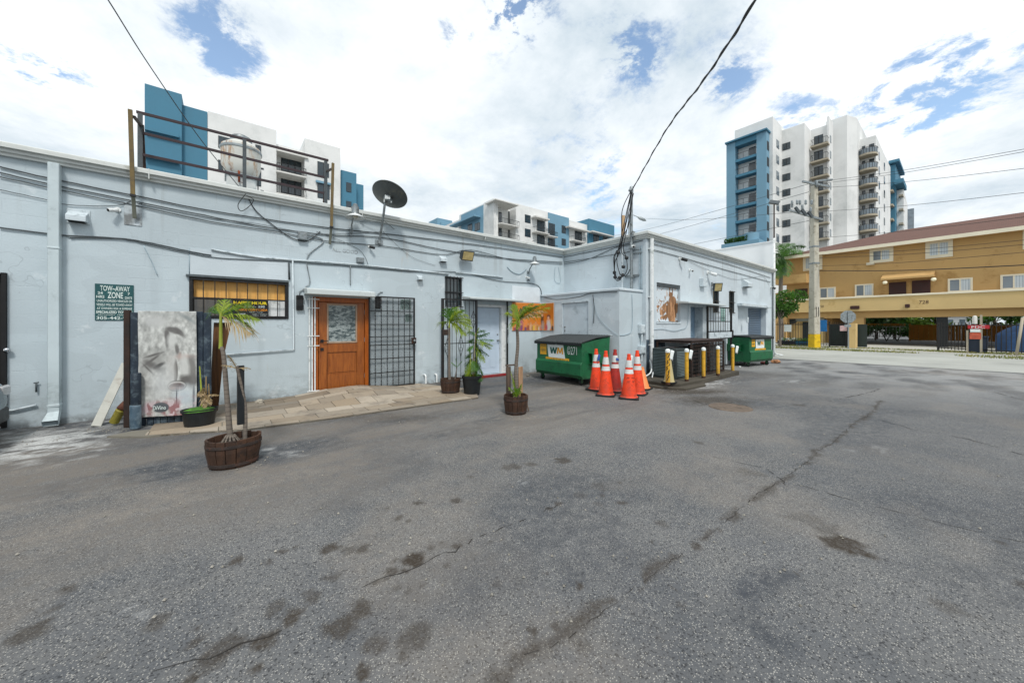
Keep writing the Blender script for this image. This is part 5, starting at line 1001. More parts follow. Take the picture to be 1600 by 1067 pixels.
# ================================================================== plants
def M_leaf(name, a, b, tr=.3):
    s = NT(name); n_ = s.noise(3.5, 4, .6); s.base(s.mix(s.rng(n_, .35, .65), lin(a), lin(b))); s.rough(.5); s.b.inputs['Specular IOR Level'].default_value = .4
    tb = s.n('ShaderNodeBsdfTranslucent'); s.setin(tb.inputs[0], tuple(min(1, x * 1.6) for x in lin(b))); ms = s.n('ShaderNodeMixShader'); ms.inputs[0].default_value = tr; s.l(s.b.outputs[0], ms.inputs[1]); s.l(tb.outputs[0], ms.inputs[2]); s.l(ms.outputs[0], s.o.inputs[0]); return s.mat
m_palm = M_leaf('palm_green', '#4a7018', '#8c9c2c'); m_palm2 = M_leaf('palm_deep', '#284f1e', '#4f7a2a'); m_dry = M_leaf('dry_leaf', '#85704f', '#ab9874', .15); m_moss = M('moss_green', '#3d6a1c', .9, 0, .35, 14, .5, 60)
s = NT('palm_stem'); z_ = s.xyz()[2]; rings = s.math('FRACT', s.math('MULTIPLY', z_, 22)); c_ = s.mix(s.rng(rings, .0, .25), (.055, .045, .038), (.165, .14, .115)); c_ = s.mix(s.math('MULTIPLY', s.rng(s.noise(9, 4, .6), .5, .65), .6), c_, (.12, .10, .085)); s.base(c_); s.rough(.85); s.bump(rings, .3, .006); m_stem = s.mat
m_stemg = M('green_stem', '#8f9a35', .5, 0, .2, 6); m_soil = M('soil', '#2e241b', .95, 0, .4, 20, .8, 40)
def frond(m, base, tip, droop, n=22, ll=.22, w_=.016, rng_=None, side=None, lean=.55):
    n = int(n * 1.7); w_ *= .72; ll *= 1.12; rng_ = rng_ or _seed; base, tip = Vector(base), Vector(tip); L_ = (tip - base).length; mid = (base + tip) / 2 + Vector((0, 0, droop))
    P = [base * (1-t)**2 + mid * 2*t*(1-t) + tip * t*t for t in [i / n for i in range(n + 1)]]
    for a, b in zip(P[:-1], P[1:]): m.bar(a, b, .008, .006)
    sv_ = (tip - base).cross(Vector((0, 0, 1))); 
    if sv_.length < .01: sv_ = Vector((1, 0, 0))
    sv_.normalize()
    for i in range(2, n + 1):
        t = i / n; d = (P[i] - P[i-1]).normalized(); l = ll * math.sin(math.pi * min(1, .18 + .80 * t)) * rng_.uniform(.8, 1.1)
        for s_ in (-1, 1):
            dirv = (sv_ * s_ * (1 - lean * .6) + d * (lean + rng_.uniform(-.1, .15)) + Vector((0, 0, rng_.uniform(-.35, .15)))).normalized(); nrm_ = dirv.cross(d).normalized(); wd = dirv.cross(nrm_).normalized() * w_ / 2 * rng_.uniform(.8, 1.2)
            a = P[i]; b = a + dirv * l * .55; c = a + dirv * l + Vector((0, 0, -l * rng_.uniform(.15, .62)))
            m.add([a - wd*.5, a + wd*.5, b + wd, b - wd, c], [(0, 1, 2, 3), (3, 2, 4)])
def half_barrel(root, rx, ry, h, taper=.86, n=16, seedn=1):
    rb = random.Random(seedn); m_bar = M('barrel_oak', '#3f2819', .75, 0, .45, 5, .5, 60, dirt='#1a120d', dirt_amt=.5, dirt_scale=6, grain=(1, 1, .2)); m = MB()
    for i in range(n):
        a0, a1 = 2*math.pi*i/n + .012, 2*math.pi*(i+1)/n - .012; top = h + rb.uniform(-.006, .006); k = rb.uniform(.985, 1.015)
        def P(a, s_, z): return (rx * s_ * math.cos(a) * k, ry * s_ * math.sin(a) * k, z)
        am = (a0 + a1) / 2; vs = []
        for z, sc_ in ((0, taper), (h * .55, .985), (top, 1.0)):
            for a in (a0, am, a1): vs.append(P(a, sc_, z))
            for a in (a1, am, a0): vs.append(P(a, sc_ - .085, z))
        fs = [tuple(range(6))[::-1], tuple(range(12, 18))]
        for L__ in range(2):
            for k2 in range(6): fs.append((L__*6 + k2, L__*6 + (k2+1) % 6, (L__+1)*6 + (k2+1) % 6, (L__+1)*6 + k2))
        m.add(vs, fs)
    m.out('barrel_staves', m_bar, root, bevel=.003)
    for z, sc_ in ((h * .12, taper + .14 * .2), (h * .78, 1.0)):
        m = MB(); prof = [(1.0 * sc_ + .012, z - .016), (1.0 * sc_ + .022, z - .014), (1.0 * sc_ + .024, z + .014), (1.0 * sc_ + .012, z + .016)]; vs = []; fs = []; nn_ = 40
        for r_, zz2 in prof:
            for k2 in range(nn_): a = 2*math.pi*k2/nn_; vs.append((rx * r_ * math.cos(a), ry * r_ * math.sin(a), zz2))
        for i in range(4):
            for k2 in range(nn_): fs.append((i*nn_ + k2, i*nn_ + (k2+1) % nn_, ((i+1) % 4)*nn_ + (k2+1) % nn_, ((i+1) % 4)*nn_ + k2))
        m.add(vs, fs); m.out('hoop', m_rust, root)
    m = MB(); m.lathe([(.001, h*.80), (.5, h*.82), (.90, h*.76), (.90, h*.70)], (0, 0, 0), 24, sx=rx, sy=ry, cap=False); m.out('soil', m_soil, root, smooth=True)
def pot(root, r, h, m_p, ribs=True, sy=1.0, taper=.80):
    m = MB(); n = 48; prof = [(.0, taper*.98), (.004, taper), (h*.86, .96), (h*.87, 1.03), (h, 1.04), (h, .97), (h*.84, .92)]; vs = []; fs = []
    for z, s_ in prof:
        for k in range(n):
            a = 2*math.pi*k/n; rr_ = r * s_ * (1 + (.018 * (k % 3 == 0) if ribs and z < h*.86 else 0)); vs.append((rr_*math.cos(a), rr_*math.sin(a)*sy, z))
    for i in range(len(prof)-1):
        for k in range(n): fs.append((i*n+k, i*n+(k+1) % n, (i+1)*n+(k+1) % n, (i+1)*n+k))
    fs.append(tuple(range(n))[::-1]); m.add(vs, fs); m.out('pot', m_p, root)
    m = MB(); m.lathe([(.001, h*.86), (r*.6, h*.87), (r*.93, h*.85)], (0, 0, 0), 24, sy=sy, cap=False); return m.out('soil', m_soil, root, smooth=True)
def stem(root, pts, r0, r1, mat, name='trunk'):
    m = MB(); n = len(pts); P = [Vector(p) for p in pts]; q = []
    for i in range(n - 1):
        p0, p1_, p2, p3 = P[max(i-1, 0)], P[i], P[i+1], P[min(i+2, n-1)]
        for k in range(6): s_ = k / 6; q.append(.5 * ((2*p1_) + (p2-p0)*s_ + (2*p0-5*p1_+4*p2-p3)*s_*s_ + (-p0+3*p1_-3*p2+p3)*s_**3))
    q.append(P[-1]); m.tube(q, [r0 + (r1 - r0) * (i / (len(q)-1)) ** .7 for i in range(len(q))], 12); return m.out(name, mat, root, smooth='auto')
RV = Vector((SA, -CA, 0)); FV = Vector((CA, SA, 0))       # right and forward of the photographer, used only to aim leaves
def scr(root_loc, px, py, dd=0.0):
    """point at the pixel, at the root's distance plus dd"""
    d = root_loc.x * CA + root_loc.y * SA + dd; return dep(px, py, d) - root_loc
m_pbl = M('pot_black', '#12171a', .45, 0, .2, 9)
# palm 1 in the oval half barrel, front left
c = gnd(366, 724); c.z = 0; t = T('potted_palm', c, 'slim young palm with a ringed grey trunk in the oval half barrel nearest the camera', 'potted plant', 'palms in half barrels', R(4))
half_barrel(t, .235, .195, .285, seedn=2); tr_ = lambda v: Matrix.Rotation(-R(4), 3, 'Z') @ v
base = Vector((-.03, .02, .24)); top = tr_(scr(c, 345, 500)); stem(t, [base, base.lerp(top, .35) + Vector((-.0, 0, 0)), base.lerp(top, .7), top - Vector((0, 0, .28))], .030, .017, m_stem); stem(t, [top - Vector((0, 0, .30)), top - Vector((0, 0, .1)), top + Vector((0, 0, .08))], .019, .012, m_stemg, 'crown_shaft')
m = MB()
for a in range(11): an = a * .571; m.tube([(base.x + .03*math.cos(an), base.y + .03*math.sin(an), .30), (base.x + .075*math.cos(an), base.y + .075*math.sin(an), .235)], [.012, .008], 5)
m.out('roots', m_stem, t); rf = random.Random(8)
for k, (px, py, dd, dr) in enumerate([(352, 468, .25, .0), (385, 474, .10, .05), (405, 500, -.05, .07), (392, 522, -.08, .05), (375, 480, .25, .04), (392, 512, .15, .08), (342, 480, .2, .02)]):
    m = MB(); frond(m, top + Vector((0, 0, .04)), tr_(scr(c, px, py, dd)), dr, 14, .22, .015, rf, lean=.9); m.out('frond', [m_palm, m_palm, m_palm, m_dry, m_palm2, m_palm, m_palm2][k], t)
s2 = tr_(scr(c, 370, 572)); stem(t, [Vector((.09, -.0, .22)), Vector((.09, .0, .6)), s2], .022, .014, m_stem, 'second_trunk'); m = MB(); m.bar(s2 + Vector((.035, .03, -.62)), s2 + Vector((.035, .03, .0)), .06, .06, up=(0, 1, 0)); m.out('stake', m_pbl, t)
for k in range(4): m = MB(); frond(m, s2 + Vector((0, 0, -.03)), s2 + Vector([(-.13, -.05, .02), (.12, .0, -.04), (-.10, .1, .0), (-.08, -.06, .12)][k]), .03, 6, .05, .012, rf); m.out('dry_frond', m_dry, t)
m = MB(); q = tr_(gnd(402, 690) - c); m.bar((.20, .02, .10), (q.x + .02, q.y, .012), .03, .02); m.out('foot_wedge', m_pbl, t)
# potted plant with moss by the banner
c = gnd(311, 670); c.y += .14; t = T('potted_plant', c, 'low black pot with bright moss and a withered palm shoot in front of the banner', 'potted plant'); so_ = pot(t, .20, .26, m_pbl, True, .8); m = MB(); m.lathe([(.001, .285), (.10, .28), (.18, .25), (.19, .235)], (-.0, -.03, 0), 20, sy=.75, cap=False); m.out('moss', m_moss, t, smooth=True)
for k, (px, py, mt_) in enumerate([(312, 572, m_stemg), (322, 588, m_dry), (326, 600, m_dry)]): e_ = scr(c, px, py, .05); stem(t, [Vector((.03 + .04*k, .05, .24)), Vector((.03 + .04*k, .05, .24)).lerp(e_, .5), e_], .016, .007, mt_, 'shoot')
for k, (px, py) in enumerate([(313, 620), (320, 640), (330, 632), (342, 618), (318, 606)]): m = MB(); frond(m, scr(c, 318, 610 + 3*k, .05), scr(c, px, py, -.05), .04, 8, .07, .02, rf); m.out('dry_frond', m_dry, t)
# carved timber panel leaning behind
c = gnd(334, 655); c.y += .25; t = T('timber_slab', c, 'tall narrow brown timber slab leaning behind the front palm', 'timber slab', None, 0); m = MB(); mt_ = M_wood('old_slab', '#3a2415', '#7a5330', .6, .6, bump=.4)
pl = [scr(c, *q) for q in ((331, 655), (352, 620), (352, 505), (331, 505))]; pl = [scr(c, *q) for q in ((328, 655), (341, 640), (349, 560), (362, 503), (334, 503), (331, 560))]
nrm_ = Vector((.1, -1, .1)).normalized(); vs = [p for p in pl] + [p + Vector((0, .05, 0)) for p in pl]; n = len(pl); m.add(vs, [tuple(range(n)), tuple(range(n, 2*n))[::-1]] + [(i, (i+1) % n, (i+1) % n + n, i + n) for i in range(n)]); m.out('slab', mt_, t, bevel=.006)
m = MB(); a = scr(c, 331, 503, -.03); b = scr(c, 362, 503, -.03); m.bar(a, b, .05, .02); m.out('top_strip', m_trim, t); 
for ch in t.children: pass
# palm 2
c = gnd(704, 613, .03); t = T('potted_palm', c, 'young palm in a round half barrel on the paving beside the ornate gate', 'potted plant', 'palms in half barrels'); half_barrel(t, .215, .19, .30, seedn=3, n=15)
top = scr(c, 702, 512); stem(t, [Vector((-.02, 0, .24)), Vector((-.03, 0, .6)), top], .034, .022, m_stem); stem(t, [top, top + Vector((0, 0, .14))], .022, .012, m_stemg, 'crown_shaft')
for k, (px, py, dd, dr) in enumerate([(712, 480, .2, .03), (735, 500, .0, .10), (738, 512, -.15, .10), (690, 505, .1, .05), (725, 484, .25, .08), (700, 482, -.1, .0), (728, 524, -.2, .12), (730, 492, .15, .09), (718, 486, -.2, .06), (736, 506, .2, .1), (722, 516, .1, .1), (708, 486, .1, .03)]): m = MB(); frond(m, top + Vector((0, 0, .10)), scr(c, px, py, dd), dr, 15, .26, .018, rf, lean=.75); m.out('frond', [m_palm, m_palm, m_palm, m_palm, m_palm2, m_palm2, m_palm][k % 7], t)
b2 = scr(c, 714, 574); stem(t, [Vector((.09, -.02, .24)), b2], .02, .008, m_stem, 'shoot')
for k, (px, py) in enumerate([(705, 566), (712, 560), (722, 564)]): m = MB(); frond(m, b2, scr(c, px, py), .02, 7, .06, .016, rf); m.out('small_frond', m_palm2, t)
# bamboo palm in a black pot
c = gnd(736, 614, .03); t = T('potted_palm', c + Vector((.02, 0, -.03)), 'bushy bamboo palm in a tall black plastic pot beside the half barrel', 'potted plant'); c = Vector(t.location); pot(t, .205, .40, m_pbl, False, 1, .78)
for k, (bx, px, py) in enumerate([(-.06, 735, 545), (.02, 743, 520), (.07, 748, 535), (-.02, 738, 560)]): stem(t, [Vector((bx, .02*k - .03, .35)), scr(c, px, py, .03*k)], .011, .007, m_dry if k % 2 else m_stemg, 'cane')
for k, (ox, oy, px, py, dd) in enumerate([(743, 530, 748, 512, 0), (743, 530, 765, 520, .1), (743, 532, 772, 532, -.1), (742, 535, 768, 545, .0), (740, 530, 733, 535, .1), (744, 545, 764, 556, .1), (742, 548, 758, 566, -.1), (738, 560, 728, 572, .1), (738, 562, 745, 580, -.15), (736, 565, 730, 585, -.1), (742, 565, 755, 585, .0), (745, 570, 752, 596, -.1), (738, 570, 740, 590, .1), (744, 522, 757, 516, .15), (743, 527, 756, 524, .2), (743, 530, 760, 538, -.15), (742, 536, 752, 552, .15), (741, 540, 730, 548, -.1), (743, 543, 758, 562, -.05), (740, 550, 728, 560, .1), (739, 556, 750, 574, .15), (738, 566, 726, 590, -.1), (737, 572, 750, 598, .05), (742, 526, 734, 518, .1), (744, 534, 770, 540, .05)]):
    m = MB(); frond(m, scr(c, ox, oy), scr(c, px, py, dd), .05, 11, .15, .018, rf); m.out('frond', m_palm2 if k % 3 else m_palm, t)
# palm 3 with the plank box
c = gnd(806, 645); t = T('potted_palm', c, 'young palm with a windblown crown in a round half barrel standing alone on the asphalt', 'potted plant', 'palms in half barrels'); half_barrel(t, .205, .19, .30, seedn=5, n=15)
top = scr(c, 808, 515); stem(t, [Vector((.02, 0, .24)), scr(c, 806, 580), scr(c, 809, 540), top], .036, .024, m_stem); stem(t, [top, top + Vector((0, 0, .16))], .024, .014, m_stemg, 'crown_shaft')
for k, (px, py, dd, dr) in enumerate([(803, 476, .1, .02), (832, 474, .1, .08), (852, 474, .0, .10), (848, 486, -.2, .08), (822, 478, .25, .06), (795, 490, .0, .04), (840, 478, -.1, .10), (806, 505, -.1, .05), (860, 480, .1, .10), (828, 480, -.15, .07), (845, 492, .1, .08)]): m = MB(); frond(m, top + Vector((0, 0, .13)), scr(c, px, py, dd), dr, 15, .20, .016, rf, lean=.85); m.out('frond', [m_palm, m_palm, m_palm, m_dry, m_palm2, m_palm, m_palm2, m_palm][k % 8], t)
for k, (px, py) in enumerate([(798, 580), (802, 592), (815, 600), (795, 605), (808, 608)]): m = MB(); frond(m, Vector((-.03, -.06, .26)), scr(c, px, py, -.05), .04, 9, .10, .022, rf); m.out('low_frond', m_palm, t)
m_pk = M_wood('grey_plank', '#3c342e', '#6d5b4e', .8, .7)
for k, (p0_, p1_) in enumerate((((795, 573), (795, 640)), ((814, 573), (814, 640)))): m = MB(); a = scr(c, *p0_, .17); b = scr(c, *p1_, .17); m.box(a.x - .045, a.x + .045, a.y, a.y + .022, .2, a.z); m.out('plank', [m_pk, M_wood('tan_plank', '#8b6a4d', '#a98a6c', .8, .7)][k], t, bevel=.003)
m = MB(); a = scr(c, 793, 572, .17); b = scr(c, 817, 572, .17); m.box(a.x - .02, b.x + .02, a.y - .015, a.y + .035, a.z - .0, a.z + .022); m.out('plank_cap', m_pk, t); m = MB(); m.bar((.19, -.02, .25), (.235, -.05, .01), .035, .02); m.out('foot_wedge', m_pk, t)
# ================================================================== dumpsters
m_dgr = M_grime('dumpster_green', '#12603a', .45, '#0c3322', .6, '#5d8a70'); m_lid = M_grime('lid_plastic', '#34393b', .6, '#1b1d1e', .5, '#73777a'); m_rub = M('rubber', '#15181a', .7, 0, .2, 9)
m_wy = M('sticker_yellow', '#e2a81c', .5, 0, .06, 6, dirt='#a37a2a', dirt_amt=.3); m_wmg = M('sticker_teal', '#11594a', .5); m_wmy = M('sticker_gold', '#e3a01e', .5); m_stw = M('sticker_white', '#dfe6e4', .5, 0, .03, 5)
def dumpster(c, rot, L_, D_, H0, H1, label, number=None, sx=1.0, flip=False):
    """x along the sticker face, y into the body; H0 lip height at the face, H1 at the back"""
    t = T('dumpster', c, label, 'dumpster', 'green dumpsters', rot); zb = .16
    prof = [(0, zb + .04), (.03, zb), (D_ - .10, zb), (D_, zb + .30), (D_ + .06, H1), (0, H0)]
    if flip: prof = [(0.0, zb), (D_, zb), (D_, H1), (0.0, H0)]
    m = MB(); m.prism(prof, 0, L_, 'x'); b = m.out('body', m_dgr, t, bevel=.012, seg=2)
    m = MB(); m.box(-.02, L_ + .02, -.03, .0, H0 - .05, H0); m.box(-.03, -.001, -.03, D_ + .05, 0, .001) if False else None
    zf = zb + (H0 - zb) * .44; m.prism([(-.001, zb + .04), (-.05, zb + .08), (-.05, zf - .03), (-.001, zf + .03)], -.0, L_, 'x'); m.out('lower_ledge', m_dgr, t, bevel=.008)
    for s_, x in ((-1, 0), (1, L_)):
        m = MB(); y0, y1, z0, z1 = D_ * .22, D_ * .86, zb + (H0 - zb) * .42, zb + (H0 - zb) * .72; xo = x + s_ * .12
        m.box(min(x, xo), max(x, xo), y0, y1, z1 - .012, z1); m.box(min(x, xo), max(x, xo), y0, y1, z0, z0 + .012); m.box(xo - .006, xo + .006, y0, y1, z0, z1); m.out('fork_pocket', m_dgr, t, bevel=.003)
        m = MB(); m.box(min(x, x + s_ * .03), max(x, x + s_ * .03), .0, D_, zb, zb + .05); m.out('side_rib', m_dgr, t, bevel=.004)
    for k in range(2):
        x0, x1 = L_ * k / 2 - (.03 if k == 0 else -.008), L_ * (k + 1) / 2 + (.03 if k else -.008); n = 60; m = MB(); vs = []; fs = []
        for j in range(n + 1):
            x = x0 + (x1 - x0) * j / n; rb = .014 if (j // 3) % 2 and 2 < j < n - 2 else 0
            pr = [(-.07, H0 - .045), (-.07, H0 + .005 + rb*.6), (-.02, H0 + .03 + rb), (D_ * .5, (H0 + H1) / 2 + .06 + rb), (D_ + .05, H1 + .025 + rb)]
            vs += [(x, a, z) for a, z in pr] + [(x, a, z - .02) for a, z in pr[::-1]]
        q = 10
        for j in range(n):
            for i in range(q): fs.append((j*q + i, j*q + (i+1) % q, (j+1)*q + (i+1) % q, (j+1)*q + i))
        fs += [tuple(range(q)), tuple(n*q + i for i in range(q))[::-1]]; m.add(vs, fs); m.out('lid', m_lid, t)
    m = MB(); m.tube([(-.05, D_ + .09, H1 + .02), (L_ + .05, D_ + .09, H1 + .02)], .014, 8); m.out('hinge_rod', m_galv, t, smooth=True)
    for x in (.12, L_ - .12):
        for y_ in (.10, D_ - .18):
            m = MB(); m.box(x - .055, x + .055, y_ - .05, y_ + .05, zb - .014, zb - .001); m.box(x - .036, x - .028, y_ - .03, y_ + .03, .05, zb - .014); m.box(x + .028, x + .036, y_ - .03, y_ + .03, .05, zb - .014); cst = m.out('caster', m_dgr, t); m = MB(); m.lathe([(.05, -.026), (.065, -.02), (.065, .02), (.05, .026)], (x, y_, .065), 18, axis='x'); m.out('wheel', m_rub, cst, smooth='auto')
    y = -.003; zz2 = lambda f_: zb + (H0 - zb) * f_
    if not number:
        MB().box(L_ * .10, L_ * .24, y, y + .002, zz2(.62), zz2(.93)).out('yellow_sticker', m_wy, t); x0, x1, z0, z1 = L_ * .27, L_ * .66, zz2(.55), zz2(.95)
    else:
        MB().box(L_ * .085, L_ * .235, y, y + .002, zz2(.60), zz2(.93)).out('yellow_sticker', m_wy, t); x0, x1, z0, z1 = L_ * .25, L_ * .66, zz2(.52), zz2(.95)
    ms = MB(); a, b = x0, x1; sk = .04 * L_ if number else .01
    ms.prism([(a, z1), (b - sk * 1.2, z1), (b, z0), (a + sk, z0)], y, y + .002, 'y'); ms.out('logo_panel', m_stw, t)
    def glyph(pts, ga, gb, mm, yy):
        zc0, zc1 = z0 + (z1-z0)*.30, z0 + (z1-z0)*.74; mg = MB()
        for q_ in pts: mg.prism([(a + (b-a)*(ga + (gb-ga)*u_), zc0 + (zc1-zc0)*v_) for u_, v_ in q_], yy, yy + .0015, 'y')
        mg.out('logo', mm, t)
    Wg = [[(0,1),(.24,1),(.38,.0),(.16,0)], [(.16,0),(.38,0),(.56,.86),(.44,1)], [(.44,1),(.56,.86),(.62,0),(.84,0)][:4], [(.62,0),(.84,0),(1.08,1),(.84,1)]]
    Wg[2] = [(.40,1),(.62,1),(.84,0),(.62,0)]
    glyph(Wg, .17, .55, m_wmg, y - .003)
    Mg = [[(0,0),(.22,0),(.30,1),(.12,1)], [(.12,1),(.34,1),(.60,.25),(.44,.12)], [(.44,.12),(.60,.12),(.92,1),(.70,1)], [(.74,1),(.92,1),(1.0,0),(.78,0)]]
    glyph(Mg, .55, .90, m_wmy, y - .0048)
    a, b, z0, z1 = (L_ * .22, L_ * .74, zz2(.42), zz2(.535)) if number else (L_ * .24, L_ * .72, zz2(.40), zz2(.54))
    MB().box(a, b, y, y + .002, z0 - .0, z1).out('phone_strip', m_wy, t); text('Customer 800-GET-WM waste.com', a + .03, b - .03, z0 + .02, z1 - .02, y - .002, m_wmg, t)
    if number: text(number, L_ * .70, L_ * .90, zz2(.66), zz2(.90), y - .002, m_stw, t, bold=.0)
    text('SERVICE', L_ * .105, L_ * .215, zz2(.84), zz2(.89), y - .002, m_wmg, t); text('CAUTION', L_ * .105, L_ * .215, zz2(.70), zz2(.76), y - .002, m_wmg, t); return t
a = gnd(839, 591); b = gnd(909.5, 603.5); dv = Vector((b.x - a.x, b.y - a.y, 0)); rot_ = math.atan2(dv.y, dv.x); dumpster(Vector((a.x, a.y, 0)), rot_, dv.length, 1.0, 1.02, 1.16, 'green dumpster with ribbed black lid and number 271, beside the traffic cones', '\u00a9271')
a = gnd(1171, 573.5); b = gnd(1205.5, 570); dv = Vector((b.x - a.x, b.y - a.y, 0)); rot_ = math.atan2(dv.y, dv.x); d2 = dumpster(Vector((a.x, a.y, 0)), rot_, dv.length, 1.05, 1.02, 1.02, 'smaller green dumpster in front of the alcove at the far end of the right wing')
# ================================================================== traffic cones
m_cor = M_grime('cone_orange', '#ee4418', .5, '#7a2c18', .55, '#f59a78'); m_cow = M_grime('cone_reflective', '#d8dbd9', .45, '#8c847a', .55, '#f0f0ee'); m_cod = M_grime('cone_dark_red', '#a3241a', .55, '#4a1a14', .6, '#c96a58'); m_cop2 = M('cone_faded', '#e58a4d', .6, 0, .1, 5, dirt='#a46a48', dirt_amt=.4)
def cone(px, py, label, mt=m_cor, h=.92, rot=0.0, group='orange traffic cones by the dumpster', tilt=0.0, bands=True, z=0.0):
    t = T('traffic_cone', gnd(px, py, z), label, 'traffic cone', group, rot); t.rotation_euler = (0, tilt, rot); rb, rt_ = .155, .03
    def rr_(z_): return rb + (rt_ - rb) * (z_ - .035) / (h - .035)
    m = MB(); s_ = .19; m.prism([(-s_, -s_*.8), (-s_*.8, -s_), (s_*.8, -s_), (s_, -s_*.8), (s_, s_*.8), (s_*.8, s_), (-s_*.8, s_), (-s_, s_*.8)], 0, .032, 'z'); m.out('base', m_rub, t, bevel=.006)
    m = MB(); m.lathe([(rb + .02, .033), (rr_(.06), .055), (rr_(h * .93), h * .93), (rr_(h) + .004, h * .935), (rr_(h) + .006, h * .955), (rr_(h)+.002, h), (.012, h)], (0, 0, 0), 28); m.out('body', mt, t, smooth='auto')
    if bands:
        for a_, b_ in ((.56, .655), (.70, .86)):
            m = MB(); z0_, z1_ = h * a_, h * b_; m.lathe([(rr_(z0_) + .0025, z0_), (rr_(z1_) + .0025, z1_)], (0, 0, 0), 28, cap=False); m.out('reflective_band', m_cow, t, smooth=True)
    return t
cone(931.5, 609, 'leftmost orange traffic cone, blue tape on its tip, against the dumpster side', mt=m_cor, rot=.1)
cone(946.6, 617.5, 'clean orange traffic cone standing in front of the left pair', rot=.5)
cone(961, 611.5, 'dark red traffic cone half hidden between the other cones', m_cod, rot=.2)
cone(982.7, 622, 'nearest bright orange traffic cone with black lettering on its skirt', rot=.55, h=.88)
cone(996, 615.5, 'bright orange traffic cone leaning on the one with lettering, paper stuck on top', rot=.3, tilt=-.02)
cone(1003.5, 607.5, 'short faded orange cone without bands behind the cone group', m_cop2, h=.5, bands=False, rot=.2)
t5 = [o for o in COL.objects if o.get('label', '').startswith('nearest bright')][0]
for k, (s__, z_) in enumerate((('MIAMI', .40), ('CITY OF', .33))): tx = text(s__, -.075, .075, 0, .03, 0, m_blk, t5); tx.location = (.155 * math.sin(AZ - R(90) - .55) * 0, 0, 0); tx.rotation_euler = (R(-8), 0, AZ - R(90) - .55); d_ = (Matrix.Rotation(AZ - R(90) - .55, 3, 'Z') @ Vector((0, -.150 + (z_ - .035) * .142, 0))); tx.location = (d_.x, d_.y - .0, z_)
def rag(px, py, d_, w_, h_, mat, label, cat='rag', rot=0.0):
    p = dep(px, py, d_); n_, k_ = 7, 9; m = MB(); vs = []; fs = []
    for i in range(k_):
        for j in range(n_): u_, v_ = j / (n_-1), i / (k_-1); vs.append(((u_ - .5) * w_ * (1 - .25 * v_), .02 * math.sin(u_ * 7 + v_ * 2) , -v_ * h_ + .012 * math.sin(u_ * 5)))
    for i in range(k_-1):
        for j in range(n_-1): fs.append((i*n_+j, i*n_+j+1, (i+1)*n_+j+1, (i+1)*n_+j))
    m.add(vs, fs); o = m.out('rag', mat, None, smooth=True); o.location = p; o.rotation_euler = (0, R(8), rot); sm_ = o.modifiers.new('s', 'SOLIDIFY'); sm_.thickness = .008; return tag(o, label, cat)
m_bt = M('blue_tape', '#2a55a8', .5, 0, .1, 6)
rag(936.5, 554, 7.95, .05, .14, m_bt, 'scrap of blue tape on the tip of the leftmost cone', 'tape', AZ - R(90)); rag(965, 560, 7.8, .07, .05, m_bt, 'scrap of blue tape on the tip of the dark red cone', 'tape', AZ - R(90)); rag(987, 556, 7.3, .05, .14, m_stw, 'white paper strip hanging between the two right cones', 'paper', AZ - R(60))
# ================================================================== concrete pad, bollards, cage
s = M_conc('pad_concrete', '#4b463c', stain=.9)
pd = [(8.42, 5.24), (7.95, 4.70), (7.93, 4.30), (8.15, 4.02), (9.2, 4.0), (11.75, 4.05), (11.85, 5.28), (8.5, 5.28)]; m = MB(); m.prism([(p[0], p[1]) for p in pd], -.02, .12, 'z'); tag(m.out('equipment_pad', s, None, bevel=.02, seg=2), 'dark stained concrete pad beside the right wing', 'concrete pad', kind='structure')
m = MB(); pd2 = [(7.70, 5.0), (7.75, 4.25), (8.0, 3.82), (8.9, 3.78), (9.2, 3.96), (7.99, 4.02), (7.86, 4.72), (8.2, 5.2)]; m.prism(pd2, -.02, .055, 'z'); tag(m.out('pad_step', s, None, bevel=.015), 'low broken concrete step at the front corner of the pad', 'concrete step', kind='structure')
m_by = M_grime('bollard_yellow', '#d8a62c', .5, '#6b5020', .6, '#efe0a8'); m_rustd = M('base_rust', '#43291a', .85, 0, .3, 12)
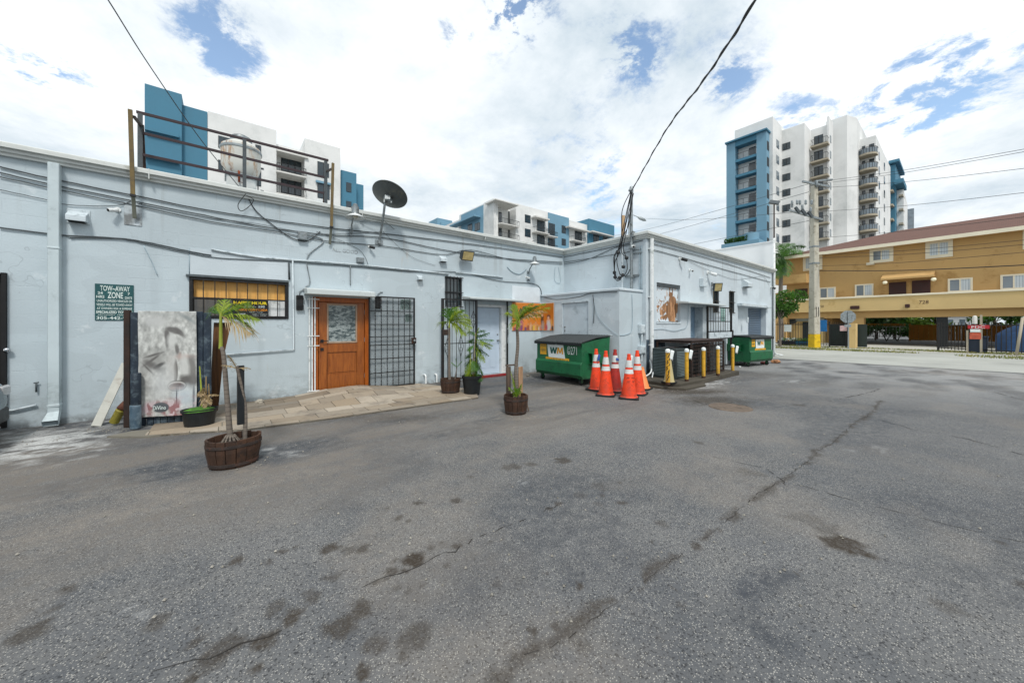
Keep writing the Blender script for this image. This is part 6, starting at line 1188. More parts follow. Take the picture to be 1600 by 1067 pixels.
for k, (px, py, pt, z, lb, extra) in enumerate([(1043.5, 600.5, 545, .12, 'yellow bollard with black streaks at the pad corner, nearest the camera', 1), (1073, 595.5, 544.5, .12, 'second yellow bollard, with a white glove over its cap', 2), (1099.3, 590.5, 542.5, .12, 'middle yellow bollard in front of the cage, clean cap', 0), (1121.8, 586.5, 540.5, .12, 'fourth yellow bollard, clean cap, in front of the cage end', 0), (1144.8, 585, 538, .0, 'last yellow bollard, with a white rag, beside the far dumpster', 2)]):
    c = gnd(px, py, z); d_ = c.x * CA + c.y * SA; h = EYE - (pt - HYP) * d_ / FPX - z; r_ = .043 if k else .048; t = T('bollard', c, lb, 'bollard', 'yellow steel bollards'); m = MB(); m.lathe([(r_, .0), (r_, h - .085)], (0, 0, 0), 20)
    m.out('post', m_by, t, smooth='auto'); m = MB(); m.lathe([(r_ + .001, h - .085), (r_ + .008, h - .08), (r_ + .008, h - .03), (r_ * .75, h - .008), (r_ * .3, h)], (0, 0, 0), 20); m.out('cap', m_stw, t, smooth='auto'); m = MB(); m.lathe([(r_ + .002, 0), (r_ + .002, .05)], (0, 0, 0), 18, cap=False); m.out('rust_ring', m_rustd, t, smooth=True)
    if extra == 1:
        m = MB(); rk = random.Random(3); vdir = (Vector((0, 0, 0)) - c); vdir.z = 0; vdir.normalize(); sd_ = Vector((-vdir.y, vdir.x, 0))
        for q in range(14): z0_ = .10 + q * .045; a_ = rk.uniform(-.6, .6); p0_ = vdir * (r_ + .002) * math.cos(a_) + sd_ * (r_ + .002) * math.sin(a_); p1_ = vdir * (r_ + .002) * math.cos(a_ + .5) + sd_ * (r_ + .002) * math.sin(a_ + .5); m.bar(p0_ + Vector((0, 0, z0_)), p1_ + Vector((0, 0, z0_ + .05)), .006, .018)
        m.out('black_scrawl', m_blk, t)
    if extra: rag(px + 7.5, pt + 3, d_ - .03, .10, .21, m_stw, ['', 'white rag hanging from the black streaked bollard', 'white glove hanging from the second bollard', '', '', 'white rag hanging from the last bollard'][k + 1], 'rag', AZ - R(70))
cone(1045.5, 598, 'pale worn yellow cone standing behind the first bollard on the pad', M('cone_pale', '#b3a678', .7, 0, .1, 5, dirt='#8c7c52', dirt_amt=.5), h=.68, bands=False, group=None, z=.12).scale = (.72, .72, 1)
# cage
t = T('equipment_cage', (9.3, 4.30, .12), 'rusty brown steel bar cage over the air conditioning units', 'cage', None); Lc, Dc, Hc = 1.98, .92, .90; y0 = 0
for k, (x, y_) in enumerate(((0, 0), (Lc, 0), (0, Dc), (Lc, Dc), (Lc * .5, 0))): m = MB(); m.box(x - .02, x + .02, y_ - .02, y_ + .02, 0, Hc); m.out('post', m_rust, t)
def grid(name, P, U, V, nu, nv, r=.006, inset=0):
    m = MB(); P, U, V = map(Vector, (P, U, V))
    for i in range(nu + 1): m.bar(P + U * i / nu, P + U * i / nu + V, r*2, r*2)
    w_ = U.cross(V).normalized() * .011
    for j in range(nv + 1): m.bar(P + V * j / nv + w_, P + V * j / nv + U + w_, r*2, r*2)
    m.out(name, m_rust, t)
grid('front_grille', (.02, 0, .04), (Lc - .04, 0, 0), (0, 0, Hc - .06), 22, 9); grid('end_grille', (Lc, .02, .04), (0, Dc - .04, 0), (0, 0, Hc - .06), 9, 9); grid('top_grille', (.02, .02, Hc), (Lc - .04, 0, 0), (0, Dc - .04, 0), 22, 9)
m = MB()
for z_ in (.03, Hc - .02): m.box(.02, Lc - .02, -.018, .018, z_ - .018, z_ + .018); m.box(.02, Lc - .02, Dc - .018, Dc + .018, z_ - .018, z_ + .018); m.box(-.018, .018, .02, Dc - .02, z_ - .018, z_ + .018); m.box(Lc - .018, Lc + .018, .02, Dc - .02, z_ - .018, z_ + .018)
m.out('frame_rails', m_rust, t); m = MB(); m.box(-.03, Lc + .03, -.03, Dc + .05, Hc + .022, Hc + .035); m.out('rusty_cover', M('cover_rust', '#3d2f2c', .8, 0, .3, 7, .3, 30), t)
m_lou = M('louvre_steel', '#5d6b6d', .5, .2, .15, 6); m_ac = M('unit_enamel_gap_dark', '#303b3c', .5, .2, .15, 4, .1, 40, dirt='#232a2b', dirt_amt=.4)  # cabinet colour darkened so the gaps between the lighter louvres look shaded
for k, (x, y_, w_, h_, dp_, lb) in enumerate([(8.92, 4.36, .62, .74, .62, 'grey green louvred air conditioning unit standing left of the cage'), (9.95, 4.42, .55, .70, .6, 'grey air conditioning unit inside the left half of the cage'), (10.65, 4.42, .5, .76, .6, 'grey air conditioning unit inside the right half of the cage')]):
    if k == 0: x = 8.62
    t2 = T('air_conditioner', (x, y_, .125), lb, 'air conditioner', 'air conditioning units'); MB().box(0, w_, 0, dp_, .0, h_).out('cabinet', m_ac, t2, bevel=.01); m = MB(); n = 16
    for i in range(n): z_ = .06 + (h_ - .12) * i / n; m.prism([(-.0012, z_), (-.014, z_ - .002), (-.014, z_ + .010), (-.0012, z_ + .024)], .04, w_ - .04, 'x')
    for i in range(n): z_ = .06 + (h_ - .12) * i / n; m.box(-.014, -.0012, .04, dp_ - .04, z_, z_ + .014)
    m.out('louvres', m_lou, t2); m = MB(); m.lathe([(.22, h_ + .001), (.22, h_ + .02), (.05, h_ + .035)], (w_/2, dp_/2, 0), 20); m.out('fan_grille', m_black, t2, smooth='auto')
MB_ = MB(); MB_.box(0, .95, -.02, -.003, 0, .93); o = MB_.out('recess_sheet', M('dark_blue_recess', '#2c3a47', .6, 0, .35, 5, .2, 30, dirt='#6d7f8c', dirt_amt=.5, dirt_scale=4), None); o.location = (9.33 - .45, YC, .125); tag(o, 'dark blue blotchy sheet standing in for a wall recess behind the air conditioning units', 'panel')  # flat sheet added in place of a wall recess, its darkness put into the colour
wire([(8.95, 5.24, .50), (8.72, 5.05, .36), (8.45, 4.95, .22), (8.15, 4.98, .14)], .018, 'white pipe slanting down to the pad beside the corner downspout', 'pipes slanting to the pad', mat=m_white, name='pipe', cat='pipe'); wire([(9.0, 5.2, .36), (8.7, 5.0, .26), (8.3, 4.8, .15)], .014, 'thinner white pipe slanting down to the pad beside the corner downspout', 'pipes slanting to the pad', mat=m_white, name='pipe', cat='pipe')
# stub pipes by the mesh gate, rubble, litter
for k, (px, h) in enumerate(((662, .21), (679, .20))): u = FA.uv(px, 590)[0]; m = MB(); m.tube([(0, 0, 0), (0, 0, h - .03), (0, .03, h), (0, .10, h)], .022, 10); o = m.out('vent_pipe', m_white, None, smooth='auto'); o.location = (u, YA - .12, .02); tag(o, ['left', 'right'][k] + ' one of two short white pipe stubs by the foot of the mesh gate', 'pipe', 'white pipe stubs by the gate')
rk = random.Random(21)
def rock(p, s, mat, label, cat='stone', group=None, name='stone'):
    bm = bmesh.new(); bmesh.ops.create_icosphere(bm, subdivisions=2, radius=s)
    for v in bm.verts: v.co = v.co * rk.uniform(.75, 1.15); v.co.z *= .55
    me_ = bpy.data.meshes.new(name); bm.to_mesh(me_); bm.free(); me_.materials.append(mat); o = bpy.data.objects.new(name, me_); COL.objects.link(o); o.location = p + Vector((0, 0, s * .35)); o.rotation_euler = (0, 0, rk.uniform(0, 6)); return tag(o, label, cat, group)
rock(gnd(406, 629, .03), .075, M('pale_stone', '#a59f92', .9, 0, .2, 9, .4, 30), 'pale broken stone on the paving by the wall')
m_cb = M('cardboard', '#9c6f4d', .9, 0, .2, 9, .4, 30)
for k, (px, py, s_, mt_, lb) in enumerate([(1193, 568.5, .11, M('red_bag', '#9a4a44', .5, 0, .2, 7), 'crumpled red bag under the far dumpster'), (1212, 567, .15, m_cb, 'crushed brown cardboard beside the far dumpster'), (1156, 573.5, .04, m_stw, 'white paper cup near the wheel of the far dumpster'), (825, 588, .06, m_conc, 'broken masonry piece left of the near dumpster'), (812, 586, .05, m_conc, 'smaller masonry piece by the wall under the orange poster')]): rock(gnd(px, py), s_, mt_, lb, 'rubbish', None, 'litter')
m = MB()
for i in range(620):
    q = rk.choice([(1105, 600, 45, 4), (1060, 612, 60, 5), (170, 672, 40, 6), (60, 680, 60, 12), (390, 720, 40, 10), (820, 652, 30, 5), (700, 645, 200, 20), (500, 760, 300, 60), (500, 860, 400, 120), (1100, 860, 400, 120), (1100, 700, 350, 70), (900, 780, 500, 150), (1140, 592, 30, 2), (820, 590, 25, 2), (940, 605, 60, 3)]); p = gnd(q[0] + rk.gauss(0, q[2] * .6), max(560, q[1] + rk.gauss(0, q[3] * .6))); s_ = rk.uniform(.003, .011)
    if not (-4 < p.x < 18 and -2 < p.y < 8.2) or inside(p.x, p.y, poly_in): continue
    m.add([(p.x - s_, p.y, 0), (p.x + s_*.3, p.y - s_, 0), (p.x + s_, p.y + s_*.4, 0), (p.x, p.y + s_, 0), (p.x, p.y, s_ * 1.1)], [(0, 1, 4), (1, 2, 4), (2, 3, 4), (3, 0, 4)])
tag(m.out('gravel', M('loose_grit', '#8d8980', .9, 0, .4, 30)), 'loose grit and crumbs scattered over the asphalt', 'gravel', kind='stuff')
# worn round utility cover
c = gnd(1141, 636); m = MB(); m.lathe([(.001, .004), (.30, .005), (.33, .004), (.345, -.01)], (0, 0, 0), 36, cap=False); o = m.out('utility_cover', M('cover_brown', '#6b5e52', .85, .1, .25, 9, .4, 50, dirt='#3a322b', dirt_amt=.5, dirt_scale=5), None, smooth='auto'); o.location = c; tag(o, 'round brown utility cover set in the asphalt in front of the bollards', 'utility cover')
# ================================================================== car whose bumper corner shows at the left edge
m_car = M('car_silver', '#79858a', .3, .5, .04, 3); t = T('parked_car', (-3.53, 7.02, 0), 'silver parked car of which only a bumper corner shows at the left edge', 'car', None, 0)
secs = [(1.38, .70, .30, .62), (1.30, .80, .22, .80), (1.0, .86, .20, .98), (.2, .88, .20, 1.05), (-1.2, .88, .20, 1.05), (-2.6, .86, .22, .95), (-3.0, .7, .32, .7)]; m = MB(); vs = []; fs = []; q = 12
for x, hw, zb_, zt_ in secs:
    for k in range(q): a = 2*math.pi*k/q; cx_, cz_ = math.cos(a), math.sin(a); vs.append((x, hw * math.copysign(abs(cx_) ** .45, cx_), (zb_ + zt_)/2 + (zt_ - zb_)/2 * math.copysign(abs(cz_) ** .5, cz_)))
for i in range(len(secs)-1):
    for k in range(q): fs.append((i*q + k, i*q + (k+1) % q, (i+1)*q + (k+1) % q, (i+1)*q + k))
fs += [tuple(range(q)), tuple((len(secs)-1)*q + k for k in range(q))[::-1]]; m.add(vs, fs); bo = m.out('body', m_car, t, smooth=True); sm_ = bo.modifiers.new('s', 'SUBSURF'); sm_.levels = 2; sm_.render_levels = 2
m = MB(); m.prism([(.3, 1.0), (-.3, 1.45), (-1.7, 1.45), (-2.3, 1.0)], -.72, .72, 'y'); m.out('cabin', M_glass('car_glass', (.02, .025, .03)), t, bevel=.08, seg=3); m = MB(); m.box(1.18, 1.375, -.66, .66, .22, .42); m.out('bumper', m_black, t, bevel=.04, seg=3)
for x in (.55, -2.1):
    for y_ in (-.82, .64): m = MB(); m.lathe([(.20, y_), (.31, y_ + .02), (.31, y_ + .18), (.20, y_ + .2)], (x, 0, .31), 24, axis='y'); w2 = m.out('wheel', m_rub, t, smooth='auto'); m = MB(); m.lathe([(.19, y_ - .005), (.19, y_ + .205)], (x, 0, .31), 18, axis='y'); m.out('rim', m_galv, w2)
for s_ in (-1, 1): MB().box(1.30, 1.36, s_ * .62 - .12, s_ * .62 + .12, .55, .68).out('headlight', M_glass('headlamp', (.5, .5, .5)), t, bevel=.02)
# ================================================================== distant apartment blocks
m_fw = M('far_white', '#dfe0de', .8, 0, .05, .25, 0, 1, dirt='#bfc2c0', dirt_amt=.5, dirt_scale=.12); m_fb = M('far_blue', '#467a92', .8, 0, .06, .25); m_fb2 = M('far_blue_light', '#7199ae', .8, 0, .05, .25); m_fsl = M('slab_white', '#d2d1cc', .8, 0, .04, .4); m_rail = M('rail_dark', '#24282b', .6)
m_fgl = M_glass('far_glass', (.02, .035, .045)); m_fgr = M_glass('far_glass_pale', (.16, .20, .23)); m_fsb = M('slab_tan', '#a89f8c', .8, 0, .05, .4)
def fbox(fr, r, y0, y1, name, m, root): mb = MB(); mb.box(r[0], r[1], y0, y1, r[2], r[3]); return mb.out(name, m, root, fr)
def fwin(fr, px0, pt, px1, pb, root, off=0.0, name='window', m=None, panes=2):
    a, b, c, d = fr.rect(px0, pt, px1, pb, off); mb = MB(); f = max(.05, (b - a) * .04); mb.box(a, b, off - .05, off - .0015, c, d); o = mb.out(name, m_rail, root, fr); mb = MB(); n = panes
    for i in range(n): x0 = a + (b - a) * i / n + f; x1 = a + (b - a) * (i + 1) / n - f * .5; mb.box(x0, x1, off - .062, off - .0505, c + f, d - f)
    mb.out('pane', m or m_fgl, o, None); return o
def railing(fr, u0, u1, z0, z1, y, root, n=14, ends=0.0):
    mb = MB(); mb.box(u0, u1, y - .03, y + .03, z1 - .06, z1); mb.box(u0, u1, y - .02, y + .02, z0 + .04, z0 + .08)
    for i in range(n + 1): u = u0 + (u1 - u0) * i / n; mb.box(u - .02, u + .02, y - .015, y + .015, z0, z1 - .06)
    for u in (u0, u1):
        if ends: mb.box(u - .02, u + .02, y, y + ends, z1 - .06, z1); mb.box(u - .015, u + .015, y + ends * .5, y + ends * .5 + .03, z0, z1 - .06)
    return mb.out('railing', m_rail, root, fr)
def fbalc(fr, px0, px1, py_floor, off, depth, root, m=m_fsl, rail_h=1.05, th=.22):
    a, v = fr.uv(px0, py_floor, off - depth); b, _ = fr.uv(px1, py_floor, off - depth); mb = MB(); mb.box(a, b, off - depth, off - .002, v - th, v); o = mb.out('balcony', m, root, fr, bevel=.03)
    railing(fr, a + .05, b - .05, v, v + rail_h, off - depth + .06, o, 12, depth - .1); o.children[0].location = (0, 0, 0); o.children[0].rotation_euler = (0, 0, 0); return v
# --- left block
FL = Frame(0, 57, 1, 0); bl = T('apartment_block', (0, 0, 0), 'white and blue apartment block rising behind the roof rail at the left', 'building', 'blue and white apartment blocks')
def blk(fr, px0, px1, ptop, y0, y1, m, root, name='wing', zb=0.0):
    a, v = fr.uv(px0, ptop, y0); b, _ = fr.uv(px1, ptop, y0); mb = MB(); mb.box(a, b - .004, y0, y1, zb, v); return mb.out(name, m, root, fr)
blk(FL, 226, 284, 130.5, -.6, 12, m_fb, bl, 'blue_wing'); blk(FL, 284, 324.2, 163.9, 0, 12, m_fb, bl, 'blue_wing'); blk(FL, 324.5, 432, 173.5, .0, 12, m_fw, bl, 'white_wing')
a, v = FL.uv(432.4, 215.6, 1.8); b, _ = FL.uv(477, 226, 1.8); mb = MB(); mb.box(a - 1, b + 1, 1.8, 12, 0, 26.3); mb.out('white_wing', m_fw, bl, FL); blk(FL, 476, 532, 216.2, 0, 12, m_fw, bl, 'white_wing'); blk(FL, 533, 557, 265.6, 1.2, 12, m_fb, bl, 'blue_wing'); blk(FL, 557, 568, 287, 3.0, 12, m_fb, bl, 'blue_wing')
mb = MB(); a, _ = FL.uv(432.4, 215); b, _ = FL.uv(481, 235); mb.box(a, b, -.3, 1.8, 24.6, 24.85); mb.out('canopy', m_fsl, bl, FL)
for py0, py1 in ((198, 205), (240, 247)): a, b, c_, d_ = FL.rect(227, py0, 280, py1, -.6); fbox(FL, (a, b, c_, c_ + .35), -1.1, -.602, 'ledge', m_fb, bl)
for r in ((341, 212, 360, 231), (399, 226, 408, 237), (341, 249.5, 354, 268), (341, 286, 356, 300), (407, 262, 412, 264.5), (407, 297, 412, 300), (439, 239, 471, 267), (439, 274, 471, 301), (496, 252, 514, 274), (496, 286, 515, 309), (399, 265, 408, 290)):
    door_ = r[0] == 439; fwin(FL, *r, bl, 1.8 if door_ else 0, 'balcony_door' if door_ else 'window', panes=3 if door_ else 2)
for py in (285.5, 319): a, b, c_, d_ = FL.rect(493, py - 3, 517, py); fbox(FL, (a, b, c_, d_), -.4, -.07, 'ledge', m_fb2, bl)
for r in ((541, 285, 549, 299.5), (541, 314, 549, 326)): fwin(FL, *r, bl, 1.2, panes=1)
for py in (265.5, 300.5): fbalc(FL, 432, 479, py, 1.8, 2.3, bl)
# --- middle block
FM = Frame(43.2, 59.8, 1, 0); FMs = Frame(43.2, 71.5, 0, -1); bm_ = T('apartment_block', (0, 0, 0), 'white and blue apartment block above the inner corner of the rear walls', 'building', 'blue and white apartment blocks')
def blk2(px0, px1, ztop, y0, m, name, root=bm_): a, _ = FM.uv(px0, 400, y0); b, _ = FM.uv(px1, 400, y0); mb = MB(); mb.box(a, b - .004, y0, 14, 0, ztop); mb.out(name, m, root, FM)
a_, _ = FM.uv(806, 400); mb = MB(); mb.box(0, a_ - .01, 2.2, 14, 0, 27.3); mb.out('white_wing', m_fw, bm_, FM); mb = MB(); mb.box(.0, 1.1, .2, 2.195, 0, 27.3); mb.out('corner_pier', m_fw, bm_, FM)
blk2(806, 856, 27.6, 0, m_fw, 'white_wing'); blk2(856.3, 889, 27.55, 0, m_fb2, 'blue_wing'); blk2(889.3, 920, 27.2, .3, m_fw, 'white_wing'); blk2(920.3, 960, 28.7, -.3, m_fb, 'blue_wing'); blk2(960.5, 985, 26.2, 2, m_fw, 'white_wing')
mb = MB(); mb.box(-.8, a_ - .5, -1.6, 2.2, 26.55, 26.8); mb.out('canopy', m_fsl, bm_, FM, bevel=.03)
z1s = []
for py in (347.5, 370): z1s.append(fbalc(FM, 783, 812, py, 2.2, 3.0, bm_))
for r in ((794, 330, 806, 349), (794, 352, 806, 371), (779, 331, 784, 347), (779, 355, 784, 369)): fwin(FM, *r, bm_, 2.2 if r[0] > 790 else 2.2, 'balcony_door', panes=2 if r[0] > 790 else 1)
for r in ((820, 335, 829, 347.5), (820, 357, 829, 369.5), (820, 379, 829, 383), (839, 341, 851, 361), (839, 363, 851, 382), (877.5, 352, 884, 364), (877.5, 372.5, 884, 383)): fwin(FM, *r, bm_, 0 if r[0] != 877.5 else 0)
for r in ((857, 348, 867, 366), (857, 369, 867, 388)): fwin(FM, *r, bm_, 0, 'balcony_door')
fbox(FM, (FM.uv(856.5, 400)[0], FM.uv(871, 400)[0], 8, 26.3), -.12, -.07, 'recess_panel', m_fsl, bm_) if False else None
for r in ((898, 356, 909, 374), (898, 376, 909, 388)): fwin(FM, *r, bm_, .3, 'balcony_door')
for r in ((927, 364, 936, 378), (942, 368, 950, 380)): fwin(FM, *r, bm_, -.3)
for px0, px1, py, off in ((838, 859, 360.5, 0), (838, 859, 382.5, 0), (857, 872, 367, 0), (857, 872, 388, 0), (897, 916, 374.5, .3)): fbalc(FM, px0, px1, py, off, 1.5, bm_)
for px0, px1, py, off in ((837, 859, 336.5, 0), (889, 921, 352.5, .3), (926, 960, 360, -.3)): a, v = FM.uv(px0, py, off - 1.5); b, _ = FM.uv(px1, py, off - 1.5); mb = MB(); mb.box(a, b, off - 1.5, off - .01, v - .3, v); mb.out('canopy', m_fsl, bm_, FM)
mb = MB(); mb.box(0, 11.5 - .01, .01, 14, 0, 26.9); mb.out('side_wing', m_fw, bm_, FMs) if False else None
mb = MB(); mb.box(-12, 0, .5, 14, 0, 26.6); mb.out('side_wing', m_fw, bm_, FMs)
sy0 = 0
a, _ = FMs.uv(727, 360, 1.0); b, _ = FMs.uv(756, 360, 0)
mb = MB(); mb.box(a, b, -.15, 10, 0, 27.0); mb.out('blue_bay', m_fb2, bm_, FMs); fwin(FMs, 731, 352, 738, 363, bm_, -.15); fwin(FMs, 742, 350, 750, 362, bm_, -.15, panes=2); a2, v2 = FMs.uv(722, 351, -1.5); mb = MB(); mb.box(a - 2.5, b - 1.0, -1.8, -.01, 24.6, 24.9); mb.out('canopy', m_fb2, bm_, FMs)
mb = MB(); mb.box(b + .004, 11.69, -.10, .49, 0, 27.4); mb.out('white_pier', m_fw, bm_, FMs)
p_ = dep(688, 350, 150); bq = T('apartment_block', (p_.x, p_.y, 0), 'small pale blue rooftop block far away left of the middle apartment block', 'building', 'blue and white apartment blocks'); MB().box(-3.4, 3.4, -4, 4, 0, p_.z + 1.0).out('wall', m_fb2, bq); mb = MB(); mb.box(-2.0, 9.0, -4.5, 4, 0, p_.z - .6); mb.out('wing', m_fb2, bq)
# --- right tower: a saw-tooth row of slabs facing us
X1, X2, X3, X4, X5 = 80.2, 85.5, 90.2, 94.1, 100.6
def yat(px, X): dx, dy, _ = ray(px, 400); return dy / dx * X
def zat(px, py, X): dx, dy, dz = ray(px, py); return EYE + dz / dx * X
tw = T('apartment_tower', (0, 0, 0), 'tall white stepped apartment tower with a blue framed balcony column', 'building', 'blue and white apartment blocks')
steps = [(X1, 1148, 1207.5, 40.5), (X2, 1180, 1257, 39.6), (X3, 1230, 1293, 39.8), (X4, 1290, 1323.5, 42.1), (X5, 1335, 1368.5, 39.0)]
for k, (xx_, pa, pb_, zt_) in enumerate(steps):
    ya, yb = yat(pa, xx_), yat(pb_, xx_); mb = MB()
    if k == 3:
        yc = yat(1339, 97.0); mb.prism([(xx_, ya), (xx_, yb), (97.0, yc), (125, yc), (125, ya)], 0, zt_, 'z')
    else: mb.prism([(xx_, ya), (xx_, yb), (128 - k, yb), (128 - k, ya)], 0, zt_, 'z')
    mb.out('slab_block', m_fw, tw)
# thin fin between third and fourth
yf = yat(1293, X3); mb = MB(); mb.box(X3 - .3, X3 + 3.2, yf - .25, yf + .02, 0, 41.2); mb.out('fin_wall', m_fw, tw)
F1, F2, F3, F4, F5 = [Frame(xx_, 0, 0, -1) for xx_ in (X1, X2, X3, X4, X5)]
FS1 = Frame(0, yat(1207.5, X1), 1, 0)
for i in range(7):
    z_ = zat(1232, 222.5, X2) - 3.0 * i
    def wz(fr, px0, px1, z0, z1, nm='window', panes=2, off=0.0, mm=None):
        a = fr.uv(px0, 400, off)[0]; b = fr.uv(px1, 400, off)[0]; mb = MB(); mb.box(a, b, off - .05, off - .002, z0, z1); o = mb.out(nm, m_rail, tw, fr); mb = MB(); n = panes; f = .09
        for q in range(n): mb.box(a + (b-a)*q/n + f, a + (b-a)*(q+1)/n - f*.5, off - .07, off - .051, z0 + f, z1 - f)
        mb.out('pane', mm or m_fgl, o); return o
    wz(F2, 1222.5, 1235, z_ - 1.35, z_, panes=2); 
    a_s, _ = FS1.uv(1213, 400); b_s, _ = FS1.uv(1217, 400); mb = MB(); mb.box(a_s, b_s, -.06, -.002, z_ - 1.5, z_ + .0); o = mb.out('window', m_fgr, tw, FS1)
    zb_ = zat(1280, 228.5, X3) - 3.0 * i - .2; a = F3.uv(1266, 400, -1.6)[0]; b = F3.uv(1293.5, 400, -1.6)[0]; mb = MB(); mb.box(a, b, -1.7, -.002, zb_ - .3, zb_); o = mb.out('balcony', m_fsb, tw, F3); rl_ = railing(F3, a + .1, b - .1, zb_, zb_ + 1.15, -1.62, o, 9, 1.5); rl_.location = (0, 0, 0); rl_.rotation_euler = (0, 0, 0)
    wz(F3, 1272, 1286, zb_ + .1, zb_ + 2.3, 'balcony_door', 2)
    fr_s = Frame(0, yat(1293, X3) - .25, 1, 0); a_s, b_s = fr_s.uv(1296.5, 400)[0], fr_s.uv(1298.5, 400)[0]; mb = MB(); mb.box(a_s, b_s, -.05, -.002, zb_ + .6, zb_ + 1.9); mb.out('window', m_fgr, tw, fr_s)
    # curved balconies on the fifth block
    zc_ = zat(1355, 246.5, X5) - 3.0 * i + .2; yc_ = (yat(1343, X5) + yat(1371, X5)) / 2; hw = abs(yat(1343, X5 - 2) - yat(1374, X5 - 2)) / 2; pts = [(X5 - .01, yc_ + hw), *[(X5 - .9 - 1.5 * math.sin(math.pi * t), yc_ + hw * math.cos(math.pi * t)) for t in [q / 10 for q in range(11)]], (X5 - .01, yc_ - hw)]
    mb = MB(); mb.prism(pts, zc_ - .35, zc_, 'z'); o = mb.out('balcony', m_fsb, tw); mb = MB()
    for (x1_, y1_), (x2_, y2_) in zip(pts[:-1], pts[1:]): mb.bar((x1_, y1_, zc_ + 1.1), (x2_, y2_, zc_ + 1.1), .07, .07); mb.bar((x1_, y1_, zc_), (x1_, y1_, zc_ + 1.1), .05, .05)
    mb.out('railing', m_rail, o); mb = MB()
    for (x1_, y1_), (x2_, y2_) in list(zip(pts[:-1], pts[1:]))[2:-1]: mb.bar((x1_ + .05, y1_, zc_ + .5), (x2_ + .05, y2_, zc_ + .5), .03, .9)
    mb.out('balustrade_panel', m_fgr, o); wz(F5, 1347, 1352, zc_ + .1, zc_ + 2.3, 'balcony_door', 1); wz(F5, 1358, 1366, zc_ + .1, zc_ + 2.3, 'balcony_door', 2)
    fr_s = Frame(0, yat(1368.5, X5), 1, 0)
    for pa in (1373, 1381): a_s, b_s = fr_s.uv(pa, 400)[0], fr_s.uv(pa + 1.2, 400)[0]; mb = MB(); mb.box(a_s, b_s, -.08, -.002, zc_ + .2, zc_ + 1.7); mb.out('window', m_fgl, tw, fr_s)
# blue balcony frame at the left
X0 = 78.5; F0 = Frame(X0, 0, 0, -1); yl, yr = yat(1135, X0), yat(1197.5, X0); ztop = zat(1196.5, 204.5, X0)
mb = MB(); mb.box(X0, X0 + 5, yat(1148.5, X0), yl, 0, ztop); mb.out('blue_frame', m_fb2, tw); mb = MB(); mb.box(X0, X1 - .01, yr, yat(1182, X0), 0, ztop); mb.out('blue_frame', m_fb2, tw); mb = MB(); mb.box(X0 + .01, X1 - .01, yat(1182, X0) + .01, yat(1148.5, X0) - .01, ztop - 1.0, ztop - .01); mb.out('blue_beam', m_fb, tw)
mb = MB(); mb.box(X0 - .5, X1 - .01, yr - .2, yl + .1, ztop, ztop + .3); mb.out('blue_cornice', m_fb, tw)
for i in range(7):
    zf = zat(1165, 245, X0) - 3.0 * i; ya, yb = yat(1182, X0) + .02, yat(1148.5, X0) - .02
    mb = MB(); mb.box(X0 + .1, X1 - .01, ya, yb, zf - .5, zf); o = mb.out('balcony', m_fb, tw); mb = MB(); mb.bar((X0 + .15, ya, zf + 1.1), (X0 + .15, yb, zf + 1.1), .06, .06)
    for q in range(4): yy0 = ya + (yb - ya) * (q + .5) / 4; mb.bar((X0 + .15, yy0, zf), (X0 + .15, yy0, zf + 1.1), .05, .05)
    mb.out('railing', m_rail, o)
    a, b = F1.uv(1170.5, 400)[0], F1.uv(1181, 400)[0]; mb = MB(); mb.box(a, b, -.06, -.002, zf + .1, zf + 2.1); o = mb.out('balcony_door', m_fgl, tw, F1)
    fs_ = Frame(0, yr, 1, 0); mb = MB(); mb.box(X0 + .3, X0 + 1.3, -.06, -.002, zf + .2, zf + 1.8); mb.out('side_opening', m_rail, tw, fs_)
zl = zat(1165, 378, X0 - 2); mb = MB(); mb.box(X0 - 3, X0 - .01, yat(1186, X0 - 3), yat(1127, X0 - 3), 0, zl); ot = mb.out('terrace_parapet', m_fb2, tw); rt_ = random.Random(9); mb = MB()
for i in range(900):
    y_ = rt_.uniform(yat(1168, X0 - 3), yat(1131, X0 - 3)); p = Vector((X0 - 2.6 + rt_.uniform(-.35, .35), y_, zl + rt_.uniform(-.1, 1.0))); a_ = Vector([rt_.uniform(-1, 1) for _ in range(3)]).normalized() * .16; b_ = a_.cross(Vector([rt_.uniform(-1, 1) for _ in range(3)])).normalized() * .1; mb.quad(p - a_, p - b_, p + a_, p + b_)
mb.out('terrace_hedge', M_leaf('hedge_green', '#23401c', '#3e6a2a'), ot); mb = MB(); mb.lathe([(1.3, zl), (1.3, zl + 1.4), (1.0, zl + 1.55)], (X0 - 1.6, yat(1178, X0), 0), 20); mb.out('terrace_drum', m_fb2, tw, smooth='auto')
# blue and white far corner of the tower
mb = MB(); xa = 126; mb.prism([(xa, yat(1389, xa)), (xa, yat(1399, xa)), (xa + 12, yat(1399, xa)), (xa + 12, yat(1389, xa))], 0, zat(1395, 258, xa), 'z'); mb.out('blue_fin', m_fb, tw)
mb = MB(); mb.prism([(xa - 1, yat(1389, xa)), (xa - 1, yat(1406, xa)), (xa + 12, yat(1406, xa)), (xa + 12, yat(1389, xa))], zat(1395, 256, xa), zat(1395, 252, xa), 'z'); mb.out('blue_roof_slab', m_fb, tw); mb = MB(); mb.prism([(xa - 2, yat(1399, xa)), (xa - 2, yat(1413, xa)), (xa + 6, yat(1413, xa)), (xa + 6, yat(1399, xa))], zat(1405, 290, xa), zat(1405, 283, xa), 'z'); mb.out('blue_balcony', m_fb, tw)
mb = MB(); mb.prism([(xa + 3, yat(1399, xa + 3)), (xa + 3, yat(1412, xa + 3)), (xa + 20, yat(1418, xa + 20)), (xa + 20, yat(1399, xa + 3))], 0, zat(1405, 297, xa + 3), 'z'); mb.out('white_end', m_fw, tw)
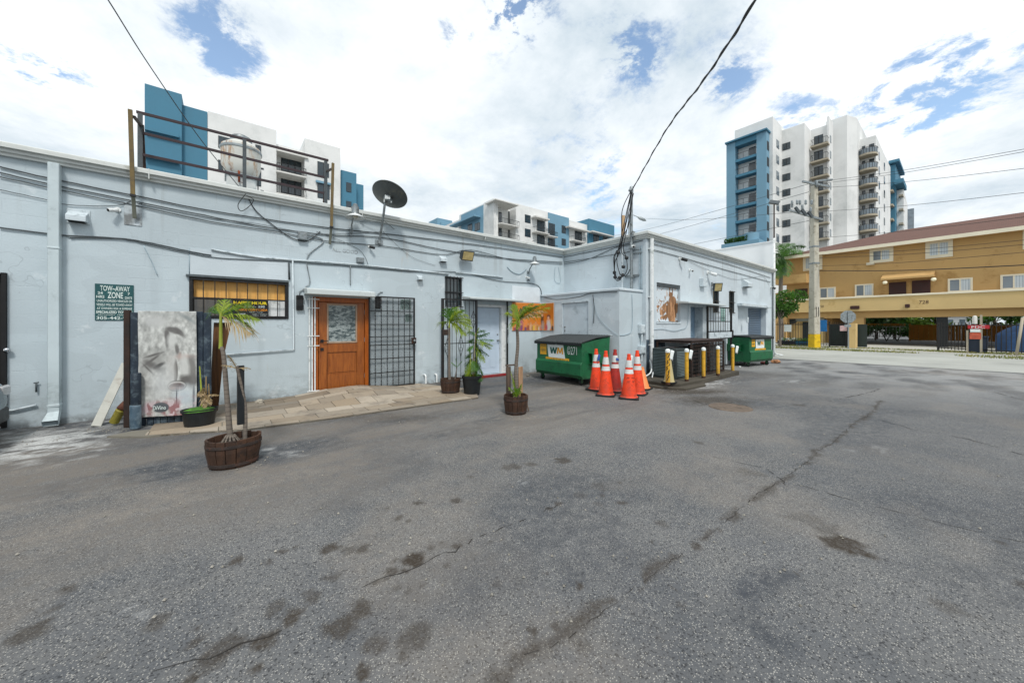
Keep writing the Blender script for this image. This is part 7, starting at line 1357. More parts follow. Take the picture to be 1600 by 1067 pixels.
for i in range(5): z_ = zat(1395, 300, xa) - 3.4 * i; mb = MB(); mb.prism([(xa - 2.5, yat(1389, xa)), (xa - 2.5, yat(1397, xa)), (xa + 3, yat(1398, xa)), (xa + 3, yat(1389, xa))], z_ - .4, z_, 'z'); mb.out('balcony', m_fsb, tw); mb = MB(); mb.prism([(xa + 1.5, yat(1403, xa)), (xa + 1.5, yat(1410, xa)), (xa + 5, yat(1410, xa)), (xa + 5, yat(1403, xa))], z_ - 1, z_ - .6, 'z'); mb.out('balcony', m_fsb, tw)
p_ = dep(1423, 330, 190); cb = T('apartment_block', (p_.x, p_.y, 0), 'sliver of a grey far building right of the tower', 'building'); mb = MB(); mb.box(-1.2, 1.2, -1.2, 1.2, 0, p_.z - 3.5); mb.out('wall', m_fgr, cb); mb = MB(); mb.box(-1.2, 1.2, -1.2, 1.2, p_.z - 3.5, p_.z + 1.0); mb.out('upper_floors', m_fgr, cb)
# --- white building directly beyond the wing
m_ww = M('neighbour_white', '#e6e9ea', .8, 0, .03, .6); wb = T('white_building', (0, 0, 0), 'plain white walled building beyond the far end of the right wing', 'building'); yw = 5.6; xw = 20.0
zt_ = zat(1207, 378, xw); y_r = yat(1209, xw); k_ = (xw + 6) / xw * 1.03; mb = MB(); mb.prism([(xw, y_r), (xw, 24), (xw + 6, 24), (xw + 6, y_r * k_)], 0, zt_, 'z'); mb.out('wall', m_ww, wb); mb = MB(); mb.prism([(xw - .04, y_r - .01), (xw - .04, 24), (xw + 6, 24), (xw + 6, y_r * k_)], zt_, zt_ + .05, 'z'); mb.out('coping', m_ww, wb)
# ================================================================== tan apartment building across the street
FT = Frame(37.6, 4.8, -.057, -.998); tb = T('tan_building', (0, 0, 0), 'tan stucco apartment building with brown shingle roof, walkway parapet and open garage', 'building')
m_tan = M('tan_stucco', '#bf9c66', .85, 0, .06, .5, .3, 20, dirt='#a07c48', dirt_amt=.3, dirt_scale=.6); m_tanl = M('tan_light', '#cdb27c', .85, 0, .05, .5, .3, 20, dirt='#a98a52', dirt_amt=.3, dirt_scale=.6); m_cream = M('cream_trim', '#e4dcc4', .7, 0, .05, 1); m_br = M('brown_door', '#3a1c17', .6, 0, .15, 3)
s = NT('roof_shingles'); n_ = s.noise(6, 5, .7, s.mapv(scale=(1, 3, 3))); bk = s.n('ShaderNodeTexBrick'); s.l(s.tc, bk.inputs['Vector']); bk.inputs['Scale'].default_value = 3.0; bk.inputs['Mortar Size'].default_value = .03; bk.inputs['Color1'].default_value = (.13, .058, .042, 1); bk.inputs['Color2'].default_value = (.17, .08, .058, 1); bk.inputs['Mortar'].default_value = (.07, .04, .03, 1)
s.base(s.mix(s.math('MULTIPLY', s.rng(n_, .3, .7), .5), bk.outputs[0], (.13, .07, .055))); s.rough(.9); m_shg = s.mat
uL = FT.uv(1229, 420)[0]; uR = 34.0; z_eave = FT.uv(1343, 388)[1]; z_cap = FT.uv(1343, 465.5, -1.3)[1]; z_par0 = FT.uv(1343, 486, -1.3)[1]; zg = FT.uv(1343, 497)[1]
mb = MB(); holed(mb, uL, uR, zg + .25, z_eave, [], .1); mb.out('upper_wall', m_tan, tb, FT)
mb = MB(); mb.box(uL, uR, .012, 9, zg + .24, zg + .26); mb.out('floor_slab', m_tan, tb, FT); mb = MB(); mb.box(uL, uL + .02, .02, 9, 0, z_eave); mb.out('end_wall', m_tan, tb, FT)
# walkway: slab, parapet, cap
a_, _ = FT.uv(1228, 470, -1.3); mb = MB(); mb.box(a_, uR, -1.3, -1.12, z_par0, z_cap); mb.out('parapet', m_tanl, tb, FT); mb = MB(); mb.box(a_ - .05, uR, -1.36, -1.08, z_cap, z_cap + .12); mb.out('parapet_cap', m_cream, tb, FT, bevel=.01); mb = MB(); mb.box(a_, uR, -1.12, -.002, z_par0 + .05, z_par0 + .28); mb.out('walkway_slab', m_tan, tb, FT); mb = MB(); mb.box(a_, uR, -.9, -.6, zg, z_par0 + .049); mb.out('soffit_beam', m_tan, tb, FT)
# ground floor left room
uA = FT.uv(1290, 520)[0]; uB = FT.uv(1335, 520)[0]; mb = MB(); mb.box(FT.uv(1229, 520)[0], uA, -.35, 4, 0, zg + .24); mb.out('ground_floor_wall', m_tanl, tb, FT)
a, b, c_, d_ = FT.rect(1254, 503, 1266, 543, -.35); mb = MB(); mb.box(a, b, -.37, -.352, .05, d_); mb.out('door', M('dark_green_door', '#18262a', .6), tb, FT); mb = MB(); mb.box(a - .3, b + 1.0, -.9, -.36, d_ + .05, d_ + .35); mb.out('awning', M('awning_grey', '#6b6f66', .7), tb, FT)
mb = MB(); mb.box(uB, uB + .7, -1.0, -.4, 0, zg); mb.out('column', m_tan, tb, FT); uM = FT.uv(1466, 520)[0]; mb = MB(); mb.box(uM, uM + .45, -.9, -.5, 0, zg); mb.out('column', M('dark_column', '#171a1c', .6), tb, FT)
for uc in (uM + 7, uM + 14): mb = MB(); mb.box(uc, uc + .45, -.9, -.5, 0, zg); mb.out('column', m_tan, tb, FT)
mb = MB(); mb.box(uA, uA + .3, .5, 9, 0, zg + .24); mb.out('garage_side_wall', m_tan, tb, FT); mb = MB(); mb.box(a_ - 2.3, a_, -1.3, -.5, 0, zg + .2) ; mb.out('stair_block', m_tan, tb, FT)
# recess at far left upper corner
mb = MB(); mb.box(uL - 3.2, uL - .01, 1.5, 9, 0, z_par0 + 1.9); mb.out('side_wing', m_tan, tb, FT); mb = MB(); a1_, b1_, c1_, d1_ = FT.rect(1210, 432, 1260, 445, -1.3); mb.box(a1_, b1_, -1.3, -.01, c1_, d1_); mb.out('upper_ledge', m_tan, tb, FT); a2_, b2_, c2_, d2_ = FT.rect(1212, 405, 1229, 432, .8); mb = MB(); mb.box(a2_ - .5, b2_, .8, 1.49, c2_, d2_); mb.out('grey_panel', M('grey_panel', '#7b7f88', .7), tb, FT)
# roof with eave fascia
ro = 6.0; mb = MB(); rise = FT.uv(1590, 333, ro)[1] - z_eave; e = -.75
v0_ = [(uL - .9, e, z_eave - .05), (uR, e, z_eave - .05), (uR, ro, z_eave + rise), (uL + 6.0, ro, z_eave + rise), (uL - .9, 2 * ro - e, z_eave - .05), (uR, 2 * ro - e, z_eave - .05)]
mb.add(v0_, [(0, 1, 2, 3), (0, 3, 4), (3, 2, 5, 4), (0, 4, 5, 1), (1, 5, 2)]); mb.out('roof', m_shg, tb, FT)
mb = MB(); mb.box(uL - .9, uR, e - .05, e - .001, z_eave - .26, z_eave - .02); mb.box(uL - .95, uL - .9, e - .05, 2 * ro, z_eave - .26, z_eave - .02); mb.out('gutter', m_cream, tb, FT); mb = MB(); mb.box(uL - .9, uR, e, -.002, z_eave - .2, z_eave - .17); mb.out('soffit', m_tan, tb, FT)
for k, px in enumerate((1500, 1345)): a, _ = FT.uv(px, 400); 
def twin(px0, pt, px1, pb, trim=.16, panes=(1, 0), off=0.0):
    a, b, c, d = FT.rect(px0, pt, px1, pb, off); mb = MB(); mb.box(a, b, off - .06, off - .002, c, c + trim); mb.box(a, b, off - .06, off - .002, d - trim, d); mb.box(a, a + trim, off - .06, off - .002, c + trim, d - trim); mb.box(b - trim, b, off - .06, off - .002, c + trim, d - trim)
    o = mb.out('window', m_cream, tb, FT); m1 = (a + b) / 2; mb = MB(); mb.box(a + trim, m1 - .03, off - .03, off - .003, c + trim, d - trim); mb.out('pane', m_fgr if not panes[0] else M_BL, o); mb = MB(); mb.box(m1 + .03, b - trim, off - .03, off - .003, c + trim, d - trim); mb.out('pane', M_BL if panes[1] else m_fgr, o); mb = MB(); mb.box(m1 - .03, m1 + .03, off - .05, off - .003, c + trim, d - trim); mb.out('mullion', m_cream, o)
s = NT('blinds'); st_ = s.math('FRACT', s.math('MULTIPLY', s.xyz()[0], 9)); s.base(s.mix(s.rng(st_, .7, .95), (.55, .62, .66), (.30, .36, .40))); s.rough(.3); M_BL = s.mat
for q in ((1255, 401, 1285, 424, .18, (1, 1)), (1359, 390, 1396, 412, .2, (0, 1)), (1446, 378, 1489, 405, .2, (1, 1)), (1598, 357, 1640, 390, .2, (1, 1)), (1280, 450, 1306, 467, .09, (0, 1)), (1336, 445, 1365, 464, .09, (0, 1)), (1481, 436, 1520, 457, .09, (0, 1)), (1563, 430, 1606, 453, .09, (0, 1))): twin(*q)
for q in ((1389, 442, 1416, 470), (1425, 439, 1454, 470), (1242, 452, 1262, 470)): a, b, c, d = FT.rect(*q); mb = MB(); mb.box(a, b, -.05, -.002, c - .6, d); o = mb.out('door', m_br, tb, FT)
a, b, c, d = FT.rect(1376, 435, 1466, 438, -.9); mb = MB(); mb.prism([(-.002, c + .5), (-.9, c + .12), (-.9, c), (-.002, c)], a, b - .2, 'x'); mb.out('door_canopy', m_tan, tb, FT); mb = MB(); a, b, c, d = FT.rect(1355, 411.5, 1367, 415); mb.box(a, b, -.3, -.002, c, d); mb.out('sill_box', m_cream, tb, FT)
fr_p = -1.3
def ptext(s_, px0, py0, px1, py1): a, v1_ = FT.uv(px0, py0, fr_p); b, v0_ = FT.uv(px1, py1, fr_p); text(s_, a, b, v0_, v1_, fr_p - .01, m_br, tb, 'house_number', FT)
ptext('728', 1436, 469.5, 1451, 474.5); ptext('720', 1280, 477, 1287, 480.5)
for px, py, w_, lb in ((1336, 480.5, .5, 'bulkhead lamp'), (1418, 478, .22, 'box')): a, v = FT.uv(px, py, fr_p); mb = MB(); mb.box(a - w_/2, a + w_/2, fr_p - .12, fr_p - .002, v - .12, v + .12); mb.out('bulkhead_lamp', m_br, tb, FT, bevel=.03)
m_lit = M('lamp_glow_glass', '#fff3d6', .3); 
for px, py, off in ((1242.5, 484, -1.3), (1225, 493, -1.2), (1294, 488, -.4), (1383, 441.5, -.9), (1459, 436.5, -.9)):
    a, v = FT.uv(px, py, off); mb = MB(); mb.lathe([(.001, -.12), (.10, -.10), (.13, 0), (.10, .08), (.001, .1)], (a, off - .05, v), 12); mb.out('porch_lamp', m_lit, tb, FT, smooth=True)
a, v = FT.uv(1238, 499, -.35); mb = MB(); mb.lathe([(.38, -.40), (.38, -.352), (.30, -.42)], (a, 0, v), 24, axis='y'); mb.out('round_vent', m_cable, tb, FT)
# things behind the garage
m_bf = M('brown_boards', '#cf8c3c', .8, 0, .15, 1, .2, 10, grain=(1, 1, .1))
def farpt(px, py, d): return dep(px, py, d)
FBk = Frame(49, 0, 0, -1); a0_, a1_ = FBk.uv(1335, 520)[0], FBk.uv(1620, 520)[0]; zf_ = FBk.uv(1450, 507.5)[1]
t = T('board_fence', FBk.w(FBk.uv(1420, 520)[0], 0, 0), 'brown board fence seen through the garage', 'fence', None, FBk.rot); L_ = a1_ - FBk.uv(1420, 520)[0] + 3; mb = MB()
for i in range(int(L_ / .3)): mb.box(i * .3, i * .3 + .29, 0, .04, .1, zf_)
mb.out('boards', m_bf, t)
for i in range(6): mb = MB(); mb.box(i * L_ / 6, i * L_ / 6 + .12, .04, .14, 0, zf_ + .1); mb.out('post', m_bf, t)
t = T('picket_fence', FBk.w(a0_ - 2, 0, 0), 'white picket fence with plants behind it, seen through the garage', 'fence', None, FBk.rot); L_ = FBk.uv(1420, 520)[0] - a0_ + 1.8; mb = MB()
for i in range(int(L_ / .22)): mb.box(i * .22, i * .22 + .04, -.02, .02, .3, zf_ - .15)
mb.out('pickets', m_white, t)
for z_ in (.35, zf_ - .2): mb = MB(); mb.box(0, L_, .02, .05, z_, z_ + .06); mb.out('rail', m_white, t)
mb = MB(); mb.box(0, L_, -.06, .06, zf_ - .10, zf_ + .12); mb.out('top_board', m_bf, t)
def leafball(m, c, rx, ry, rz, n, s_, rg, shell=.55):
    for i in range(n):
        while True:
            p = Vector((rg.uniform(-1, 1), rg.uniform(-1, 1), rg.uniform(-1, 1)))
            if shell < p.length < 1: break
        p = Vector((c[0] + p.x * rx, c[1] + p.y * ry, c[2] + p.z * rz)); a_ = Vector([rg.uniform(-1, 1) for _ in range(3)]).normalized() * s_ * rg.uniform(.6, 1.3); b_ = a_.cross(Vector([rg.uniform(-1, 1) for _ in range(3)])).normalized() * s_ * .5; m.quad(p - a_, p - b_, p + a_, p + b_)
def tree(base, h, rad, label, m_l, n=1400, leaf=.13, seed=1, trunk=.12, group=None, lobes=9, cat='tree', low=.35):
    rg = random.Random(seed); t = T('leafy_tree', base, label, cat, group); mb = MB(); top = Vector((rg.uniform(-.2, .2), rg.uniform(-.2, .2), h * .62)); mb.tube([(0, 0, 0), (0.03, .02, h * .3), top], [trunk, trunk * .8, trunk * .45], 8); m2 = MB()
    for k in range(lobes):
        a_ = rg.uniform(0, 6.28); r_ = rad * rg.uniform(.25, .75); c = Vector((r_ * math.cos(a_), r_ * math.sin(a_), h * rg.uniform(low, .88))); mb.tube([Vector((0, 0, h * .3)).lerp(top, .4), c * .6 + Vector((0, 0, c.z * .4 - .1)), c], [trunk * .4, trunk * .25, .01], 5); q = rad * rg.uniform(.32, .5); leafball(m2, c, q, q, q * .75, n // lobes, leaf, rg, .25)
    mb.out('trunk', m_stem, t); m2.out('crown', m_l, t); return t
m_tr1 = M_leaf('tree_green', '#26431a', '#4f7a2a'); m_tr2 = M_leaf('tree_dark', '#1c3318', '#3c5f28'); m_tr3 = M_leaf('tree_lime', '#3f5c22', '#6f8a30')
for k, (px, h, m_l, lb) in enumerate(((1345, 4.4, m_tr2, 'dark bushy tree behind the left end of the picket fence'), (1370, 4.2, m_tr2, 'dark broad tree behind the middle of the picket fence'), (1398, 4.0, m_tr2, 'dark tree behind the right end of the picket fence'), (1432, 3.8, m_tr1, 'green tree over the left of the board fence'), (1462, 3.9, m_tr3, 'lime green tree over the board fence'), (1555, 4.0, m_tr1, 'green tree above the blue covered car'), (1590, 4.0, m_tr2, 'dark tree at the right edge behind the blue covered car'))):
    p = gnd(px, 533, 0); dx, dy, _ = ray(px, 508); kk = 54 / dx; tree(Vector((dx * kk, dy * kk, 0)), h, 2.4, lb, m_l, 900, .22, 30 + k, .12, 'trees seen through the garage', 7, low=.15)
p = dep(1502, 505, 62); bb = T('distant_house', (p.x, p.y, 0), 'pale house seen through the garage above the board fence', 'building'); MB().box(-3, 3, -3.5, 3.5, 0, 2.9).out('wall', m_fw, bb); mb = MB(); mb.prism([(-4, 2.9), (4, 2.9), (0, 4.2)], -3.4, 3.4, 'x'); mb.out('roof', m_fsl, bb)
for k in range(5): MB().box(-3.06, -3.001, -2.9 + k * 1.25, -2.3 + k * 1.25, .9, 2.4).out('window', m_fgr, bb)
# bare shrubs before the picket fence
rg = random.Random(17)
for k, px in enumerate((1352, 1368, 1385, 1402)):
    dx, dy, _ = ray(px, 508); kk = 47.5 / dx; t = T('garden_shrub', Vector((dx * kk, dy * kk, 0)), ['sparse shrub left', 'sparse shrub second from left', 'sparse shrub second from right', 'sparse shrub right'][k] + ' in front of the picket fence', 'shrub', 'shrubs by the picket fence'); mb = MB(); m2 = MB()
    for q in range(6): a_ = rg.uniform(0, 6.28); e_ = Vector((.6 * math.cos(a_), .6 * math.sin(a_), rg.uniform(.8, 1.5))); mb.tube([(0, 0, 0), e_ * .5 + Vector((0, 0, .1)), e_], [.03, .02, .006], 4); leafball(m2, e_, .3, .3, .22, 30, .07, rg, 0)
    mb.out('stems', m_stem, t); m2.out('leaves', m_tr2, t)
# left tree by the white building and the palm
dx, dy, _ = ray(1219, 508); kk = 29.2 / dx; tree(Vector((dx * kk, dy * kk, 0)), 4.3, 1.25, 'green leafy tree between the white building and the concrete pole', m_tr1, 2600, .10, 5, .08, None, 11, low=.48)
dx, dy, _ = ray(1221, 508); kk = 36 / dx; t = T('palm_tree', Vector((dx * kk, dy * kk, 0)), 'tall coconut palm rising by the left end of the tan building', 'palm tree'); c = Vector(t.location); topz = dep(1221, 404, c.x * CA + c.y * SA).z
stem(t, [Vector((0, 0, 0)), Vector((.15, .1, topz * .5)), Vector((0, 0, topz))], .2, .13, m_stem)
for k, (px, py, dd, dr) in enumerate([(1204, 402, 0, .5), (1207, 424, 1, .6), (1216, 436, -1, .6), (1258, 386, 0, 1.0), (1262, 404, 1, 1.0), (1240, 380, 2, .6), (1212, 380, 2, .6), (1231, 432, -1, .8), (1252, 398, -3, 1.2), (1206, 415, -2, .8), (1228, 380, -2, .6), (1258, 402, 2, 1.2)]):
    mb = MB(); frond(mb, Vector((0, 0, topz)), scr(c, px, py, dd), dr, 24, .8, .07, rg, lean=.6); mb.out('frond', m_palm2 if k % 3 else m_tr2, t)
# iron fence along the far side of the street
def iron_fence(a, b, label, h=1.65, step=.14, name='iron_fence', cat='fence', z=.0, group=None, mt=None):
    a, b = Vector((a.x, a.y, z)), Vector((b.x, b.y, z)); fr = Frame(a.x, a.y, b.x - a.x, b.y - a.y); L_ = (b - a).length; t = T(name, a, label, cat, group, fr.rot); mt = mt or m_black; mb = MB(); n = int(L_ / step)
    for i in range(1, n): u = L_ * i / n; mb.box(u - .011, u + .011, -.011, .011, .10, h)
    mb.out('pickets', mt, t)
    for z_ in (.16, h - .18): mb = MB(); mb.box(.03, L_ - .03, -.022, -.0115, z_, z_ + .05); mb.out('rail', mt, t)
    k = max(1, round(L_ / 2.4))
    for i in range(k + 1): u = L_ * i / k; mb = MB(); mb.box(u - .035, u + .035, -.035, .035, 0, h + .03); mb.out('post', mt, t)
    return t
def gat(px, x): dx, dy, _ = ray(px, 508); k = x / dx; return Vector((x, dy * k, 0))
iron_fence(gat(1207, 30.6), gat(1296, 30.8), 'black iron picket fence behind the concrete pole'); iron_fence(gat(1296.3, 30.8), gat(1322, 30.9), 'black iron gate backed with dark sheet, left of the stop sign', step=.10, name='iron_gate', cat='gate'); 
iron_fence(gat(1466, 31.5), gat(1520, 30.4), 'black sliding iron gate parked open at the garage opening', 1.6, .16, 'sliding_gate', 'gate'); iron_fence(gat(1521, 30.4), gat(1640, 29.0), 'black iron picket fence in front of the blue covered car', 1.6, .16)
t = T('sheet_panel', gat(1297, 31.0), 'dark green metal sheet behind the iron gate bars', 'panel', None, FT.rot); MB().box(0, 1.75, 0, .03, .1, 1.5).out('sheet', M('dark_sheet', '#25312f', .6, .1, .15, 3), t)
mb = MB(); c = gat(1322, 30.4); t = T('gate_pier', c, 'tan stucco gate pier right of the stop sign', 'pier', None, FT.rot); MB().box(.1, .45, 0, .4, 0, 1.55).out('pier', m_tanl, t, bevel=.01)
# concrete power pole
c = gnd(1272.3, 543.5); t = T('utility_pole', c, 'square concrete utility pole with a yellow painted base', 'utility pole'); dd_ = c.x * CA + c.y * SA; hp = dep(1270.5, 291, dd_).z; wb_ = .45; m_pole = M('pole_concrete', '#b5b1a3', .85, 0, .08, 2, .3, 30, dirt='#77705c', dirt_amt=.4, dirt_scale=3)
def taper(mb, w0, w1, z0, z1, rot): 
    for_ = []; 
    for w_, z_ in ((w0, z0), (w1, z1)):
        for sx_, sy_ in ((-1, -1), (1, -1), (1, 1), (-1, 1)): x_, y_ = sx_ * w_ / 2, sy_ * w_ / 2; for_.append((x_ * math.cos(rot) - y_ * math.sin(rot), x_ * math.sin(rot) + y_ * math.cos(rot), z_))
    mb.add(for_, [(0, 1, 2, 3), (4, 5, 6, 7), (0, 1, 5, 4), (1, 2, 6, 5), (2, 3, 7, 6), (3, 0, 4, 7)])
ro_ = AZ - R(90) + .12; zy = dep(1272, 522, dd_).z; wz_ = lambda z: wb_ - (wb_ - .28) * z / hp
mb = MB(); taper(mb, wz_(zy), wz_(hp), zy, hp, ro_); mb.out('shaft', m_pole, t, bevel=.02); mb = MB(); taper(mb, wz_(0) + .004, wz_(zy) + .004, -.05, zy, ro_); mb.out('painted_base', M('pole_yellow', '#d9b414', .6, 0, .1, 4, .2, 20, dirt='#9a7d1a', dirt_amt=.4, dirt_scale=5), t, bevel=.02)
px_ = Vector((math.cos(ro_), math.sin(ro_), 0)); pf_ = Vector((math.sin(ro_), -math.cos(ro_), 0))
mb = MB()
for s_ in (-1, 1): q = px_ * .08 * s_ + pf_ * (wz_(3) / 2 + .002); mb.box(q.x - .02, q.x + .02, q.y - .02, q.y + .02, dep(1272, 495, dd_).z, dep(1272, 480, dd_).z)
mb.out('slot_marks', m_dark, t); mb = MB()
for z_ in (dep(1272, 387, dd_).z, dep(1272, 413, dd_).z): taper(mb, wz_(z_) + .03, wz_(z_) + .03, z_, z_ + .10, ro_)
mb.out('steel_bands', m_galv, t)
arms = [((-2.0, hp - 1.7), (.3, hp - 2.2)), ((-1.1, hp + .15), (.8, hp - .1)), ((-.2, hp + .2), (1.0, hp + .35))]
for (x0, z0), (x1, z1) in arms: mb = MB(); mb.bar(px_ * x0 + pf_ * .25 + Vector((0, 0, z0)), px_ * x1 + pf_ * .25 + Vector((0, 0, z1)), .09, .12); mb.out('crossarm', m_galv, t)
for k in range(10):
    f_ = rg.uniform(-1.9, .9); z_ = hp - 1.55 + rg.uniform(-.3, .5) if f_ < -.2 else hp + rg.uniform(-.1, .3); p = px_ * f_ + pf_ * (.25 + rg.uniform(-.1, .1)) + Vector((0, 0, z_)); mb = MB(); mb.lathe([(.03, -.16), (.075, -.10), (.05, -.05), (.075, 0), (.05, .05), (.07, .10), (.02, .16)], p, 10); mb.out('insulator', m_galv, t, smooth=True)
for k in range(3): p = px_ * (-.75 - .45 * k) + pf_ * .3 + Vector((0, 0, hp - 1.75 + .12 * k)); mb = MB(); mb.bar(p, p + Vector((0, 0, -.35)) + px_ * .3, .10, .16); mb.out('switch_fuse', m_cable, t)
mb = MB(); mb.box(.22, .36, -.06, .06, dep(1272, 416, dd_).z - .2, dep(1272, 403, dd_).z); mb.out('riser_box', m_galv, t)
# wires
WG = 'power lines from the concrete pole'; tp_ = c + Vector((0, 0, hp))
def dd2(px, py, d): return dep(px, py, d)
for k, (a, b) in enumerate([((1272, 285), (1600, 232)), ((1276, 288), (1600, 236)), ((1280, 294), (1600, 262)), ((1275, 331), (1600, 300)), ((1276, 372), (1600, 338)), ((1280, 398), (1600, 374)), ((1280, 403), (1600, 381)), ((1277, 416), (1600, 393)), ((1277, 423), (1600, 413))]):
    P, Q = dd2(*a, dd_), dd2(b[0] + 60, b[1] - (a[1] - b[1]) * .18, 13); M__ = (P + Q) / 2 - Vector((0, 0, .12)); wire([P, M__, Q], .010 if k != 8 else .022, ['highest power line running right from the pole top', 'power line paired just under the highest one', 'power line running right below the top pair', 'power line level with the tower balconies', 'thin line running right above the tan roof', 'upper line of the pair crossing the tan facade', 'lower line of the pair crossing the tan facade', 'black line crossing the tan facade below the pair', 'thick communications cable crossing the tan facade'][k], WG, sub=6)
for k, (a, b, d2_) in enumerate([((1262, 288), (940, 372), 60), ((1264, 300), (940, 384), 60), ((1262, 330), (1000, 341), 55), ((1264, 345), (940, 402), 60)]): P, Q = dd2(*a, dd_), dd2(*b, d2_); wire([P, (P + Q) / 2 - Vector((0, 0, .4)), Q], .015, ['highest line leaving the pole to the left', 'second line leaving the pole to the left', 'level line leaving the pole toward the street lamp', 'lowest line leaving the pole to the left'][k], 'power lines running left from the pole', sub=6, mat=m_cable)
# stop sign from behind
c = gnd(1325.5, 545.5); dd_s = c.x * CA + c.y * SA; t = T('stop_sign', c, 'back of an octagonal stop sign on a thin post before the gate', 'road sign'); zt_ = dep(1324, 495, dd_s).z; mb = MB(); mb.box(-.03, .03, -.02, .02, 0, zt_ + .3); mb.out('post', m_galv, t); r_ = .40; mb = MB(); mb.prism([(r_ * math.cos(R(22.5 + 45*k)), r_ * math.sin(R(22.5 + 45*k))) for k in range(8)], .021, .026, 'y'); o = mb.out('sign_plate', m_galv, t); o.location = (0, 0, zt_); mb = MB(); mb.prism([(r_ * .99 * math.cos(R(22.5 + 45*k)), r_ * .99 * math.sin(R(22.5 + 45*k))) for k in range(8)], .0265, .028, 'y'); f_ = mb.out('sign_face', M('stop_red', '#a8191e', .4), o)
t.rotation_euler = (0, 0, AZ - R(90) - .35); mb = MB(); mb.box(-.2, .12, -.03, -.021, zt_ - .62, zt_ - .46); mb.out('tag_plate', m_galv, t)
for k, (px, py, x_, w_, h_, mt_, lb) in enumerate([(1231, 513, 30.5, .42, .48, m_stw, 'white notice on the iron fence left of the pole'), (1318, 513, 30.7, .34, .34, M('pale_pink', '#d8b9bb', .6), 'pale pink notice on the gate by the stop sign'), (1283.5, 509, 30.7, .58, .75, M('banner_blue', '#1d6fb0', .5), 'blue round notice on the fence right of the pole')]):
    q = gat(px, x_); dz_ = dep(px, py, q.x * CA + q.y * SA).z; t = T('fence_notice', Vector((q.x, q.y, dz_)), lb, 'notice', None, FT.rot); mb = MB(); mb.box(-w_/2, w_/2, -.03, -.02, -h_/2, h_/2); mb.out('panel', mt_, t, bevel=.004)
# water heater thing: red fire pipe sign, post, bins, covered car
q = gat(1533, 30.0); t = T('fire_department_sign', Vector((q.x, q.y, 0)), 'red FDC sign board with smaller notices on a pale post by the fence', 'sign', None, FT.rot); d__ = q.x * CA + q.y * SA; zs = lambda py: dep(1533, py, d__).z
mb = MB(); mb.box(-.04, .04, -.02, .06, 0, zs(492)); mb.out('post', m_fsb, t); mb = MB(); mb.lathe([(.09, zs(506)), (.09, zs(497)), (.07, zs(494)), (.02, zs(493))], (-.2, .05, 0), 14); mb.out('pipe_cap', m_fsl, t, smooth='auto'); m_red = M('sign_red', '#b3202c', .5); mb = MB(); mb.box(-.42, .26, -.05, -.025, zs(513.5), zs(508)); mb.out('panel', m_red, t); text('FDC', -.30, .12, zs(513), zs(509), -.053, m_stw, t); mb = MB(); mb.box(-.34, -.02, -.045, -.025, zs(519), zs(514.3)); mb.out('white_notice', m_stw, t); mb = MB(); mb.box(-.36, .0, -.045, -.025, zs(530), zs(520)); mb.out('red_notice', M('notice_red', '#b5543c', .6, 0, .3, 6), t); mb = MB(); mb.box(-.47, -.40, -.01, .05, 0, zs(516)); mb.out('second_post', m_fsb, t)
for k, px in enumerate((1524, 1531)): q = gat(px, 30.2); t = T('storage_bin', Vector((q.x, q.y, 0)), ['left dark blue bin behind the fence below the red sign', 'right dark blue bin behind the fence below the red sign'][k], 'bin', 'dark bins by the red sign', FT.rot); mb = MB(); mb.prism([(-.22, 0), (.22, 0), (.26, .82), (-.26, .82)], 0, .45, 'y'); mb.out('body', M('bin_blue', '#1c2a3e', .5), t, bevel=.02); mb = MB(); mb.box(-.28, .28, -.03, .48, .821, .88); mb.out('lid', M('bin_lid', '#22344b', .5), t, bevel=.015)
q = gat(1556, 33.5); t = T('covered_car', Vector((q.x, q.y - 2.6, 0)), 'large car hidden under a dark blue fabric cover behind the iron fence', 'car', None, FT.rot); mb = MB(); vs = []; fs = []; nn_ = 28; prof = []
for i in range(15):
    u_ = -2.6 + 5.2 * i / 14; hh = 1.2 + .55 * math.exp(-((u_ + .3) / 1.9) ** 4) ; hh *= (1 - .25 * (abs(u_) / 2.6) ** 6)
    for k in range(nn_): a_ = math.pi * k / (nn_ - 1); w_ = .95 * (1 - .12 * (abs(u_)/2.6)**4); fold = 1 + .03 * math.sin(k * 2.7 + i * 1.1) + .02 * math.sin(i * 3 + k); vs.append((u_, -math.cos(a_) * w_ * fold if abs(math.cos(a_)) > .999 else -math.copysign(abs(math.cos(a_)) ** .5, math.cos(a_)) * w_ * fold, max(0.02, hh * abs(math.sin(a_)) ** .5 * fold) if 0 < k < nn_-1 else .02))
for i in range(14):
    for k in range(nn_-1): fs.append((i*nn_+k, i*nn_+k+1, (i+1)*nn_+k+1, (i+1)*nn_+k))
fs += [tuple(range(nn_)), tuple(14*nn_ + k for k in range(nn_))[::-1]]; mb.add(vs, fs); mb.out('cover', M('cover_blue', '#1d3f66', .6, 0, .3, 3, .3, 9), t, smooth=True)
a = gnd(1588, 556); b = dep(1598, 496, a.x * CA + a.y * SA); mb = MB(); mb.tube([Vector((0, 0, 0)), b - a], .05, 8); o = mb.out('leaning_pole', m_fsb, None, smooth=True); o.location = a; tag(o, 'pale leaning pole in front of the iron fence at the right edge', 'pole')
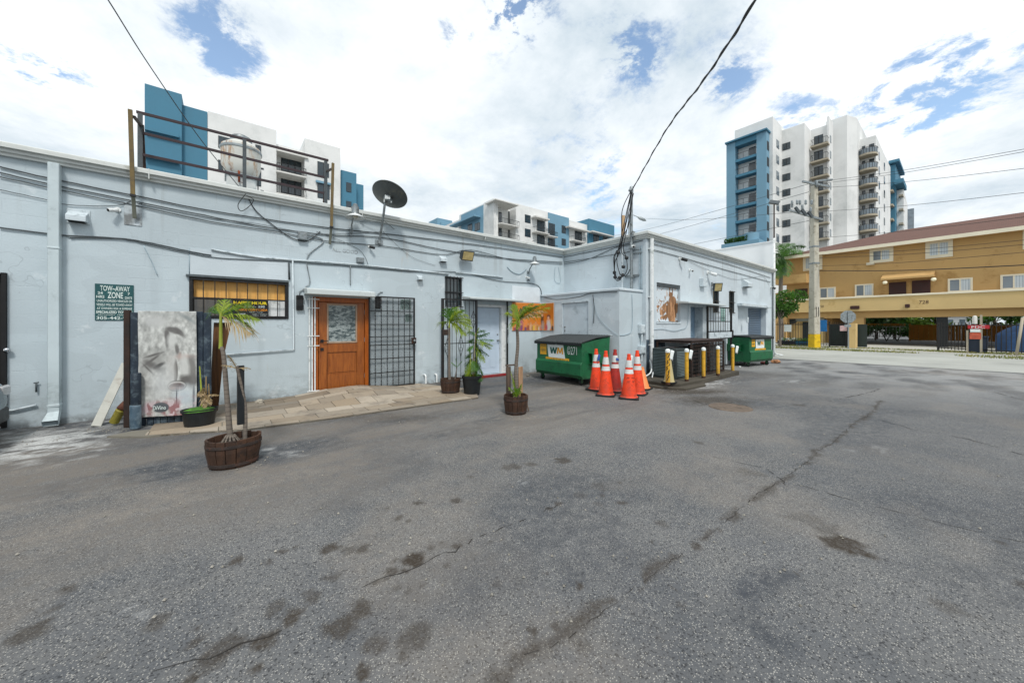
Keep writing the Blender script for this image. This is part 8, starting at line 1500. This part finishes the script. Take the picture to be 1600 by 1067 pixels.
# planters row behind the left fence
for k in range(9):
    q = gat(1220 + k * 5.2, 31.3); t = T('flower_pot', Vector((q.x, q.y, 0)), ['first', 'second', 'third', 'fourth', 'fifth', 'sixth', 'seventh', 'eighth', 'ninth'][k] + ' pot from the left in the row behind the iron fence', 'pot', 'pots in a row behind the iron fence'); mb = MB(); mb.lathe([(.14, 0), (.19, .33), (.20, .34)], (0, 0, 0), 12); mb.out('pot', M(['pot_dark', 'pot_blue'][k > 4], ['#1a2430', '#1d5f80'][k > 4], .5), t); mb = MB(); leafball(mb, (0, 0, .42), .2, .2, .14, 60, .06, rg, 0); mb.out('leaves', [m_stw, m_tr1][k % 2] if k < 5 else m_tr1, t)
# grass verges
def M_grass(): s = NT('grass'); s.base(s.mix(s.rng(s.noise(2, 6, .7), .4, .6), lin('#5c6a2c'), lin('#8c8446'))); s.rough(.9); return s.mat
m_gr = M_grass(); mb = MB(); rg2 = random.Random(3)
for cx_, cy_, rx_, ry_, n_ in [(gnd(1272, 545.5).x, gnd(1272, 545.5).y, 1.0, 4.2, 1800), (30.6, gat(1240, 30.6).y, .5, 6, 1500), (gnd(1560, 553).x, gnd(1560, 553).y, .9, 3.6, 2600), (gat(1290, 30.9).x, gat(1300, 30.9).y, .35, 2.5, 500), (gat(1640, 27).x, gat(1640, 27).y, 1.1, 2.5, 900)]:
    for i in range(n_):
        r_ = math.sqrt(rg2.random()); a_ = rg2.uniform(0, 6.283); x_, y_ = cx_ + rx_ * r_ * math.cos(a_), cy_ + ry_ * r_ * math.sin(a_); h_ = rg2.uniform(.04, .13); d_ = rg2.uniform(0, 6.28); s_ = .02; mb.add([(x_ - s_ * math.cos(d_), y_ - s_ * math.sin(d_), .0), (x_ + s_ * math.cos(d_), y_ + s_ * math.sin(d_), .0), (x_ + rg2.uniform(-.05, .05), y_ + rg2.uniform(-.05, .05), h_)], [(0, 1, 2)])
tag(mb.out('grass', m_gr), 'patchy grass around the pole and along the iron fence', 'grass', kind='stuff')
# solar lamp pole beside the white building, street lamp and wooden pole
q = gat(1209.5, 19.75); t = T('solar_lamp', Vector((q.x, q.y, 0)), 'slim lamp pole with a square solar head at the white building corner', 'street lamp'); d__ = q.x * CA + q.y * SA; hz_ = dep(1210, 318, d__).z; mb = MB(); mb.tube([(0, 0, 0), (0, 0, hz_ - 1.6)], .05, 10); mb.out('pole', m_white, t, smooth=True); mb = MB(); mb.tube([(0, 0, hz_ - 1.6), (0, 0, hz_ - .05)], .03, 8); mb.out('upper_pole', m_rust, t, smooth=True); mb = MB(); mb.box(-.17, .17, -.20, .20, 0, .06); o = mb.out('solar_head', m_cable, t, bevel=.01); o.location = (0, 0, hz_ + .02); o.rotation_euler = (R(25), R(-35), 0); mb = MB(); mb.box(-.15, .15, -.18, .18, -.012, -.001); mb.out('lens', m_lens, o)
c = dep(973, 508, 33); c.z = 0; t = T('wooden_pole', c, 'top of a wooden utility pole behind the short wall, left of the mast', 'utility pole'); hw_ = dep(973, 337, 33).z; mb = MB(); mb.tube([(0, 0, 0), (.05, 0, hw_)], [.2, .17], 12); mb.out('pole', M('pole_wood', '#a68a68', .85, 0, .2, 3, .3, 30, grain=(1, 1, .1)), t, smooth='auto')
c = dep(983, 508, 30); c.z = 0; t = T('street_lamp', c, 'cobra head street lamp on a thin arm just right of the mast', 'street lamp'); p1_ = dep(986, 335, 30) - c; p2_ = dep(1000, 341, 30) - c; mb = MB(); mb.tube([(0, 0, 0), (0, 0, p1_.z)], .07, 8); mb.out('pole', m_galv, t, smooth=True); mb = MB(); mb.tube([Vector((0, 0, p1_.z)), p1_, p1_.lerp(p2_, .5) + Vector((0, 0, .02)), p2_], .03, 6); mb.out('arm', m_galv, t, smooth=True); mb = MB(); dv_ = (p2_ - p1_).normalized(); mb.tube([p2_ - dv_ * .2, p2_, p2_ + dv_ * .35, p2_ + dv_ * .55], [.05, .13, .12, .04], 10); mb.out('lamp_head', m_galv, t, smooth='auto')
# distant low buildings and trees so that the horizon is closed
rg3 = random.Random(44)
for k in range(6): x_, y_ = 60 + 9 * k, -30 - 6 * k; tree(Vector((x_, y_, 0)), 7, 3.5, ['first', 'second', 'third', 'fourth', 'fifth', 'sixth'][k] + ' far tree beyond the right end of the street', m_tr2, 700, .35, 60 + k, .2, 'far trees beyond the street', 7)
